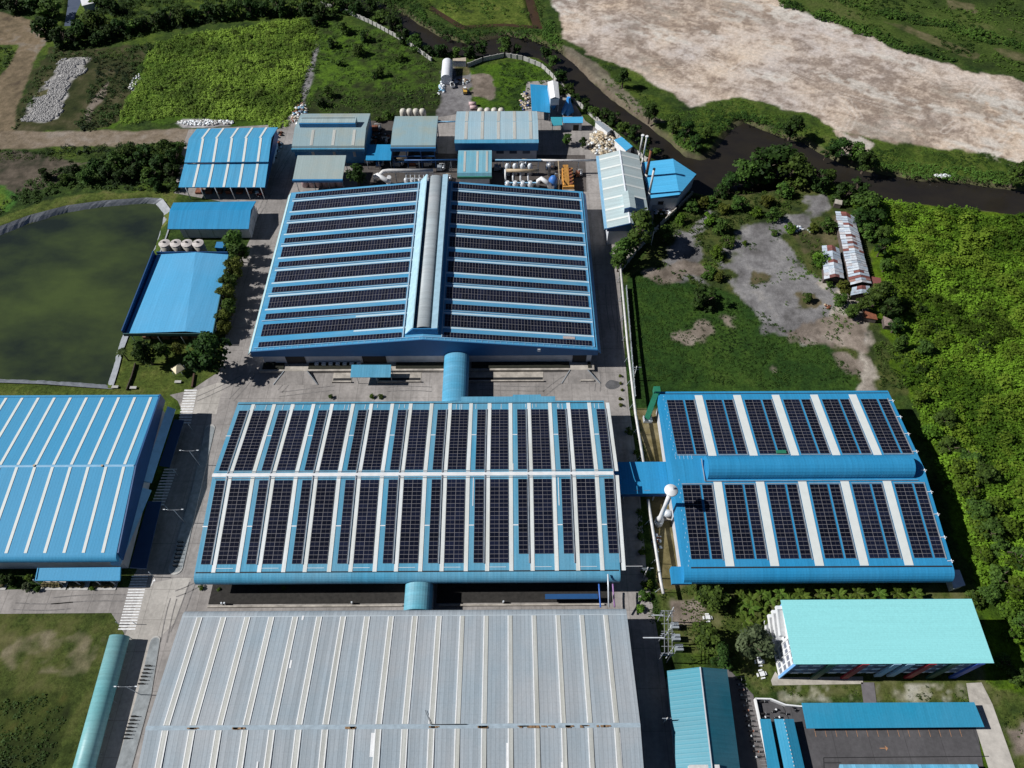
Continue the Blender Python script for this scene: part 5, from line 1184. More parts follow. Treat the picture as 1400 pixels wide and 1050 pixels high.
def rusty(label, A_, B_, Cc, D_, z, zr, n):
    """A,B rear left/right, C,D front right/left"""
    a, b, c, d = [G3(*p, z) for p in (A_, B_, Cc, D_)]
    r = thing('rusty_shed', label, 'shed', base([a, b, c, d]))
    e, g = (*lerp(a, b, .5)[:2], zr), (*lerp(d, c, .5)[:2], zr)
    rr = random.Random(n)
    def f(m, p, q, s, t_):
        for k in range(n):
            o = rr.uniform(0, .16); u0, u1 = k / n, (k + 1) / n
            P = [lerp(p, q, u0), lerp(p, q, u1 - .004), lerp(t_, s, u1 - .004), lerp(t_, s, u0)]
            e1, e2 = rr.uniform(0, .06), rr.uniform(0, .06)
            P = [P[0], P[1], lerp(P[1], P[2], 1 + e1), lerp(P[0], P[3], 1 + e1)]
            P = [(x, y, zz + o) for x, y, zz in P]
            A = sum(P[i][0] * P[(i + 1) % 4][1] - P[(i + 1) % 4][0] * P[i][1] for i in range(4))
            uv = [(k + .1, .1), (k + .9, .1), (k + .9, .9), (k + .1, .9)]
            if A < 0: P, uv = P[::-1], uv[::-1]
            m.hexa([(x, y, zz - .08) for x, y, zz in P], P, uv)
    one(r, 'roof', M_patch, lambda m: f(m, e, g, d, a)); one(r, 'roof', M_patch, lambda m: f(m, e, g, c, b))
    one(r, 'wall', plain('shed_boards', (.10, .08, .07), .9, var=.4), lambda m: m.poly(inset([a, b, c, d], .9), 0, z - .25))
    return r
rusty('long shed of patched pale-blue and rust-red iron sheets', (1142, 289), (1168, 297), (1191, 388), (1163, 390), 3.2, 4.4, 30)
rusty('lower end of the long shed in rusted maroon sheets', (1165, 393), (1189, 391), (1190, 402), (1163, 404), 2.8, 3.6, 4)
rusty('short shed of red-striped rusty sheets beside the long one', (1124, 336), (1147, 340), (1154, 381), (1127, 382), 3.0, 4.2, 11)
hut('shack', 'tiny grey iron-roofed shack against the right side of the long shed', 'shack', [(1192, 378), (1204, 380), (1206, 392), (1194, 392)], 2.4, 2.2, M_patch, plain('shed_boards', (.1, .08, .07)))
hut('shack', 'maroon-roofed shack in the bushes below the long shed', 'shack', [(1180, 424), (1198, 430), (1200, 437), (1182, 434)], 2.4, 2.2, M_rust, plain('shed_boards', (.1, .08, .07)))
hut('shack', 'last small brown-roofed shack at the edge of the thicket', 'shack', [(1208, 432), (1221, 438), (1222, 446), (1210, 445)], 2.4, 2.2, plain('brown_grey_roof', (.26, .20, .18), .8, var=.4, scale=2), plain('shed_boards', (.1, .08, .07)))
hut('shack', 'small grey slab-roofed hut at the canal end of the gravel yard', 'shack', [(1142, 272), (1152, 274), (1151, 280), (1141, 278)], 2.4, 2.2, M_platform, plain('shed_boards', (.1, .08, .07)))
hut('pump_house', 'white and grey pump house at the right corner of the right factory', 'hut', [(1297, 779), (1312, 779), (1320, 800), (1304, 805)], 3.4, 3.0, M_lite, M_white)
# far building at the top-left
hut('field_house', 'pale roofed field house among trees at the top left edge', 'house', [(109, -4), (131, -6), (131, 3), (112, 8)], 4, 3.6, M_white, M_wall)
# far left house block edges
M_tank = plain('pale_concrete_tank', (.40, .38, .34), .7, var=.25, scale=.8)
xs = [(231, 341), (246, 341), (261, 341), (276, 341)]
for k, (px, py) in enumerate(xs):
    x, y = G(px + 3, py + 9)
    lab = ['leftmost silo in the row of four, nearest the pond', 'second silo from the left in the row of four', 'third silo from the left in the row of four', 'rightmost silo in the row of four, beside the blue hut'][k]
    s_ = thing('silo', 'pale concrete ' + lab, 'silo', (x, y, 0), 'silos by the pond')
    one(s_, 'shell', M_tank, lambda m: m.cyl(x, y, 0, 6.6, 2.05, 20)); one(s_, 'lid', plain('silo_lid', (.50, .46, .44), .7, var=.2, scale=1), lambda m: m.lathe(x, y, [(2.15, 6.605), (2.15, 6.8), (.5, 7.25), (.0, 7.3)], 20, False))
    one(s_, 'hatch', M_dark, lambda m: (m.cyl(x, y, 7.2, 7.5, .45, 8), m.bar((x - 1.9, y + .3, 7.0), (x + .2, y, 7.45), .12)))
# ------------------------------------------------------------------ plant and equipment
tx, ty = 44.0, 89.9
tw = thing('water_tower', 'white goblet-shaped water tower beside the link bridge', 'water tower', (tx, ty, 0))
one(tw, 'tank', M_white, lambda m: m.lathe(tx, ty, [(.6, 20.0), (1.1, 20.6), (1.8, 21.3), (1.9, 21.7), (1.75, 21.95), (.2, 22.2)], 20))
one(tw, 'stem', M_white, lambda m: m.lathe(tx, ty, [(1.15, 2.8), (.72, 4.4), (.56, 12), (.62, 20.0)], 16)); one(tw, 'base', M_white, lambda m: m.lathe(tx, ty, [(1.3, 0), (1.3, 2.4), (1.15, 2.79)], 16))
one(tw, 'hatch', M_grey, lambda m: (m.cyl(tx + .6, ty + .4, 22.05, 22.6, .28, 8), m.tube([(tx + .5, ty, 22.1), (tx + .5, ty, 23.4)], .05, 5)))
sx_, sy_ = G(912, 703, 1.2)
st = thing('storage_tank', 'small round silver tank next to the water tower', 'tank', (sx_, sy_, 0))
one(st, 'shell', M_lite, lambda m: m.blob((sx_, sy_, 1.7), 1.25, 3, 14, 9, 0.0)); one(st, 'saddle', M_platform, lambda m: m.box(sx_ - 1.7, sx_ + 1.7, sy_ - 1.5, sy_ + 1.5, .04, .5))
# elevated pipe along the fence
def elev(name, label, pts, z, r, mat, posts=True, cat='pipe'):
    P = [(*G(x, y, z), z) for x, y in pts]
    t_ = thing(name, label, cat, (*P[0][:2], 0))
    one(t_, 'pipe', mat, lambda m: m.tube(P, r, 8))
    if posts:
        def f(m):
            for a_, b_ in zip(P, P[1:]):
                n = max(1, int(math.dist(a_, b_) / 9))
                for i in range(n):
                    x, y, _ = lerp(a_, b_, (i + .5) / n); m.cyl(x, y, 0, z - r, .12, 6); m.bar((x - 1.1, y, .1), (x - .1, y, z - 1.2), .15)
        one(t_, 'support', M_grey, f)
    return t_
elev('pipe_bridge', 'long pale raised pipe running down beside the grass lot', [(848, 362), (858, 470), (869, 566), (881, 639)], 4.6, .42, M_pipe)
elev('pipe_bridge', 'pale raised pipe continuing below the link bridge past the water tower', [(886, 683), (894, 734), (903, 792), (907, 812)], 4.6, .42, M_pipe)
# green inclined chute at the corner of E
c0, c1 = (46.6, 129.8, 10.9), (*G(885, 571, 1.5), 1.5)
gc = thing('chute', 'dark green inclined chute at the rear corner of the right factory', 'chute', (*c1[:2], 0))
one(gc, 'trunk', M_green, lambda m: m.bar(c0, c1, 1.7, 1.7)); one(gc, 'head', M_green, lambda m: m.box(45.6, 47.6, 129.2, 131.2, 9.8, 12.2)); one(gc, 'foot', M_lite, lambda m: m.box(c1[0] - 1.2, c1[0] + 1.6, c1[1] - 1.2, c1[1] + 1.0, .05, 1.2))
# substation gantry
gx_, gy_ = G(901, 880)
ga = thing('power_gantry', 'steel power gantry with cross arms and transformers by the pale roof', 'gantry', (gx_, gy_, 0))
def f(m):
    for py in (850, 880, 906):
        for px in (899, 911):
            x, y = G(px, py); m.bar((x, y, 0), (x, y, 9.5), .22)
        a_, b_ = G(896, py), G(914, py); m.bar((*a_, 9.2), (*b_, 9.2), .2); m.bar((*a_, 7.4), (*b_, 7.4), .15)
one(ga, 'frame', M_steel, f)
def f(m):
    for px in (900, 905, 910):
        m.bar((*G(px, 850), 9.6), (*G(px, 906), 9.6), .13)
    for py in (856, 866, 876, 886, 896): m.bar((*G(897, py), 8.6), (*G(913, py), 8.6), .12)
one(ga, 'conductor', M_steel, f)
one(ga, 'cross_arm', M_lite, lambda m: (m.bar((*G(873, 884), 8.2), (*G(900, 884), 8.2), .28), m.bar((*G(884, 854), 8.2), (*G(900, 854), 8.2), .2), m.bar((*G(906, 858), 6.5), (*G(912, 846), 10), .16), m.bar((*G(902, 882), 6.5), (*G(909, 870), 10), .16), m.bar((*G(905, 908), 6), (*G(912, 898), 9.5), .16)))
one(ga, 'transformer', M_grey, lambda m: [(m.box(x - 1, x + 1, y - .8, y + .8, 0, 2.2), [m.cyl(x + d, y, 2.2, 3.2, .18, 6) for d in (-.5, 0, .5)]) for x, y in (G(921, 858), G(923, 874), G(927, 888))])
def pole(label, px, py, h, arm=1.6):
    x, y = G(px, py); p = thing('utility_pole', label, 'pole', (x, y, 0), 'utility poles')
    one(p, 'mast', M_pipe, lambda m: m.tube([(x, y, 0), (x, y, h)], [.22, .14], 7)); one(p, 'crossarm', M_grey, lambda m: (m.bar((x - arm, y, h - .6), (x + arm, y, h - .6), .16), m.bar((x - arm * .7, y, h - 1.8), (x + arm * .7, y, h - 1.8), .14)))
    return p
pole('utility pole at the top end of the fence beside the pipe bridge', 866, 520, 8); pole('utility pole leaning over the east planting strip', 880, 790, 8); pole('utility pole left of the teal gable building', 905, 990, 8, 1.2); pole('utility pole in the scrub under the boiler house tree', 890, 335, 9)
# street lamps with two arms
def lamp(label, px, py, h=9.0):
    x, y = G(px, py); p = thing('street_lamp', label, 'street lamp', (x, y, 0), 'double-armed street lamps on the traffic islands')
    one(p, 'mast', M_grey, lambda m: m.tube([(x, y, 0), (x, y, h)], [.13, .08], 6)); one(p, 'arm', M_steel, lambda m: m.tube([(x - 2.6, y, h + .25), (x - 1.2, y, h - .05), (x, y, h - .1), (x + 1.2, y, h - .05), (x + 2.6, y, h + .25)], .05, 5))
    for s in (-1, 1): one(p, 'lamp_head', M_lite, lambda m: m.box(x + s * 2.6 - .3, x + s * 2.6 + .3, y - .12, y + .12, h + .2, h + .36))
lamp('street lamp near the rounded upper end of the shaded island', 273, 636, 9); lamp('street lamp halfway down the shaded island', 253, 715, 9); lamp('street lamp on the sunlit lower island', 193, 950, 9)
# kerbed islands
def island(label, L, Rr, cat='traffic island'):
    """left and right edges as survey points from top to bottom with rounded ends"""
    a, b = pg(L), pg(Rr)
    def cap(p, q, s):
        c = lerp(p, q, .5); r = math.dist(p, q) / 2; a0 = math.atan2(p[1] - c[1], p[0] - c[0])
        return [(c[0] + r * math.cos(a0 + s * math.pi * i / 8), c[1] + r * math.sin(a0 + s * math.pi * i / 8)) for i in range(1, 8)]
    out = a + cap(a[-1], b[-1], 1) + b[::-1] + cap(b[0], a[0], 1)
    r = thing('traffic_island', label, cat, base(out))
    one(r, 'kerb', M_kerb, lambda m: m.poly(out, .0, .2)); one(r, 'paving', plain('island_paving', (.23, .25, .26), .9, var=.3, scale=.5), lambda m: m.poly([(x, y) for x, y in inset(out, .975)], .2, .215))
island('long traffic island mostly in the shadow of the left factory', [(281, 586), (263, 668), (231, 777)], [(294, 586), (275, 668), (250, 777)])
island('sunlit traffic island with rounded tip beside the pale roof', [(206, 876), (188, 950), (150, 1080)], [(219, 876), (207, 950), (172, 1080)])
n_b = 0
for (px, py, dx, dy, n, lab) in ((204, 911, -1.9, 4.9, 6, 'upper row on the sunlit island'), (185, 980, -1.9, 5.0, 7, 'lower row on the sunlit island'), (248, 742, -1.1, 5.4, 7, 'row on the shaded island')):
    for k in range(n):
        x, y = G(px + dx * k, py + dy * k)
        b_ = thing('bike_rack', 'dark bike hoop, %s from the top of the %s' % (ORD[k + 1], lab), 'bike rack', (x, y, .2), 'bike hoops on the traffic islands')
        one(b_, 'hoop', M_black, lambda m: m.tube([(x - .75, y, .2), (x - .75, y, .95), (x - .45, y + .05, 1.15), (x + .45, y + .05, 1.15), (x + .75, y, .95), (x + .75, y, .2)], .09, 6)); one(b_, 'foot', M_black, lambda m: m.box(x - .9, x + .9, y - .16, y + .16, .216, .28))
# zebra crossings and parking marks
def zebra(P0, P1, wd, n, name='zebra_crossing'):
    """stripes stacked from P0 to P1 (centre line survey points)"""
    m = MB(); a, b = G(*P0), G(*P1)
    for k in range(n):
        x, y = lerp(a, b, (k + .5) / n); d = math.dist(a, b) / n * .27
        m.face([(x - wd, y - d, CZ + .03), (x + wd, y - d, CZ + .03), (x + wd, y + d, CZ + .03), (x - wd, y + d, CZ + .03)])
    return tag(m.build(name, M_line), kind='structure')
zebra((192, 786), (173, 862), 2.35, 20); zebra((261, 532), (252, 580), 2.1, 13); zebra((234, 640), (215, 692), 2.0, 13)
m = MB()
for k in range(15):
    x, y = G(1114 + 14.3 * k, 1002); x = G(1114, 1000)[0] + k * 2.62; m.face([(x - .06, y - .9, CZ + .02), (x + .06, y - .9, CZ + .02), (x + .06, y + .9, CZ + .02), (x - .06, y + .9, CZ + .02)])
tag(m.build('bay_marking', M_oline), kind='structure')
m = MB(); x, y = G(1208, 1023); z = CZ + .02
m.face([(x - 1, y - .1, z), (x + .5, y - .1, z), (x + .5, y + .1, z), (x - 1, y + .1, z)]); m.face([(x + .45, y - .6, z), (x + 1.1, y, z), (x + .45, y + .6, z)])
tag(m.build('arrow_marking', M_oline), kind='structure')
m = MB(); x, y = G(208, 797); z = CZ + .03
m.face([(x - .1, y - .8, z), (x + .1, y - .8, z), (x + .35, y + .5, z), (x + .1, y + .5, z)]); m.face([(x - .1, y + .4, z), (x + .8, y + .5, z), (x + .4, y + 1.3, z)])
tag(m.build('arrow_marking', M_line), kind='structure')
m = MB()
for pts in (((1126, 1036), (1352, 1034)), ((1127, 1043), (1150, 1043)), ((1126, 1036), (1127, 1060)), ((1070, 965), (1079, 984)), ((1041, 961), (1044, 983))):
    m.bar((*G(*pts[0]), CZ + .01), (*G(*pts[1]), CZ + .01), .18, .02)
tag(m.build('drain_channel', M_dark), kind='structure')
m = MB()
for k in range(26):
    a_, b_ = G(1006 + k * 1.4, 925 + k * 5.0), G(1018 + k * 1.55, 925 + k * 5.0); m.bar((*a_, CZ + .01), (*b_, CZ + .01), .07, .02)
tag(m.build('bay_marking', plain('shaded_line', (.25, .25, .25), .9)), kind='structure')  # alley lines greyed to carry the gable building's shadow
m = MB(); x, y = G(838, 526)
m.face([(x + 2.6 * math.cos(k * .349) * (1 + .12 * math.sin(k * .7)), y + 1.9 * math.sin(k * .349) * (1 + .1 * math.cos(k * 1.05)), CZ + .02) for k in range(18)])
tag(m.build('wet_stain', plain('wet_dark_stain', (.10, .10, .105), .6, var=.3)), kind='structure')
rr = random.Random(12); m = MB()
for px, py, L, a in ((300, 530, 16, .5), (330, 528, 12, 1.2), (395, 522, 9, .9), (420, 535, 18, .05), (560, 534, 15, .02), (700, 530, 22, .03), (760, 528, 10, .6), (815, 520, 9, 1.4), (250, 830, 14, 1.35), (232, 848, 12, 1.5), (120, 822, 20, .04), (60, 826, 16, .03), (262, 800, 9, .4), (845, 440, 20, 1.55), (836, 420, 22, 1.56), (385, 232, 14, 1.45), (392, 215, 10, 1.5), (352, 300, 14, 1.4), (365, 275, 9, 1.45)):
    x, y = G(px, py); c_, s_ = math.cos(a), math.sin(a)
    for o in (-.9, .9):
        P = [(x + c_ * L * (t - .5) - s_ * (o + .9 * math.sin(t * 2 + px)), y + s_ * L * (t - .5) + c_ * (o + .9 * math.sin(t * 2 + px))) for t in (0, .25, .5, .75, 1)]
        for p_, q_ in zip(P, P[1:]):
            d = Vector((q_[0] - p_[0], q_[1] - p_[1])).normalized() * .16; m.face([(p_[0] + d.y, p_[1] - d.x, CZ + .024), (q_[0] + d.y, q_[1] - d.x, CZ + .024), (q_[0] - d.y, q_[1] + d.x, CZ + .024), (p_[0] - d.y, p_[1] + d.x, CZ + .024)])
tag(m.build('tyre_marks', plain('tyre_rubber_mark', (.17, .16, .155), .9, var=.4, scale=1.2)), kind='structure')
# motorcycles
def motorcycle(label, px, py, rot, body):
    x, y = G(px, py); z0 = CZ
    r = thing('motorcycle', label, 'motorcycle', (x, y, z0), 'parked motorcycles')
    r.rotation_euler = (0, 0, rot); o = lambda m, nm, mt: m.build(nm, mt, r, origin=(0, 0, 0))
    for s in (-.68, .68):
        m = MB()
        m.tube([(s + .3 * math.cos(R(a)), 0, .32 + .3 * math.sin(R(a))) for a in range(0, 361, 30)], .07, 6, cap=False); m.tube([(s, -.05, .32), (s, .05, .32)], .12, 8); o(m, 'wheel', M_black)
    m = MB(); m.hexa([(-.75, -.12, .5), (.45, -.12, .42), (.45, .12, .42), (-.75, .12, .5)], [(-.8, -.13, .78), (.2, -.14, .72), (.2, .14, .72), (-.8, .13, .78)]); m.hexa([(.3, -.2, .3), (.6, -.2, .3), (.6, .2, .3), (.3, .2, .3)], [(.45, -.22, .98), (.62, -.15, .98), (.62, .15, .98), (.45, .22, .98)]); o(m, 'body', body)
    m = MB(); m.hexa([(-.78, -.14, .79), (.15, -.13, .75), (.15, .13, .75), (-.78, .14, .79)], [(-.8, -.15, .9), (.12, -.12, .84), (.12, .12, .84), (-.8, .15, .9)]); o(m, 'saddle', M_black)
    m = MB(); m.tube([(.4, -.36, 1.08), (.5, 0, 1.02), (.4, .36, 1.08)], .035, 5); m.tube([(.68, 0, .35), (.5, 0, 1.02)], .05, 5); o(m, 'handlebar', M_steel)
for a_ in (('dark motorcycle parked in the top-left corner of the white-walled yard', 1041, 960, .1, M_black), ('white and black motorcycle standing alone in the middle of the yard', 1058, 972, .5, M_white), ('black motorcycle next to the white one in the yard', 1071, 976, -.2, M_black),
           ('black motorcycle leaning beside the end of the long parking canopy', 1084, 969, -1.0, M_black), ('dark motorcycle by the wall above the narrow canopy', 1043, 976.5, .05, M_black), ('silver motorcycle poking out from the narrow canopy', 1043, 981.5, .1, M_lite), ('white motorcycle poking out from the ridged canopy', 1062, 981.5, .1, M_white)):
    motorcycle(*a_)
rr = random.Random(4)
for k in range(16):
    motorcycle('shaded motorcycle in the dark alley, %s down the row beside the teal gable building' % ORD[k + 1], 1010 + k * 1.7, 930 + k * 7, rr.uniform(-.15, .15) + math.pi * (k % 2), [M_black, M_grey, M_rust, M_white][k % 4])
# pickup truck and yellow loader in the meadow yard
def vehicle(name, label, cat, px, py, rot): 
    r = thing(name, label, cat, (*G(px, py), .06)); r.rotation_euler = (0, 0, rot)
    return r, (lambda m, nm, mt, p=None: m.build(nm, mt, p or r, origin=(0, 0, 0)))
def wheels(o, xs_, w_, rad):
    for x in xs_:
        for s in (-1, 1):
            m = MB(); m.tube([(x, s * w_ - .14, rad), (x, s * w_ + .14, rad)], rad, 12, smooth=False); wh = o(m, 'wheel', M_black)
            m = MB(); m.tube([(x, s * w_ - .16, rad), (x, s * w_ + .16, rad)], rad * .5, 8, smooth=False); o(m, 'rim', M_lite, wh)
r, o = vehicle('pickup_truck', 'white pickup truck parked beside the white barrel shed', 'pickup truck', 618, 117, R(105))
m = MB(); m.hexa([(-2.6, -.9, .45), (2.6, -.9, .45), (2.6, .9, .45), (-2.6, .9, .45)], [(-2.6, -.92, 1.05), (2.5, -.85, 1.0), (2.5, .85, 1.0), (-2.6, .92, 1.05)]); m.box(-2.6, -.35, -.92, -.84, 1.05, 1.35); m.box(-2.6, -.35, .84, .92, 1.05, 1.35); m.box(-2.6, -2.52, -.84, .84, 1.05, 1.35); o(m, 'body', M_white)
m = MB(); m.hexa([(-.35, -.86, 1.0), (1.5, -.84, 1.0), (1.5, .84, 1.0), (-.35, .86, 1.0)], [(-.1, -.7, 1.78), (.85, -.7, 1.78), (.85, .7, 1.78), (-.1, .7, 1.78)]); o(m, 'cab', M_white)
m = MB(); m.hexa([(.92, -.62, 1.72), (1.49, -.74, 1.1), (1.49, .74, 1.1), (.92, .62, 1.72)], [(.98, -.62, 1.74), (1.55, -.74, 1.12), (1.55, .74, 1.12), (.98, .62, 1.74)]); m.box(-.3, -.24, -.6, .6, 1.15, 1.65); o(m, 'windscreen', M_dark)
m = MB(); m.box(-2.5, -.4, -.83, .83, 1.06, 1.1); o(m, 'cargo_bed', M_dark)
wheels(o, (-1.6, 1.6), .8, .38)
M_yel = plain('machine_yellow', (.60, .36, .06), .5, var=.2)
r, o = vehicle('wheel_loader', 'small pale yellow loader beside the dirt heap in the meadow yard', 'loader', 636, 127, R(95))
m = MB(); m.box(-1.8, .2, -.85, .85, .7, 1.7); m.box(.2, 1.2, -.6, .6, .6, 1.1); o(m, 'body', M_yel)
m = MB(); m.box(-.4, .8, -.65, .65, 1.7, 2.7); o(m, 'cab', M_white); m = MB(); m.hexa([(2.0, -1.1, .1), (2.8, -1.1, .1), (2.8, 1.1, .1), (2.0, 1.1, .1)], [(1.9, -1.1, 1.0), (2.2, -1.1, 1.0), (2.2, 1.1, 1.0), (1.9, 1.1, 1.0)]); o(m, 'bucket', M_yel)
m = MB(); [m.bar((.8, s, 1.1), (2.1, s, .7), .18) for s in (-.5, .5)]; o(m, 'lift_arm', M_yel); wheels(o, (-1.1, 1.0), .85, .6)
r, o = vehicle('tractor', 'red and white tractor at the corner of the blue open hall', 'tractor', 356, 268, R(20))
m = MB(); m.box(-.4, 1.5, -.45, .45, .7, 1.4); m.box(-1.3, -.4, -.6, .6, .6, 1.0); o(m, 'body', plain('tractor_red', (.35, .04, .03), .5)); m = MB(); m.box(-1.4, -.1, -.7, .7, 2.2, 2.35); [m.bar((x, y, 1), (x, y, 2.2), .08) for x in (-1.3, -.2) for y in (-.6, .6)]; o(m, 'canopy', M_white); wheels(o, (-.8, 1.2), .75, .6)
# picnic tables, gazebo, benches
def picnic(label, px, py, rot=0):
    x, y = G(px, py); r = thing('picnic_table', label, 'picnic table', (x, y, 0), 'white picnic tables'); r.rotation_euler = (0, 0, rot); r.scale = (.72, .72, .9)
    m = MB(); m.box(-.9, .9, -.8, .8, .78, .9); m.build('table_top', M_white, r, origin=(0, 0, 0)); m = MB(); m.box(-.25, .25, -.25, .25, 0, .78); m.build('pedestal', M_platform, r, origin=(0, 0, 0))
    for dx, dy in ((-1.5, 0), (1.5, 0), (0, 1.4), (0, -1.4)):
        m = MB(); m.box(dx - (.25 if dx else .7), dx + (.25 if dx else .7), dy - (.25 if dy else .6), dy + (.25 if dy else .6), .0, .48); m.build('bench', M_white, r, origin=(0, 0, 0))
picnic('white picnic set under the round tree by the substation', 967, 845); picnic('upper white picnic set beside the grey-green tree', 1038, 905); picnic('lower white picnic set beside the grey-green tree', 1041, 922, .2)
gx0, gy0 = G(247, 510)
gz = thing('gazebo', 'cream pyramid-roofed gazebo in the garden by the big dark tree', 'gazebo', (gx0, gy0, 0))
one(gz, 'roof', plain('cream_canvas', (.68, .60, .42), .8, var=.1), lambda m: m.lathe(gx0, gy0, [(2.4, 2.4), (2.3, 2.6), (.15, 3.9)], 4, False)); one(gz, 'post', M_grey, lambda m: [m.cyl(gx0 + i, gy0 + j, 0, 2.45, .08, 6) for i in (-1.5, 1.5) for j in (-1.5, 1.5)])
wall_line('garden_fence', 'dark low timber fence crossing the pond garden', [(186, 498), (181, 516), (174, 534)], .9, .3, plain('dark_timber', (.06, .045, .035), .9), cat='fence')
wall_line('hedge_channel', 'pair of brown drain walls below the big garden tree', [(266, 512), (263, 530)], .7, .5, plain('brown_channel', (.07, .04, .025), .9), cat='channel')
for px, py, lab in ((158, 530, 'grey stone bench left end of the pond garden'), (183, 531, 'grey stone bench right of the garden fence'), (244, 523, 'dark square stone seat on the garden lawn')):
    x, y = G(px, py); b_ = thing('garden_bench', lab, 'bench', (x, y, 0), 'garden seats'); one(b_, 'seat', M_kerb, lambda m: m.box(x - 1.1, x + 1.1, y - .5, y + .5, .4, .6)); one(b_, 'foot', M_kerb, lambda m: [m.box(x + s - .2, x + s + .2, y - .4, y + .4, 0, .4) for s in (-.7, .7)])
# pond liner
def res(P, n):
    P = np.array(P); L = np.concatenate([[0], np.cumsum(np.linalg.norm(np.diff(P, axis=0), axis=1))]); s = np.linspace(0, L[-1], n)
    return np.stack([np.interp(s, L, P[:, 0]), np.interp(s, L, P[:, 1])], 1)
def liner(name, inner, outer, n=90, z_out=.28):
    a, b = res(pg(inner, -2), n), res(pg(outer, z_out), n); m = MB(); rr = random.Random(1)
    mid = (a + b) / 2; a2 = a + (a - b) * .35
    zz = [rr.uniform(-.09, .09) for _ in range(n)]
    for i in range(n - 1):
        m.face([(*a2[i], -2.9), (*a2[i + 1], -2.9), (*mid[i + 1], -.75 + zz[i + 1]), (*mid[i], -.75 + zz[i])])
        m.face([(*mid[i], -.75 + zz[i]), (*mid[i + 1], -.75 + zz[i + 1]), (*b[i + 1], z_out), (*b[i], z_out)])
    return tag(m.build(name, plain('pond_membrane', (.22, .235, .26), .5, var=.25, scale=.7)), kind='structure')
liner('pond_liner', [(-60, 345), (0, 322), (40, 306), (90, 291), (140, 283), (200, 278), (213, 279), (224, 292), (222, 306), (213, 335), (190, 390), (172, 445), (160, 480), (154, 505), (147, 526)],
      [(-60, 333), (0, 309), (40, 294), (90, 281), (140, 274), (200, 270), (222, 271), (236, 290), (234, 306), (224, 335), (200, 390), (181, 445), (168, 480), (162, 505), (154, 531)], 120)
liner('pond_liner', [(147, 526), (110, 523), (60, 520), (-60, 516)], [(154, 532), (112, 529), (60, 525), (-60, 521)], 40)
# process equipment between A and the sheds
x, y = G(545, 240)
dt = thing('duct_line', 'fat white insulated duct bending down beside the frame of condensers', 'duct', (x, y, 0))
one(dt, 'duct', M_pipe, lambda m: m.tube([G3(592, 233.5, 6), G3(531, 233.5, 6), G3(524, 234.5, 6), G3(518, 240, 5)], .85, 10)); one(dt, 'elbow', M_white, lambda m: m.tube([G3(513, 245, 1), G3(513, 241, 4.6), G3(516, 239, 5.4), G3(529, 247, 4.6), G3(531, 249, 3), G3(531, 253, .5)], .95, 10))
one(dt, 'riser', M_white, lambda m: m.tube([G3(531, 250, .5), G3(532, 242, 4.8)], .9, 10)); one(dt, 'support', M_grey, lambda m: [m.bar((*G(px, 234, 6), 0), (*G(px, 234, 6), 5.3), .25) for px in (540, 555, 570, 585)])
x, y = G(570, 245)
cf = thing('condenser_rack', 'lattice steel frame holding grey condenser vessels in shade', 'frame', (x, y, 0))
def f(m):
    for px in range(555, 594, 6):
        a_, b_ = G3(px, 237, 4.6), G3(px, 250, 4.6); m.bar(a_, b_, .22); m.bar((*a_[:2], 0), a_, .22); m.bar((*b_[:2], 0), b_, .22)
    for py in (238, 244, 250): m.bar(G3(554, py, 4.8), G3(594, py, 4.8), .22)
one(cf, 'lattice', M_lite, f)
for px in (556, 565, 575, 584): 
    x, y = G(px, 252); one(cf, 'vessel', M_lite, lambda m: m.lathe(x, y, [(.9, 0), (.9, 2.6), (.4, 3.3)], 10))
x, y = G(705, 245)
cb = thing('condenser_bank', 'bank of four white condenser columns under a tan header pipe', 'condenser', (x, y, 0))
for k in range(4):
    x, y = G(694 + 10.3 * k, 256.5)
    one(cb, 'vessel', M_lite, lambda m: m.lathe(x, y, [(1.3, 0), (1.3, 2.4), (.7, 3.2)], 12)); one(cb, 'column', M_white, lambda m: m.tube([(x - .9, y + 1.2, 2.5), (x - .9, y + 5, 5.4)], .38, 8)); one(cb, 'vessel', M_lite, lambda m: m.lathe(x, y + 8.4, [(1.1, 0), (1.1, 4.6), (.5, 5.8)], 12))
one(cb, 'header_pipe', M_tan, lambda m: m.tube([G3(692, 233, 6), G3(737, 233.5, 6)], .7, 10))
one(cb, 'rack', M_bluelt, lambda m: (m.bar(G3(677, 219, 7), G3(740, 219, 7), .7, .5), [m.bar((*G(px, 219, 7), 0), G3(px, 219, 7), .2) for px in (688, 698, 709, 719, 736)], m.bar(G3(690, 250, 2.8), G3(733, 250, 2.8), .5, .4)))
x, y = G(740, 247)
cy = thing('cyclone_filter', 'blue and white cyclone filter with a bent white duct', 'filter', (x, y, 0))
one(cy, 'duct', M_white, lambda m: m.tube([G3(735, 254, .5), G3(736, 247, 3.8), G3(740, 244, 5.2), G3(747, 249, 4.6), G3(751, 252, 3.0), G3(752, 258, .3)], .9, 10))
xx, yy = G(756, 256); one(cy, 'body', plain('cyclone_blue', (.04, .16, .48), .5), lambda m: m.lathe(xx, yy, [(1.8, 0), (2.0, 4.0), (1.3, 5.2), (.5, 5.8)], 14)); one(cy, 'stripe', M_white, lambda m: m.box(xx - 1.9, xx + .3, yy - 2.15, yy - 1.7, .2, 2.4))
xx, yy = G(751, 240); one(cy, 'stack', M_steel, lambda m: m.lathe(xx, yy, [(.6, 0), (.6, 5.0), (1.7, 5.4), (.4, 6.4)], 12))
x, y = G(777, 245)
ct = thing('cooling_unit', 'orange cooling tower block with toothed V-shaped louvres', 'cooling tower', (x, y, 0))
M_or = plain('cooling_orange', (.55, .27, .06), .6, var=.35, scale=1.2)
c_a, c_b = G3(770, 253, 4.5), G3(783, 227, 4.5)
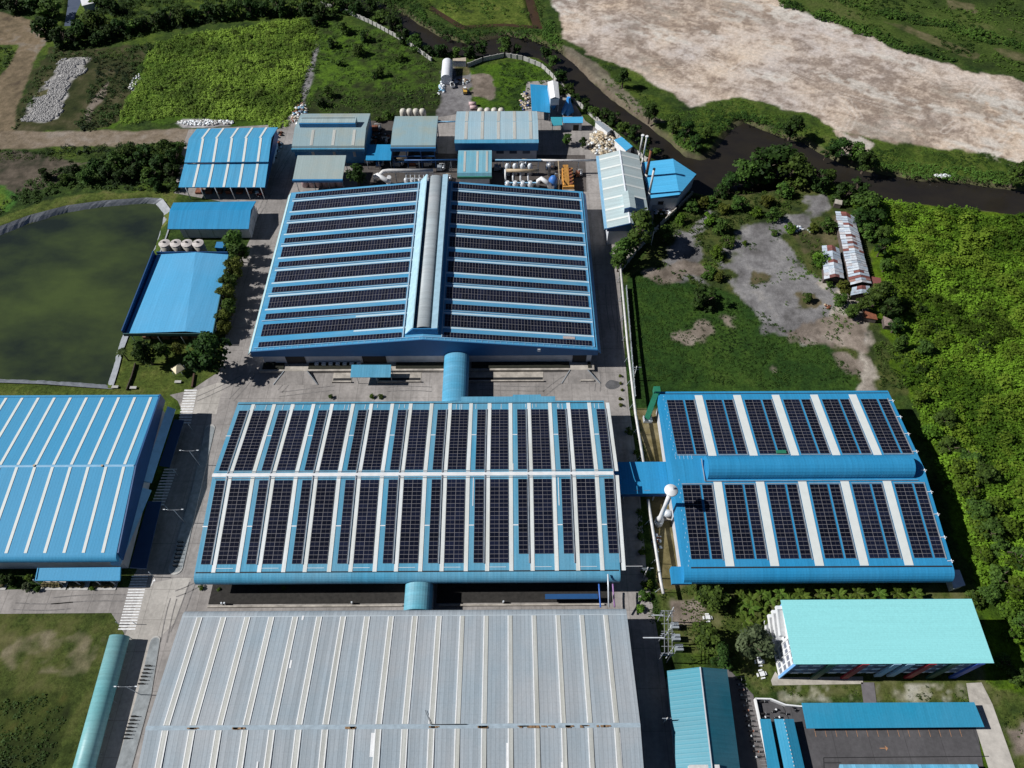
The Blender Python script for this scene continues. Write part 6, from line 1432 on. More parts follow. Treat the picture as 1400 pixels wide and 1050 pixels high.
one(ct, 'casing', M_or, lambda m: m.box(c_a[0], c_b[0], c_a[1], c_b[1], 0, 3.6))
for k in range(5):
    y0 = c_a[1] + 1 + k * (c_b[1] - c_a[1] - 1.5) / 5; one(ct, 'louvre', M_or, lambda m: m.prism([(y0, 3.62), (y0 + 1.9, 5.6), (y0 + 2.05, 5.6), (y0 + 2.1, 3.62)], c_a[0] + .3, (c_a[0] + c_b[0]) / 2 + .3)); one(ct, 'fan_ring', M_rust, lambda m: m.cyl(c_b[0] - 1.2, y0 + 1, 3.61, 4.2, .85, 10))
one(ct, 'base_wall', M_platform, lambda m: m.box(c_a[0] - .2, c_b[0] + .2, c_a[1] - .7, c_a[1] - .02, 0, 2.2)); one(ct, 'ladder_frame', M_tan, lambda m: (m.bar((c_a[0] - 1.6, c_a[1] + 1, 0), (c_a[0] - 1.6, c_a[1] + 1, 6.5), .4), m.bar((c_a[0] - 1.6, c_b[1] + 1, 6.5), (c_a[0] - 1.6, c_a[1] + 1, 6.5), .35)))
elev('pipe_rack', 'straight raised pipe rack crossing from the cyclone to the boiler house', [(735, 219), (765, 219.5), (818, 219)], 6.5, .5, M_pipe)
elev('pipe_rack', 'pair of dark blue pipes between the process shed and valve house', [(553, 219), (592, 219), (640, 218)], 6.0, .35, M_bluedk)
elev('pipe_rack', 'thin steel pipe between the process shed and warehouse roof', [(598, 167), (624, 166)], 7.0, .35, M_bluelt, False)
pk = plain('pink_tank', (.50, .36, .36), .6, var=.15)
for k in range(6):
    x, y = G(418 + 9.4 * k, 254); p = thing('pink_tank', 'pink upright tank under the grey-green shelter, %s from the left' % ORD[k + 1], 'tank', (x, y, 0), 'pink tanks under the shelter')
    one(p, 'shell', pk, lambda m: m.cyl(x, y, 0, 4.6, 1.45, 14)); one(p, 'dome', pk, lambda m: m.lathe(x, y, [(1.45, 4.605), (1.2, 5.0), (.4, 5.3)], 14))
def htank(label, px, py, k):
    """upright round-topped vessel standing behind a shed"""
    x, y = G(px, py); p = thing('storage_vessel', label, 'vessel', (x, y, 0), 'cream vessels behind the sheds')
    one(p, 'shell', M_tank2, lambda m: m.lathe(x, y, [(1.55, 0), (1.55, 5.2), (1.2, 6.0), (.4, 6.4)], 16)); one(p, 'ladder', M_dark, lambda m: m.bar((x + .2, y - 1.62, 3.4), (x + .75, y - 1.5, 4.4), .3))
M_tank2 = plain('cream_vessel', (.52, .49, .43), .55, var=.15)
for k in range(4): htank('tall cream vessel behind the process shed, %s from the left' % ORD[k + 1], 553 + 8.7 * k, 166, k)
for k in range(4): htank('cream vessel behind the pale-blue warehouse, %s from the left' % ORD[k + 1], 657.5 + 9.3 * k, 165, k)
for k, (px, py) in enumerate(((646, 142), (647.5, 147))):
    x, y = G(px, py, .9); p = thing('pink_drum', ['rear', 'front'][k] + ' pink drum lying behind the pale-blue warehouse', 'drum', (x, y, 0)); one(p, 'shell', pk, lambda m: m.tube([(x - 1.7, y, .95), (x + 1.7, y, .95)], .9, 12)); one(p, 'cradle', M_dark, lambda m: m.box(x - 1.3, x + 1.3, y - .6, y + .6, .04, .3))
# bagged heaps and scrap
def heap(name, label, cat, px, py, rx, ry, h, n, cols, size=(.5, 1.1), seed=0, grp=None):
    cx, cy_ = G(px, py); r = thing(name, label, cat, (cx, cy_, 0), grp); rr = random.Random(seed); ms = [MB() for _ in cols]
    for i in range(n):
        a, q = rr.uniform(0, 6.28), math.sqrt(rr.random()); x, y = cx + rx * q * math.cos(a), cy_ + ry * q * math.sin(a); s = rr.uniform(*size)
        ms[rr.randrange(len(cols))].blob((x, y, .3 * s + h * (1 - q) * rr.uniform(.5, 1)), s, i, 6, 4, .3, (1, rr.uniform(.5, 1), rr.uniform(.4, .7)))
    for m, c in zip(ms, cols):
        if m.v: tag(m.build('loose_pieces', c, r), kind='stuff')
M_bag = plain('dusty_white_bag', (.55, .50, .42), .9, var=.2); M_tarp = plain('blue_tarp', (.16, .34, .50), .6, var=.3)
heap('sack_heap', 'heap of cream sacks and scrap between the road and canal wall', 'heap', 824, 196, 6.5, 9, 1.6, 260, [M_bag, M_bag, plain('beige_sack', (.50, .42, .30)), M_lite, M_tan], (.5, 1.1), 1)
heap('scrap_heap', 'heap of blue and white refuse at the corner of the grass field', 'heap', 410, 156, 3.2, 8, 1.2, 110, [M_tarp, M_bag, M_lite, M_rust], (.4, .9), 2)
heap('drum_pile', 'pile of blue drums and boxes beside the rear lean-to', 'pile', 718, 140, 2.2, 8, .8, 50, [plain('navy_drum', (.02, .05, .22)), M_bag, M_tan], (.5, .9), 3)
heap('junk_pile', 'pale blue junk left of the white pickup', 'pile', 604, 122, 1.6, 6, .8, 34, [M_bluelt, M_lite, M_white], (.4, .8), 4)
heap('junk_pile', 'scatter of boards and boxes beside the tan-roofed cabin', 'pile', 630, 112, 5, 2.5, .5, 40, [M_lite, M_tan, M_rust, M_grey], (.4, .8), 5)
heap('scrap_heap', 'scrap and barrels in front of the blue annex', 'heap', 908, 290, 4, 2.2, .8, 26, [M_lite, M_tan, M_rust, M_white], (.4, .9), 6)
heap('scrap_heap', 'white scrap on the gravel yard near the long rusty shed', 'heap', 1092, 313, 2.2, 1.8, .5, 22, [M_lite, M_white, M_bluedk], (.4, .7), 7)
heap('scrap_heap', 'green netting and scrap right of the white gravel-yard scrap', 'heap', 1110, 316, 2, 1, .4, 14, [plain('net_green', (.15, .4, .25)), M_lite], (.4, .7), 8)
heap('rubble_heap', 'small brown rubble on the pale track at the gravel yard', 'heap', 1131, 419, 1.2, 1, .6, 14, [M_rust, M_tan], (.3, .6), 9)
heap('rubble_heap', 'white rubble scattered on the far canal bank', 'heap', 1288, 241, 3, 1.2, .4, 30, [M_lite, M_white, M_kerb], (.4, .8), 10)
heap('rubble_heap', 'long white rubble strip behind the blue open hall', 'heap', 282, 168, 13, 2.0, .5, 230, [M_lite, M_white, M_kerb], (.35, .8), 11)
heap('rubble_heap', 'white rubble pocket at the edge of the weed field', 'heap', 184, 113, 1.6, 7, .5, 60, [M_lite, M_kerb], (.35, .7), 12)
heap('scrap_heap', 'grey scrap below the teal pipe porch near the water tower', 'heap', 899, 742, 1.6, 3, .4, 26, [M_black, M_lite, M_rust, M_grey], (.3, .6), 13)
heap('scrap_heap', 'dark scrap and machinery beside the rear warehouse', 'heap', 520, 190, 4.5, 4, 1.0, 40, [M_black, M_rust, M_grey], (.5, 1.1), 14)
heap('scrap_heap', 'dark machinery and drums on the right side of the open hall', 'heap', 378, 200, 2.4, 12, .8, 40, [M_black, M_grey, M_rust], (.5, .9), 15)
def rubble_field():
    rs = np.random.RandomState(5); P = pg([(38, 158), (44, 140), (64, 114), (80, 86), (118, 80), (114, 96), (95, 110), (87, 135), (80, 162), (50, 166)])
    a = np.array(P); xs_ = rs.uniform(a[:, 0].min(), a[:, 0].max(), 5000); ys_ = rs.uniform(a[:, 1].min(), a[:, 1].max(), 5000); k = sdf(P, xs_, ys_) + (fbm(xs_, ys_, 7, 4) - .5) * 18 > .3
    m = MB(); rr = random.Random(2)
    for x, y in zip(xs_[k], ys_[k]):
        s = rr.uniform(.2, .6); m.hexa([(x - s, y - s, 0), (x + s, y - s * .8, 0), (x + s * .8, y + s, 0), (x - s, y + s * .7, 0)], [(x - s * .5, y - s * .6, s * .7), (x + s * .6, y - s * .5, s), (x + s * .4, y + s * .6, s * .8), (x - s * .6, y + s * .3, s * .5)])
    tag(m.build('rubble', plain('broken_concrete', (.40, .39, .38), .9, var=.3, scale=1)), kind='stuff')
rubble_field()
# machine skids crowding the process floor
def skid(label, px, py, L, W, h, mt, k):
    x, y = G(px, py); r = thing('machine_skid', label, 'machine', (x, y, .06), 'machine skids between the sheds and the upper factory')
    one(r, 'base_frame', M_dark, lambda m: m.box(x - L / 2, x + L / 2, y - W / 2, y + W / 2, .06, .4))
    one(r, 'housing', mt, lambda m: m.hexa([(x - L * .4, y - W * .4, .4), (x + L * .15, y - W * .4, .4), (x + L * .15, y + W * .4, .4), (x - L * .4, y + W * .4, .4)], [(x - L * .36, y - W * .34, h), (x + L * .1, y - W * .34, h), (x + L * .1, y + W * .34, h), (x - L * .36, y + W * .34, h)]))
    one(r, 'drum', M_steel, lambda m: m.tube([(x + L * .3, y - W * .4, h * .5 + .3), (x + L * .3, y + W * .4, h * .5 + .3)], h * .28, 9)); one(r, 'riser_pipe', M_pipe if k % 2 else M_tan, lambda m: m.tube([(x - L * .1, y, h - .1), (x - L * .1, y, h + 1.2), (x + L * .45, y, h + 1.2), (x + L * .45, y, .4)], .16, 6))
for k, (px, py, L, W, h, mt) in enumerate(sorted([(505, 222, 5, 3, 2.2, M_grey), (520, 226, 4, 3, 1.8, M_bluedk), (545, 226, 6, 3, 2.4, M_grey), (566, 225, 5, 3, 2, M_rust), (585, 226, 4, 3, 2.6, M_steel), (603, 232, 4, 3, 2, M_grey), (612, 246, 4, 3, 2, M_lite), (645, 252, 5, 2.5, 1.8, M_grey), (664, 253, 4, 2.5, 1.6, M_bluedk), (680, 232, 3.5, 3, 2.2, M_grey), (715, 226, 4, 2.5, 2, M_steel), (752, 230, 4, 3, 2.2, M_bluedk), (762, 242, 3, 3, 2.4, M_grey), (791, 240, 3, 3, 2, M_rust), (525, 196, 4, 3, 2, M_black), (515, 178, 5, 3, 2, M_rust)], key=lambda q: q[0])):
    skid('low machine skid on the dark process floor, %s from the left' % ORD[k + 1], px, py, L, W, h, mt, k)
# hedged planters in front of the left factory
for k, (x0_, x1_) in enumerate(((-30, 10), (58, 92), (96, 122), (128, 160))):
    a_, b_ = G(x0_, 801), G(x1_, 801); r = thing('hedge_planter', 'kerbed brown hedge bed, %s from the left by the left factory entrance' % ORD[k + 1], 'planter', ((a_[0] + b_[0]) / 2, a_[1], 0), 'hedge beds by the left factory')
    one(r, 'bed_kerb', M_kerb, lambda m: m.box(a_[0], b_[0], a_[1] - 1.3, a_[1] + 1.6, .05, .25)); one(r, 'hedge', plain('brown_hedge', (.075, .062, .02), .9, var=.6, scale=2.5), lambda m: [m.blob((a_[0] + .8 + j * .9, a_[1] + .1, .55), .85, j, 7, 5, .25, (1, 1, .65)) for j in range(int((b_[0] - a_[0] - 1) / .9))])
# pipes along the right end of B and around
ps = thing('pipe_stack', 'blue and purple upright pipes at the front corner of the middle factory', 'pipes', (26.5, 66, 0))
for x, mt in ((24.2, plain('pipe_blue', (.05, .15, .5), .5)), (26.4, M_lite), (28.0, plain('pipe_violet', (.30, .16, .36), .5))): one(ps, 'pipe', mt, lambda m: m.tube([(x, 70.8 if x == 26.4 else 69.3, 9.9 if x == 26.4 else 6.4), (x, 67.6, 8.6 if x == 26.4 else 6.2), (x, 63.0, 6.0)], .22, 6))
one(ps, 'shelf', M_bluedk, lambda m: m.box(9.5, 24, 66.2, 67.6, 3.2, 3.5))
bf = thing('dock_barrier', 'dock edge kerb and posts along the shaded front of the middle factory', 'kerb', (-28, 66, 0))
one(bf, 'kerb', M_platform, lambda m: (m.box(-84, -30, 65.4, 65.9, .03, .6), m.box(-20, 26, 65.4, 65.9, .03, .6))); one(bf, 'dock', plain('shaded_dock', (.022, .02, .018), .95, var=.5, scale=1.2), lambda m: (m.box(-84, -29.2, 66.4, 73, .055, .4), m.box(-20.6, 28, 66.4, 73, .055, .4)))  # dock colour blackened to stand in for the shadow under the eave
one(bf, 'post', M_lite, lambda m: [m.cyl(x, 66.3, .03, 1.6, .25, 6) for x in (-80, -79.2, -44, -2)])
# ------------------------------------------------------------------ vegetation
def quads_mesh(name, cen, nor, size, tone, mat, aspect=1.0, rs=None, fold=.0):
    """many leaf-sprays as small quads: centre, facing, size and tone per quad"""
    n = len(cen); up = rs.normal(size=(n, 3)); nor = nor / (np.linalg.norm(nor, axis=1, keepdims=True) + 1e-9)
    u = np.cross(nor, up); u /= np.linalg.norm(u, axis=1, keepdims=True) + 1e-9; v = np.cross(nor, u)
    s = size[:, None]; a = rs.uniform(.6, 1.0, (n, 1)); 
    V = np.stack([cen - u * s * a * .5, cen + v * s * .5 * aspect - nor * s * .15, cen + u * s * .5, cen - v * s * .45 * aspect - nor * s * .1], 1).reshape(-1, 3)
    me = bpy.data.meshes.new(name); me.vertices.add(4 * n); me.vertices.foreach_set('co', V.astype(np.float32).ravel())
    me.loops.add(4 * n); me.polygons.add(n); me.loops.foreach_set('vertex_index', np.arange(4 * n, dtype=np.int32))
    me.polygons.foreach_set('loop_start', np.arange(0, 4 * n, 4, dtype=np.int32)); me.polygons.foreach_set('loop_total', np.full(n, 4, np.int32)); me.update()
    at = me.attributes.new('tone', 'FLOAT', 'FACE'); at.data.foreach_set('value', tone.astype(np.float32))
    me.materials.append(mat); return me
def crown_points(rs, R_, H, z0, nb, per, leafsize):
    """uneven crown: boughs of different size spread through the volume, sprays on and inside each bough"""
    c, nn, s, t = [], [], [], []
    for k in range(nb):
        q = rs.uniform(0, 1) ** .5; a = rs.uniform(0, 6.283); hz = rs.uniform(-1, 1)
        w_ = math.sqrt(max(.05, 1 - hz * hz * .9)); bc = np.array([R_ * .72 * q * w_ * math.cos(a), R_ * .72 * q * w_ * math.sin(a), z0 + H * .5 + H * .40 * hz])
        br_ = R_ * rs.uniform(.24, .42); d = rs.normal(size=(per, 3)); d /= np.linalg.norm(d, axis=1, keepdims=True); d[:, 2] = np.where(d[:, 2] < -.3, -d[:, 2], d[:, 2])
        rr_ = br_ * rs.uniform(.55, 1.08, (per, 1)) * np.array([1, 1, .8]); c.append(bc + d * rr_); nn.append(d + rs.normal(size=(per, 3)) * .5 + np.array([0, 0, .55])); s.append(rs.uniform(.6, 1.35, per) * leafsize)
        t.append(np.clip(rs.uniform(.15, .85) + rs.normal(size=per) * .17, 0, 1))
    return np.concatenate(c), np.concatenate(nn), np.concatenate(s), np.concatenate(t)
def tree_meshes(name, seed, R_, H, z0, nb, per, leafsize, mat):
    rs = np.random.RandomState(seed); c, n, s, t = crown_points(rs, R_, H, z0, nb, per, leafsize)
    cr = quads_mesh(name + '_crown', c, n, s, t, mat, .9, rs)
    m = MB(); rr = random.Random(seed); th = z0 + H * .45; r0 = .05 * R_ + .12
    m.tube([(0, 0, -.3), (.05, .02, th * .5), (rr.uniform(-.2, .2), rr.uniform(-.2, .2), th)], [r0 * 1.3, r0, r0 * .7], 7)
    for k in range(5):
        a = k * 1.26 + rr.random(); z = th * rr.uniform(.55, .95); m.tube([(0, 0, z), (R_ * .3 * math.cos(a), R_ * .3 * math.sin(a), z + H * .2), (R_ * .55 * math.cos(a), R_ * .55 * math.sin(a), z + H * .42)], [r0 * .6, r0 * .4, r0 * .15], 5)
    tr = bpy.data.meshes.new(name + '_trunk'); tr.from_pydata(m.v, [], m.f); tr.materials.append(M_trunk)
    return cr, tr
L_dark = leaf('leaf_dark', (.018, .046, .010), (.040, .085, .014)); L_mid = leaf('leaf_mid', (.042, .088, .016), (.085, .15, .024)); L_lime = leaf('leaf_lime', (.11, .18, .022), (.24, .34, .045)); L_grey = leaf('leaf_grey', (.06, .085, .035), (.115, .14, .07)); L_yel = leaf('leaf_yellow', (.06, .085, .012), (.115, .135, .02))
KIND = {}
for kind, mt, sizes in (('dark', L_dark, [(1, 1.15), (1, .95), (1, 1.3)]), ('mid', L_mid, [(1, 1.0), (1, 1.25), (1, .85)]), ('lime', leaf('leaf_limetree', (.045, .10, .010), (.115, .205, .018)), [(1, .9), (1, 1.1), (1, 1.0)]), ('grey', L_grey, [(1, 1.1)]), ('yellow', L_yel, [(1, .85), (1, 1.0)])):
    KIND[kind] = []
    for j, (r_, h_) in enumerate(sizes):
        # unit tree: crown radius 3 m, scaled per tree
        KIND[kind].append((tree_meshes(kind + '_tree_%d' % j, 100 + len(KIND) * 10 + j, 3.0, 5.2 * h_, 1.2, 24, 62, .52, mt), tree_meshes(kind + '_shrub_%d' % j, 300 + len(KIND) * 10 + j, 3.0, 3.9 * h_, -.5, 18, 50, .60, mt)))
TC = random.Random(77)
def tree(name, label, kind, px, py, rpx, shrub=False, group=None, cat=None):
    """crown centre and crown radius as surveyed"""
    pool = KIND[kind]; (cr, tr) = pool[TC.randrange(len(pool))][1 if shrub else 0]
    # metres per photo pixel at that place
    b = (py - 525) / FPX; depth = CAM_H / (math.sin(PITCH) + b * math.cos(PITCH)); mpp = depth / FPX
    R_ = rpx * mpp; s = R_ / 3.0; zc = (1.4 if shrub else 3.6) * s
    x, y = G(px, py, zc)
    r = thing(name, label, cat or ('shrub' if shrub else 'tree'), (x, y, 0), group)
    r.scale = (s, s * TC.uniform(.9, 1.1), s * TC.uniform(.88, 1.08)); r.rotation_euler = (0, 0, TC.uniform(0, 6.28))
    for nm, me_ in (('crown' if not shrub else 'foliage', cr), ('trunk' if not shrub else 'stem', tr)):
        o = bpy.data.objects.new(nm, me_); COL.objects.link(o); o.parent = r
    return r
for a_ in ((('garden_tree', 'large dark round tree at the corner of the pond garden by the road', 'dark', 283, 480, 33)), ('garden_tree', 'low spreading dark tree in the middle of the pond garden', 'dark', 199, 484, 19), ('garden_tree', 'small tree at the front edge of the azure pond shed', 'mid', 222, 480, 13), ('garden_tree', 'small yellowish tree left of the large garden tree', 'yellow', 243, 478, 10),
           ('yard_tree', 'dark round tree between the pink tanks and the white duct', 'dark', 488, 240, 15), ('yard_tree', 'big leafy tree overhanging the front of the boiler house', 'mid', 872, 316, 25), ('yard_tree', 'lower tree hiding the top of the pipe bridge', 'mid', 852, 342, 19), ('yard_tree', 'bushy tree below and left of the boiler house tree', 'mid', 846, 360, 13),
           ('lot_tree', 'small round tree on the slanting block wall', 'mid', 910, 318, 13), ('lot_shrub_tree', 'isolated dark round tree on the green grass lot', 'dark', 962, 411, 22, True),
           ('substation_tree', 'round dark tree behind the picnic set by the substation', 'mid', 973, 816, 24), ('substation_tree', 'bright leafy tree above the teal gable building', 'mid', 968, 872, 25), ('substation_tree', 'lower dark tree at the rear corner of the teal gable building', 'dark', 984, 897, 19), ('hostel_tree', 'feathery grey-green tree at the stair end of the hostel', 'grey', 1032, 880, 28),
           ('yard_tree', 'small tree standing in the concrete yard behind the cooling unit', 'mid', 775, 190, 8), ('yard_tree', 'leafless dark little tree right of the small yard tree', 'dark', 797, 195, 7)):
    tree(*a_[:6], *((True, None, 'tree') if len(a_) > 6 else ()))
# rows and belts: every tree by its order along the belt
def belt(name, text, pts, kinds, group, shrub=False, cat=None):
    for k, (px, py, r) in enumerate(pts):
        tree(name, text % ORD[k + 1], kinds[k % len(kinds)], px, py, r, shrub, group, cat)
belt('roadside_tree', '%s roadside tree from the top in the row beside the azure shed', [(318, 328, 18), (327, 346, 15), (320, 366, 17), (313, 386, 15), (309, 404, 15), (313, 420, 14), (302, 432, 15), (306, 448, 12)], ['mid', 'mid', 'yellow', 'mid', 'yellow', 'mid', 'yellow', 'yellow'], 'tree row by the azure shed')
belt('canal_tree', '%s dark bank tree from the left along the near side of the canal bend', [(505, 8, 13), (522, 24, 14), (537, 36, 15), (552, 50, 14), (568, 62, 13), (585, 70, 11), (602, 72, 13), (620, 70, 12), (642, 70, 13), (660, 66, 11), (690, 64, 12), (706, 68, 8), (745, 74, 11), (757, 86, 9), (768, 104, 11), (766, 122, 12), (778, 126, 10), (786, 136, 10), (800, 146, 11), (812, 154, 11), (826, 160, 12), (840, 166, 12), (852, 176, 13), (868, 184, 12), (880, 196, 11), (892, 206, 11)], ['dark', 'mid', 'dark'], 'trees on the near canal bank', True, 'tree')
belt('far_bank_tree', '%s tree from the left on the far canal bank by the sand', [(852, 108, 11), (889, 154, 13), (922, 170, 12), (938, 182, 12), (952, 196, 10), (968, 180, 9), (1085, 172, 17), (1150, 200, 17), (1172, 206, 15), (1186, 220, 16), (1130, 210, 8), (1392, 240, 15)], ['dark', 'dark', 'mid'], 'trees on the far canal bank')
belt('point_tree', '%s tree from the left on the spit between canal and gravel yard', [(985, 262, 13), (1000, 250, 16), (1016, 240, 22), (1040, 230, 30), (1064, 222, 31), (1084, 238, 26), (1100, 240, 18), (1122, 252, 17), (1132, 244, 12), (1152, 268, 18), (1172, 262, 20), (1185, 282, 22), (1172, 300, 20), (1196, 300, 18), (1186, 318, 15)], ['dark', 'dark', 'mid'], 'trees on the canal spit', True, 'tree')
belt('belt_tree', '%s tree from the left in the dense belt above the weed field', [(64, 40, 20), (68, 14, 19), (84, 56, 17), (100, 54, 16), (112, 40, 18), (128, 30, 18), (132, 52, 14), (150, 44, 15), (165, 40, 14), (180, 36, 15), (195, 34, 14), (212, 30, 15), (230, 27, 15), (248, 25, 14), (266, 22, 15), (285, 20, 14), (304, 18, 15), (322, 17, 14), (342, 15, 15), (362, 14, 14), (382, 13, 15), (402, 12, 14), (422, 10, 15), (440, 18, 14), (432, 30, 11), (456, 6, 15), (474, 10, 14), (488, 14, 13), (150, 12, 15), (135, 4, 13), (52, 4, 18), (20, 8, 17), (-4, 2, 16)], ['dark', 'mid', 'dark', 'dark'], 'tree belt above the weed field', True, 'tree')
belt('grove_tree', '%s tree from the left in the dark grove beside the blue open hall', [(62, 240, 10), (85, 245, 11), (104, 232, 12), (120, 244, 13), (132, 226, 14), (146, 238, 14), (158, 222, 15), (165, 244, 13), (176, 212, 15), (186, 232, 17), (200, 214, 17), (206, 240, 16), (218, 226, 18), (226, 208, 16), (234, 238, 15), (240, 218, 14), (244, 204, 11), (212, 254, 12), (238, 256, 9)], ['dark', 'mid', 'dark', 'mid', 'dark'], 'dark grove by the open hall', True, 'tree')
belt('yard_edge_shrub', '%s bush from the left around the gravel yard', [(930, 300, 11), (945, 285, 12), (960, 276, 13), (975, 276, 12), (970, 300, 12), (985, 312, 13), (990, 285, 11), (995, 330, 12), (980, 345, 13), (968, 372, 12), (985, 378, 11), (1055, 296, 12), (1035, 290, 11), (1010, 282, 13), (1048, 275, 12), (1072, 262, 14), (1080, 312, 10), (1058, 318, 6), (1112, 312, 9), (1130, 310, 12), (1122, 357, 15), (1134, 388, 6), (1155, 392, 13), (1103, 408, 8), (1018, 332, 5), (1150, 412, 12)], ['lime', 'mid', 'yellow', 'mid'], 'bushes round the gravel yard', True)
belt('shed_tree', '%s tree from the top behind the rusty sheds', [(1208, 318, 12), (1205, 340, 12), (1212, 362, 11), (1203, 402, 21), (1218, 420, 18), (1178, 416, 11), (1165, 425, 12), (1225, 445, 12), (1232, 470, 12)], ['mid', 'dark', 'mid'], 'trees behind the rusty sheds')
belt('strip_shrub', '%s bush from the top in the planting strip right of the middle factory', [(860, 590, 7), (869, 618, 4), (874, 700, 6), (876, 716, 5), (875, 734, 6), (879, 754, 7), (883, 782, 8), (884, 800, 10), (880, 815, 10), (876, 832, 8)], ['mid', 'lime'], 'bushes in the east planting strip', True)
belt('hedge_bush', '%s clipped yellowish bush from the top along the east road edge', [(848, 514, 3.5), (849, 524, 3), (850, 533, 3), (848, 545, 3.5), (849, 554, 4)], ['yellow'], 'clipped bushes on the east road', True)
belt('entrance_bush', '%s bush from the left by the left factory entrance', [(8, 795, 13), (40, 790, 7), (38, 803, 8), (126, 804, 5), (52, 806, 5)], ['dark', 'lime', 'grey', 'lime', 'mid'], 'bushes at the left factory entrance', True)
belt('platform_bush', '%s small bush from the left along the factory frontages', [(366, 500, 4), (375, 501, 3), (452, 543, 4), (508, 542, 5), (520, 542, 5), (275, 803, 5), (388, 804, 4), (300, 806, 4), (1132, 420, 4)][:8], ['mid', 'lime'], 'small bushes along factory frontages', True)
belt('meadow_bush', '%s bush from the left in the grass field at top centre', [(440, 140, 10), (448, 128, 9), (520, 100, 8), (512, 104, 6), (530, 158, 9), (518, 162, 8), (455, 60, 10), (470, 40, 11), (490, 70, 10), (500, 52, 10), (465, 85, 8), (545, 78, 9)], ['dark', 'mid', 'mid'], 'bushes in the top centre field', True)
belt('thicket_tree', '%s tree from the top at the edge of the thicket right of the right factory', [(1258, 545, 15), (1262, 478, 14), (1272, 590, 17), (1290, 575, 16), (1300, 610, 18), (1312, 640, 18), (1330, 622, 18), (1322, 668, 20), (1345, 650, 18), (1338, 700, 19), (1360, 690, 19), (1352, 728, 20), (1378, 720, 20), (1372, 752, 19), (1395, 765, 20), (1345, 760, 16), (1368, 788, 20), (1392, 805, 20), (1352, 812, 17), (1330, 820, 15), (1378, 834, 19), (1398, 850, 18), (1385, 868, 16), (1372, 905, 14), (1390, 925, 15), (1408, 900, 14)], ['lime', 'mid', 'lime', 'mid', 'mid'], 'trees along the thicket edge', True, 'tree')
# palm and bananas
def frond(m, a, L, w_, z, droop, lift, seg=5):
    ca, sa = math.cos(a), math.sin(a); P = []
    for i in range(seg + 1):
        t_ = i / seg; d = L * t_; P.append((d, z + lift * math.sin(t_ * 1.5) - droop * t_ * t_, w_ * (math.sin(min(1, t_ * 1.15 + .08) * math.pi) ** .7 if t_ < .98 else .05)))
    for (d0, z0, w0), (d1, z1, w1) in zip(P, P[1:]):
        m.face([(d0 * ca - w0 * sa, d0 * sa + w0 * ca, z0 - w0 * .25), (d0 * ca, d0 * sa, z0), (d1 * ca, d1 * sa, z1), (d1 * ca - w1 * sa, d1 * sa + w1 * ca, z1 - w1 * .25)])
        m.face([(d0 * ca, d0 * sa, z0), (d0 * ca + w0 * sa, d0 * sa - w0 * ca, z0 - w0 * .25), (d1 * ca + w1 * sa, d1 * sa - w1 * ca, z1 - w1 * .25), (d1 * ca, d1 * sa, z1)])
def mesh_of(m, name, mat, tone=None, seed=0):
    me = bpy.data.meshes.new(name); me.from_pydata(m.v, [], m.f); me.materials.append(mat)
    at = me.attributes.new('tone', 'FLOAT', 'FACE'); rs = np.random.RandomState(seed); at.data.foreach_set('value', np.clip(rs.normal(.5, .25, len(m.f)), 0, 1).astype(np.float32)); return me
L_ban = leaf('leaf_banana', (.07, .13, .015), (.13, .20, .03), .3); L_palm = leaf('leaf_palm', (.03, .06, .014), (.06, .10, .02))
BAN = []
for j in range(4):
    rr = random.Random(j); m = MB(); n = 8 + j % 2
    for k in range(n): frond(m, 6.283 * k / n + rr.uniform(-.3, .3), rr.uniform(1.9, 2.9), rr.uniform(.32, .45), 2.6, rr.uniform(.3, 1.6), rr.uniform(.6, 1.5))
    m2 = MB(); m2.tube([(0, 0, -.1), (0, 0, 2.7)], [.2, .12], 7); BAN.append((mesh_of(m, 'banana_leaves', L_ban, seed=j), mesh_of(m2, 'banana_stem', plain('banana_stem', (.12, .14, .05), .8))))
spots = [(1012 + 13.2 * k + (k % 3) * 2, 812 + (k % 2) * 10 + (3 if k % 5 == 0 else 0)) for k in range(19)] + [(1012, 836), (1026, 832), (1042, 834), (1018, 850), (1034, 850), (1050, 846), (1064, 832), (1015, 822), (1078, 826), (1095, 818)]
spots.sort()
for k, (px, py) in enumerate(spots):
    x, y = G(px, py, 2.4); r = thing('banana_plant', '%s banana plant from the left in the clump behind the hostel' % ORD[k + 1], 'banana plant', (x, y, 0), 'banana plants behind the hostel'); s = TC.uniform(.85, 1.25); r.scale = (s, s, s); r.rotation_euler = (0, 0, TC.uniform(0, 6.28))
    for nm, me_ in zip(('leaves', 'stem'), BAN[k % 4]):
        o = bpy.data.objects.new(nm, me_); COL.objects.link(o); o.parent = r
x, y = G(166, 481, 5); r = thing('palm_tree', 'single palm tree at the bank of the green pond', 'palm', (x, y, 0))
m = MB(); [frond(m, 6.283 * k / 14, 2.9, .32, 5.2, 1.5 + .4 * (k % 3), .7) for k in range(14)]; o = bpy.data.objects.new('fronds', mesh_of(m, 'palm_fronds', L_palm)); COL.objects.link(o); o.parent = r
m = MB(); m.tube([(.3, 0, -.2), (.15, 0, 2.5), (0, 0, 5.2)], [.26, .2, .16], 8); m.build('trunk', M_trunk, r, origin=(0, 0, 0))

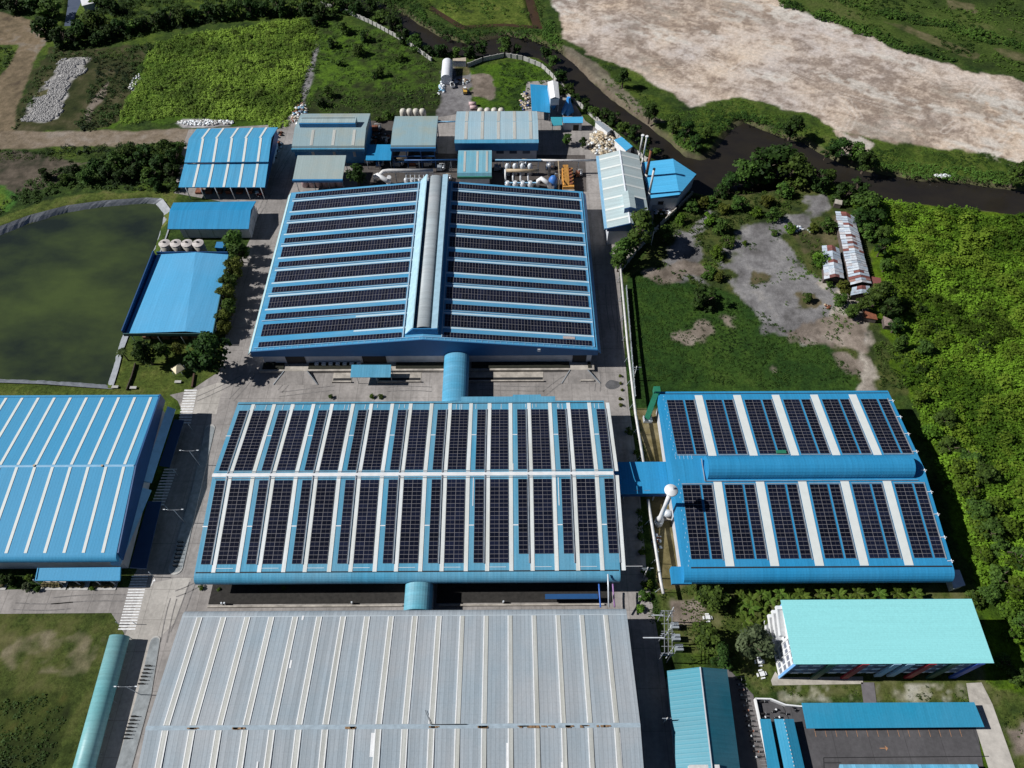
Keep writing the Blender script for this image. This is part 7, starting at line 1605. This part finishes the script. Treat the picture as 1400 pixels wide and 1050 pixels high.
# ground cover nobody could count
def cover(name, polys, dens, size, height, mat, seed, holes=(), per=14, clump=1.0, wob=2., patch=None, leafs=.5):
    rs = np.random.RandomState(seed); CC, NN, SS, TT = [], [], [], []
    H_ = [np.array(h) for h in holes]
    for P in polys:
        a = np.array(P); lo, hi = a.min(0), a.max(0); n = int((hi[0] - lo[0]) * (hi[1] - lo[1]) * dens)
        x = rs.uniform(lo[0], hi[0], n); y = rs.uniform(lo[1], hi[1], n)
        k = sdf(P, x, y) + (fbm(x, y, 8, seed) - .5) * 4 * wob > .3
        for h in H_: k &= sdf(h, x, y) < -.6
        if patch: k &= fbm(x, y, patch[0], seed + 9) + rs.uniform(-.06, .06, n) > patch[1]
        x, y = x[k], y[k]; n = len(x)
        if not n: continue
        big_ = fbm(x, y, 14, seed + 3); sc_ = rs.uniform(.6, 1.25, n) * (.55 + .9 * big_); tn = np.clip(.15 + (fbm(x, y, 16, seed + 5, 3) - .5) * 2.4 + .35 + rs.normal(size=n) * .13, 0, 1)
        d = rs.normal(size=(n, per, 3)); d /= np.linalg.norm(d, axis=2, keepdims=True); d[:, :, 2] = np.abs(d[:, :, 2])
        c = np.stack([x, y, np.zeros(n)], 1)[:, None, :] + d * rs.uniform(.5, 1., (n, per, 1)) * np.stack([np.full(n, clump), np.full(n, clump), np.full(n, height)], 1)[:, None, :] * sc_[:, None, None]
        CC.append(c.reshape(-1, 3)); NN.append((d + rs.normal(size=d.shape) * .5 + np.array([0, 0, 1.9])).reshape(-1, 3)); SS.append((rs.uniform(.6, 1.3, (n, per)) * size * sc_[:, None]).ravel()); TT.append(np.clip(tn[:, None] + rs.normal(size=(n, per)) * .12, 0, 1).ravel())
    me = quads_mesh(name, np.concatenate(CC), np.concatenate(NN), np.concatenate(SS), np.concatenate(TT), mat, .9, rs)
    o = bpy.data.objects.new(name, me); COL.objects.link(o); tag(o, kind='stuff'); return o
Q_ = lambda *p: pg(list(p))
cover('weed_cover', [Q_((215, 58), (330, 36), (425, 26), (436, 60), (420, 110), (398, 158), (388, 176), (316, 166), (245, 160), (158, 170), (188, 104))], .95, .58, 1.5, L_lime, 11, per=15, clump=1.0)
cover('thicket', [Q_((1190, 275), (1320, 288), (1440, 300), (1480, 600), (1480, 900), (1420, 900), (1340, 800), (1320, 745), (1298, 660), (1270, 590), (1246, 540), (1240, 470), (1222, 430), (1205, 330))],   .75, .75, 1.9, leaf('leaf_creeper', (.07, .14, .010), (.165, .285, .022)), 12, per=18, clump=1.35)
cover('thicket_bushes', [Q_((1200, 285), (1320, 296), (1440, 310), (1480, 600), (1480, 900), (1420, 900), (1350, 790), (1335, 745), (1312, 660), (1284, 590), (1256, 530), (1246, 460), (1228, 420), (1212, 330))], .045, .75, 3.8, leaf('leaf_thicket', (.065, .13, .012), (.155, .27, .025)), 32, per=110, clump=2.6)
cover('thicket_dark_bushes', [Q_((1200, 285), (1320, 296), (1440, 310), (1480, 600), (1480, 900), (1420, 900), (1350, 790), (1335, 745), (1312, 660), (1284, 590), (1256, 530), (1246, 460), (1228, 420), (1212, 330))], .035, .75, 3.6, L_mid, 33, per=100, clump=2.4, patch=(26, .56))
cover('belt_undergrowth', [Q_((52, -8), (560, -10), (540, 30), (500, 20), (440, 22), (330, 26), (215, 46), (140, 62), (76, 64), (56, 40))], .3, .8, 2.2, L_dark, 34, per=16, clump=1.5, holes=[CREEK, Q_((86, -10), (140, -10), (136, 12), (104, 30), (84, 40))], patch=(14, .36))
cover('scrub_clumps', [Q_((215, 62), (330, 40), (425, 30), (432, 60), (416, 110), (394, 158), (380, 170), (316, 160), (245, 156), (170, 165), (192, 108))], .03, .7, 2.0, leaf('leaf_weedclump', (.06, .115, .014), (.13, .21, .03)), 35, per=60, clump=1.8)
cover('dark_scrub', [Q_((120, 180), (160, 165), (190, 105), (215, 60), (190, 60), (150, 70), (70, 60), (64, 80), (110, 78), (130, 90), (120, 130), (100, 175)), Q_((20, 182), (38, 160), (60, 112), (75, 82), (60, 80), (36, 130), (15, 176)), Q_((-40, 205), (70, 204), (140, 200), (256, 192), (248, 206), (150, 210), (60, 214), (-40, 214)), Q_((30, 255), (100, 225), (160, 205), (250, 200), (240, 262), (150, 258), (80, 262), (20, 285), (-10, 296), (20, 262)), Q_((-40, 64), (22, 64), (20, 78), (0, 104), (-40, 108))], .35, .7, 1.3, L_dark, 13, per=13, clump=1.1, patch=(10, .36))
cover('bank_reeds', [Q_((480, -6), (530, 8), (565, 28), (600, 50), (640, 58), (690, 48), (745, 60), (765, 70), (752, 30), (745, 40), (690, 42), (635, 44), (590, 24), (560, -4)), Q_((738, 36), (758, 40), (768, 60), (748, 62)), Q_((905, 178), (945, 206), (970, 204), (986, 182), (1008, 164), (1045, 172), (1098, 190), (1060, 164), (1010, 150), (965, 168)),
                     Q_((1195, 222), (1250, 224), (1330, 230), (1400, 240), (1400, 258), (1330, 248), (1250, 243), (1195, 236)), Q_((-10, 0), (20, 10), (50, 12), (48, -10), (-10, -10))], .5, .6, 1.2, L_mid, 14, per=13)
cover('bank_grass', [Q_((905, 152), (945, 150), (985, 143), (1012, 138), (1050, 152), (1085, 164), (1135, 180), (1110, 200), (1070, 186), (1040, 174), (1010, 162), (985, 182), (968, 206), (945, 206), (920, 190)), Q_((1190, 204), (1250, 202), (1330, 210), (1405, 224), (1405, 258), (1330, 248), (1250, 242), (1192, 230)), Q_((812, 80), (836, 88), (852, 106), (882, 130), (915, 148), (935, 162), (900, 176), (866, 154), (836, 128))], .8, .42, .45, L_mid, 36, per=9, clump=.8, patch=(6, .42))
cover('top_scrub', [Q_((555, -8), (600, 26), (640, 42), (735, 40), (745, 30), (735, -8), (728, -8), (738, 36), (690, 32), (640, 34), (600, 16), (580, -8)), Q_((140, 70), (330, 36), (430, 24), (430, 30), (330, 44), (215, 64), (150, 80)), Q_((-20, 205), (256, 195), (256, 214), (-20, 222))], .8, .45, .5, L_mid, 37, per=9, patch=(6, .4))
cover('farm_growth', [Q_((1040, -60), (1480, -60), (1480, 126), (1400, 106), (1300, 80), (1230, 60), (1150, 26), (1060, 0))], .16, .9, 1.1, L_mid, 15, per=13, clump=1.3, patch=(16, .5))
cover('hedge_line', [Q_((1062, -2), (1150, 24), (1235, 58), (1310, 82), (1312, 90), (1235, 70), (1150, 36), (1060, 8)), Q_((1200, 20), (1290, 42), (1400, 70), (1440, 84), (1440, 70), (1300, 30), (1200, 10)), Q_((1150, 0), (1230, 22), (1240, 30), (1150, 8))], .5, .9, 1.8, L_mid, 16, per=14)
cover('field_weeds', [Q_((440, 26), (520, 42), (590, 78), (604, 100), (600, 145), (540, 158), (415, 158), (405, 150), (425, 90)), Q_((640, 88), (740, 84), (760, 108), (752, 128), (718, 148), (640, 150))], .35, .55, .7, L_mid, 17, per=11, patch=(9, .44), holes=[Q_((600, 70), (682, 72), (682, 160), (600, 160))])
cover('island_growth', [Q_((600, -10), (716, -10), (730, 20), (690, 26), (640, 28), (605, 12))], .3, .6, .8, L_mid, 18, per=11, patch=(7, .5))
cover('lot_grass', [Q_((862, 382), (900, 374), (985, 400), (1060, 438), (1130, 472), (1165, 502), (1182, 526), (890, 526), (868, 540))], .9, .38, .35, L_dark, 19, per=8, clump=.6, patch=(8, .38))
cover('lot_scrub', [Q_((895, 300), (935, 268), (1010, 262), (1110, 262), (1060, 300), (1010, 312), (985, 370), (950, 400), (965, 340), (935, 320), (900, 350)), Q_((1085, 310), (1140, 300), (1150, 340), (1120, 380), (1098, 350)), Q_((1190, 440), (1235, 440), (1250, 530), (1200, 530)), Q_((895, 352), (960, 388), (990, 400), (900, 372))], .5, .55, .8, L_mid, 20, per=11, patch=(8, .42))
cover('gravel_weeds', [Q_((990, 300), (1130, 280), (1180, 400), (1190, 520), (1060, 470), (990, 390))], .5, .42, .4, L_mid, 38, per=8, clump=.7, patch=(9, .60))
cover('shade_undergrowth', [Q_((905, 800), (960, 800), (1010, 800), (1000, 900), (940, 905), (905, 850))], .5, .45, .5, L_mid, 21, per=9, patch=(6, .5))
cover('hostel_weeds', [Q_((1066, 937), (1176, 938), (1176, 960), (1075, 958)), Q_((1200, 937), (1320, 937), (1322, 960), (1200, 960)), Q_((1345, 940), (1420, 930), (1440, 1060), (1392, 1050), (1358, 962)), Q_((1000, 900), (1052, 925), (1060, 950), (1032, 950))], .6, .35, .35, L_mid, 22, per=8, clump=.6, patch=(5, .48))
cover('meadow_tall_grass', [Q_((-60, 950), (98, 947), (92, 975), (68, 1060), (-60, 1060))], .7, .5, .6, L_dark, 23, per=9, patch=(7, .42))
cover('planted_bed', [Q_((862, 562), (872, 562), (886, 640), (876, 640)), Q_((868, 690), (884, 690), (898, 800), (905, 850), (886, 850))], .8, .45, .5, L_dark, 24, per=9)
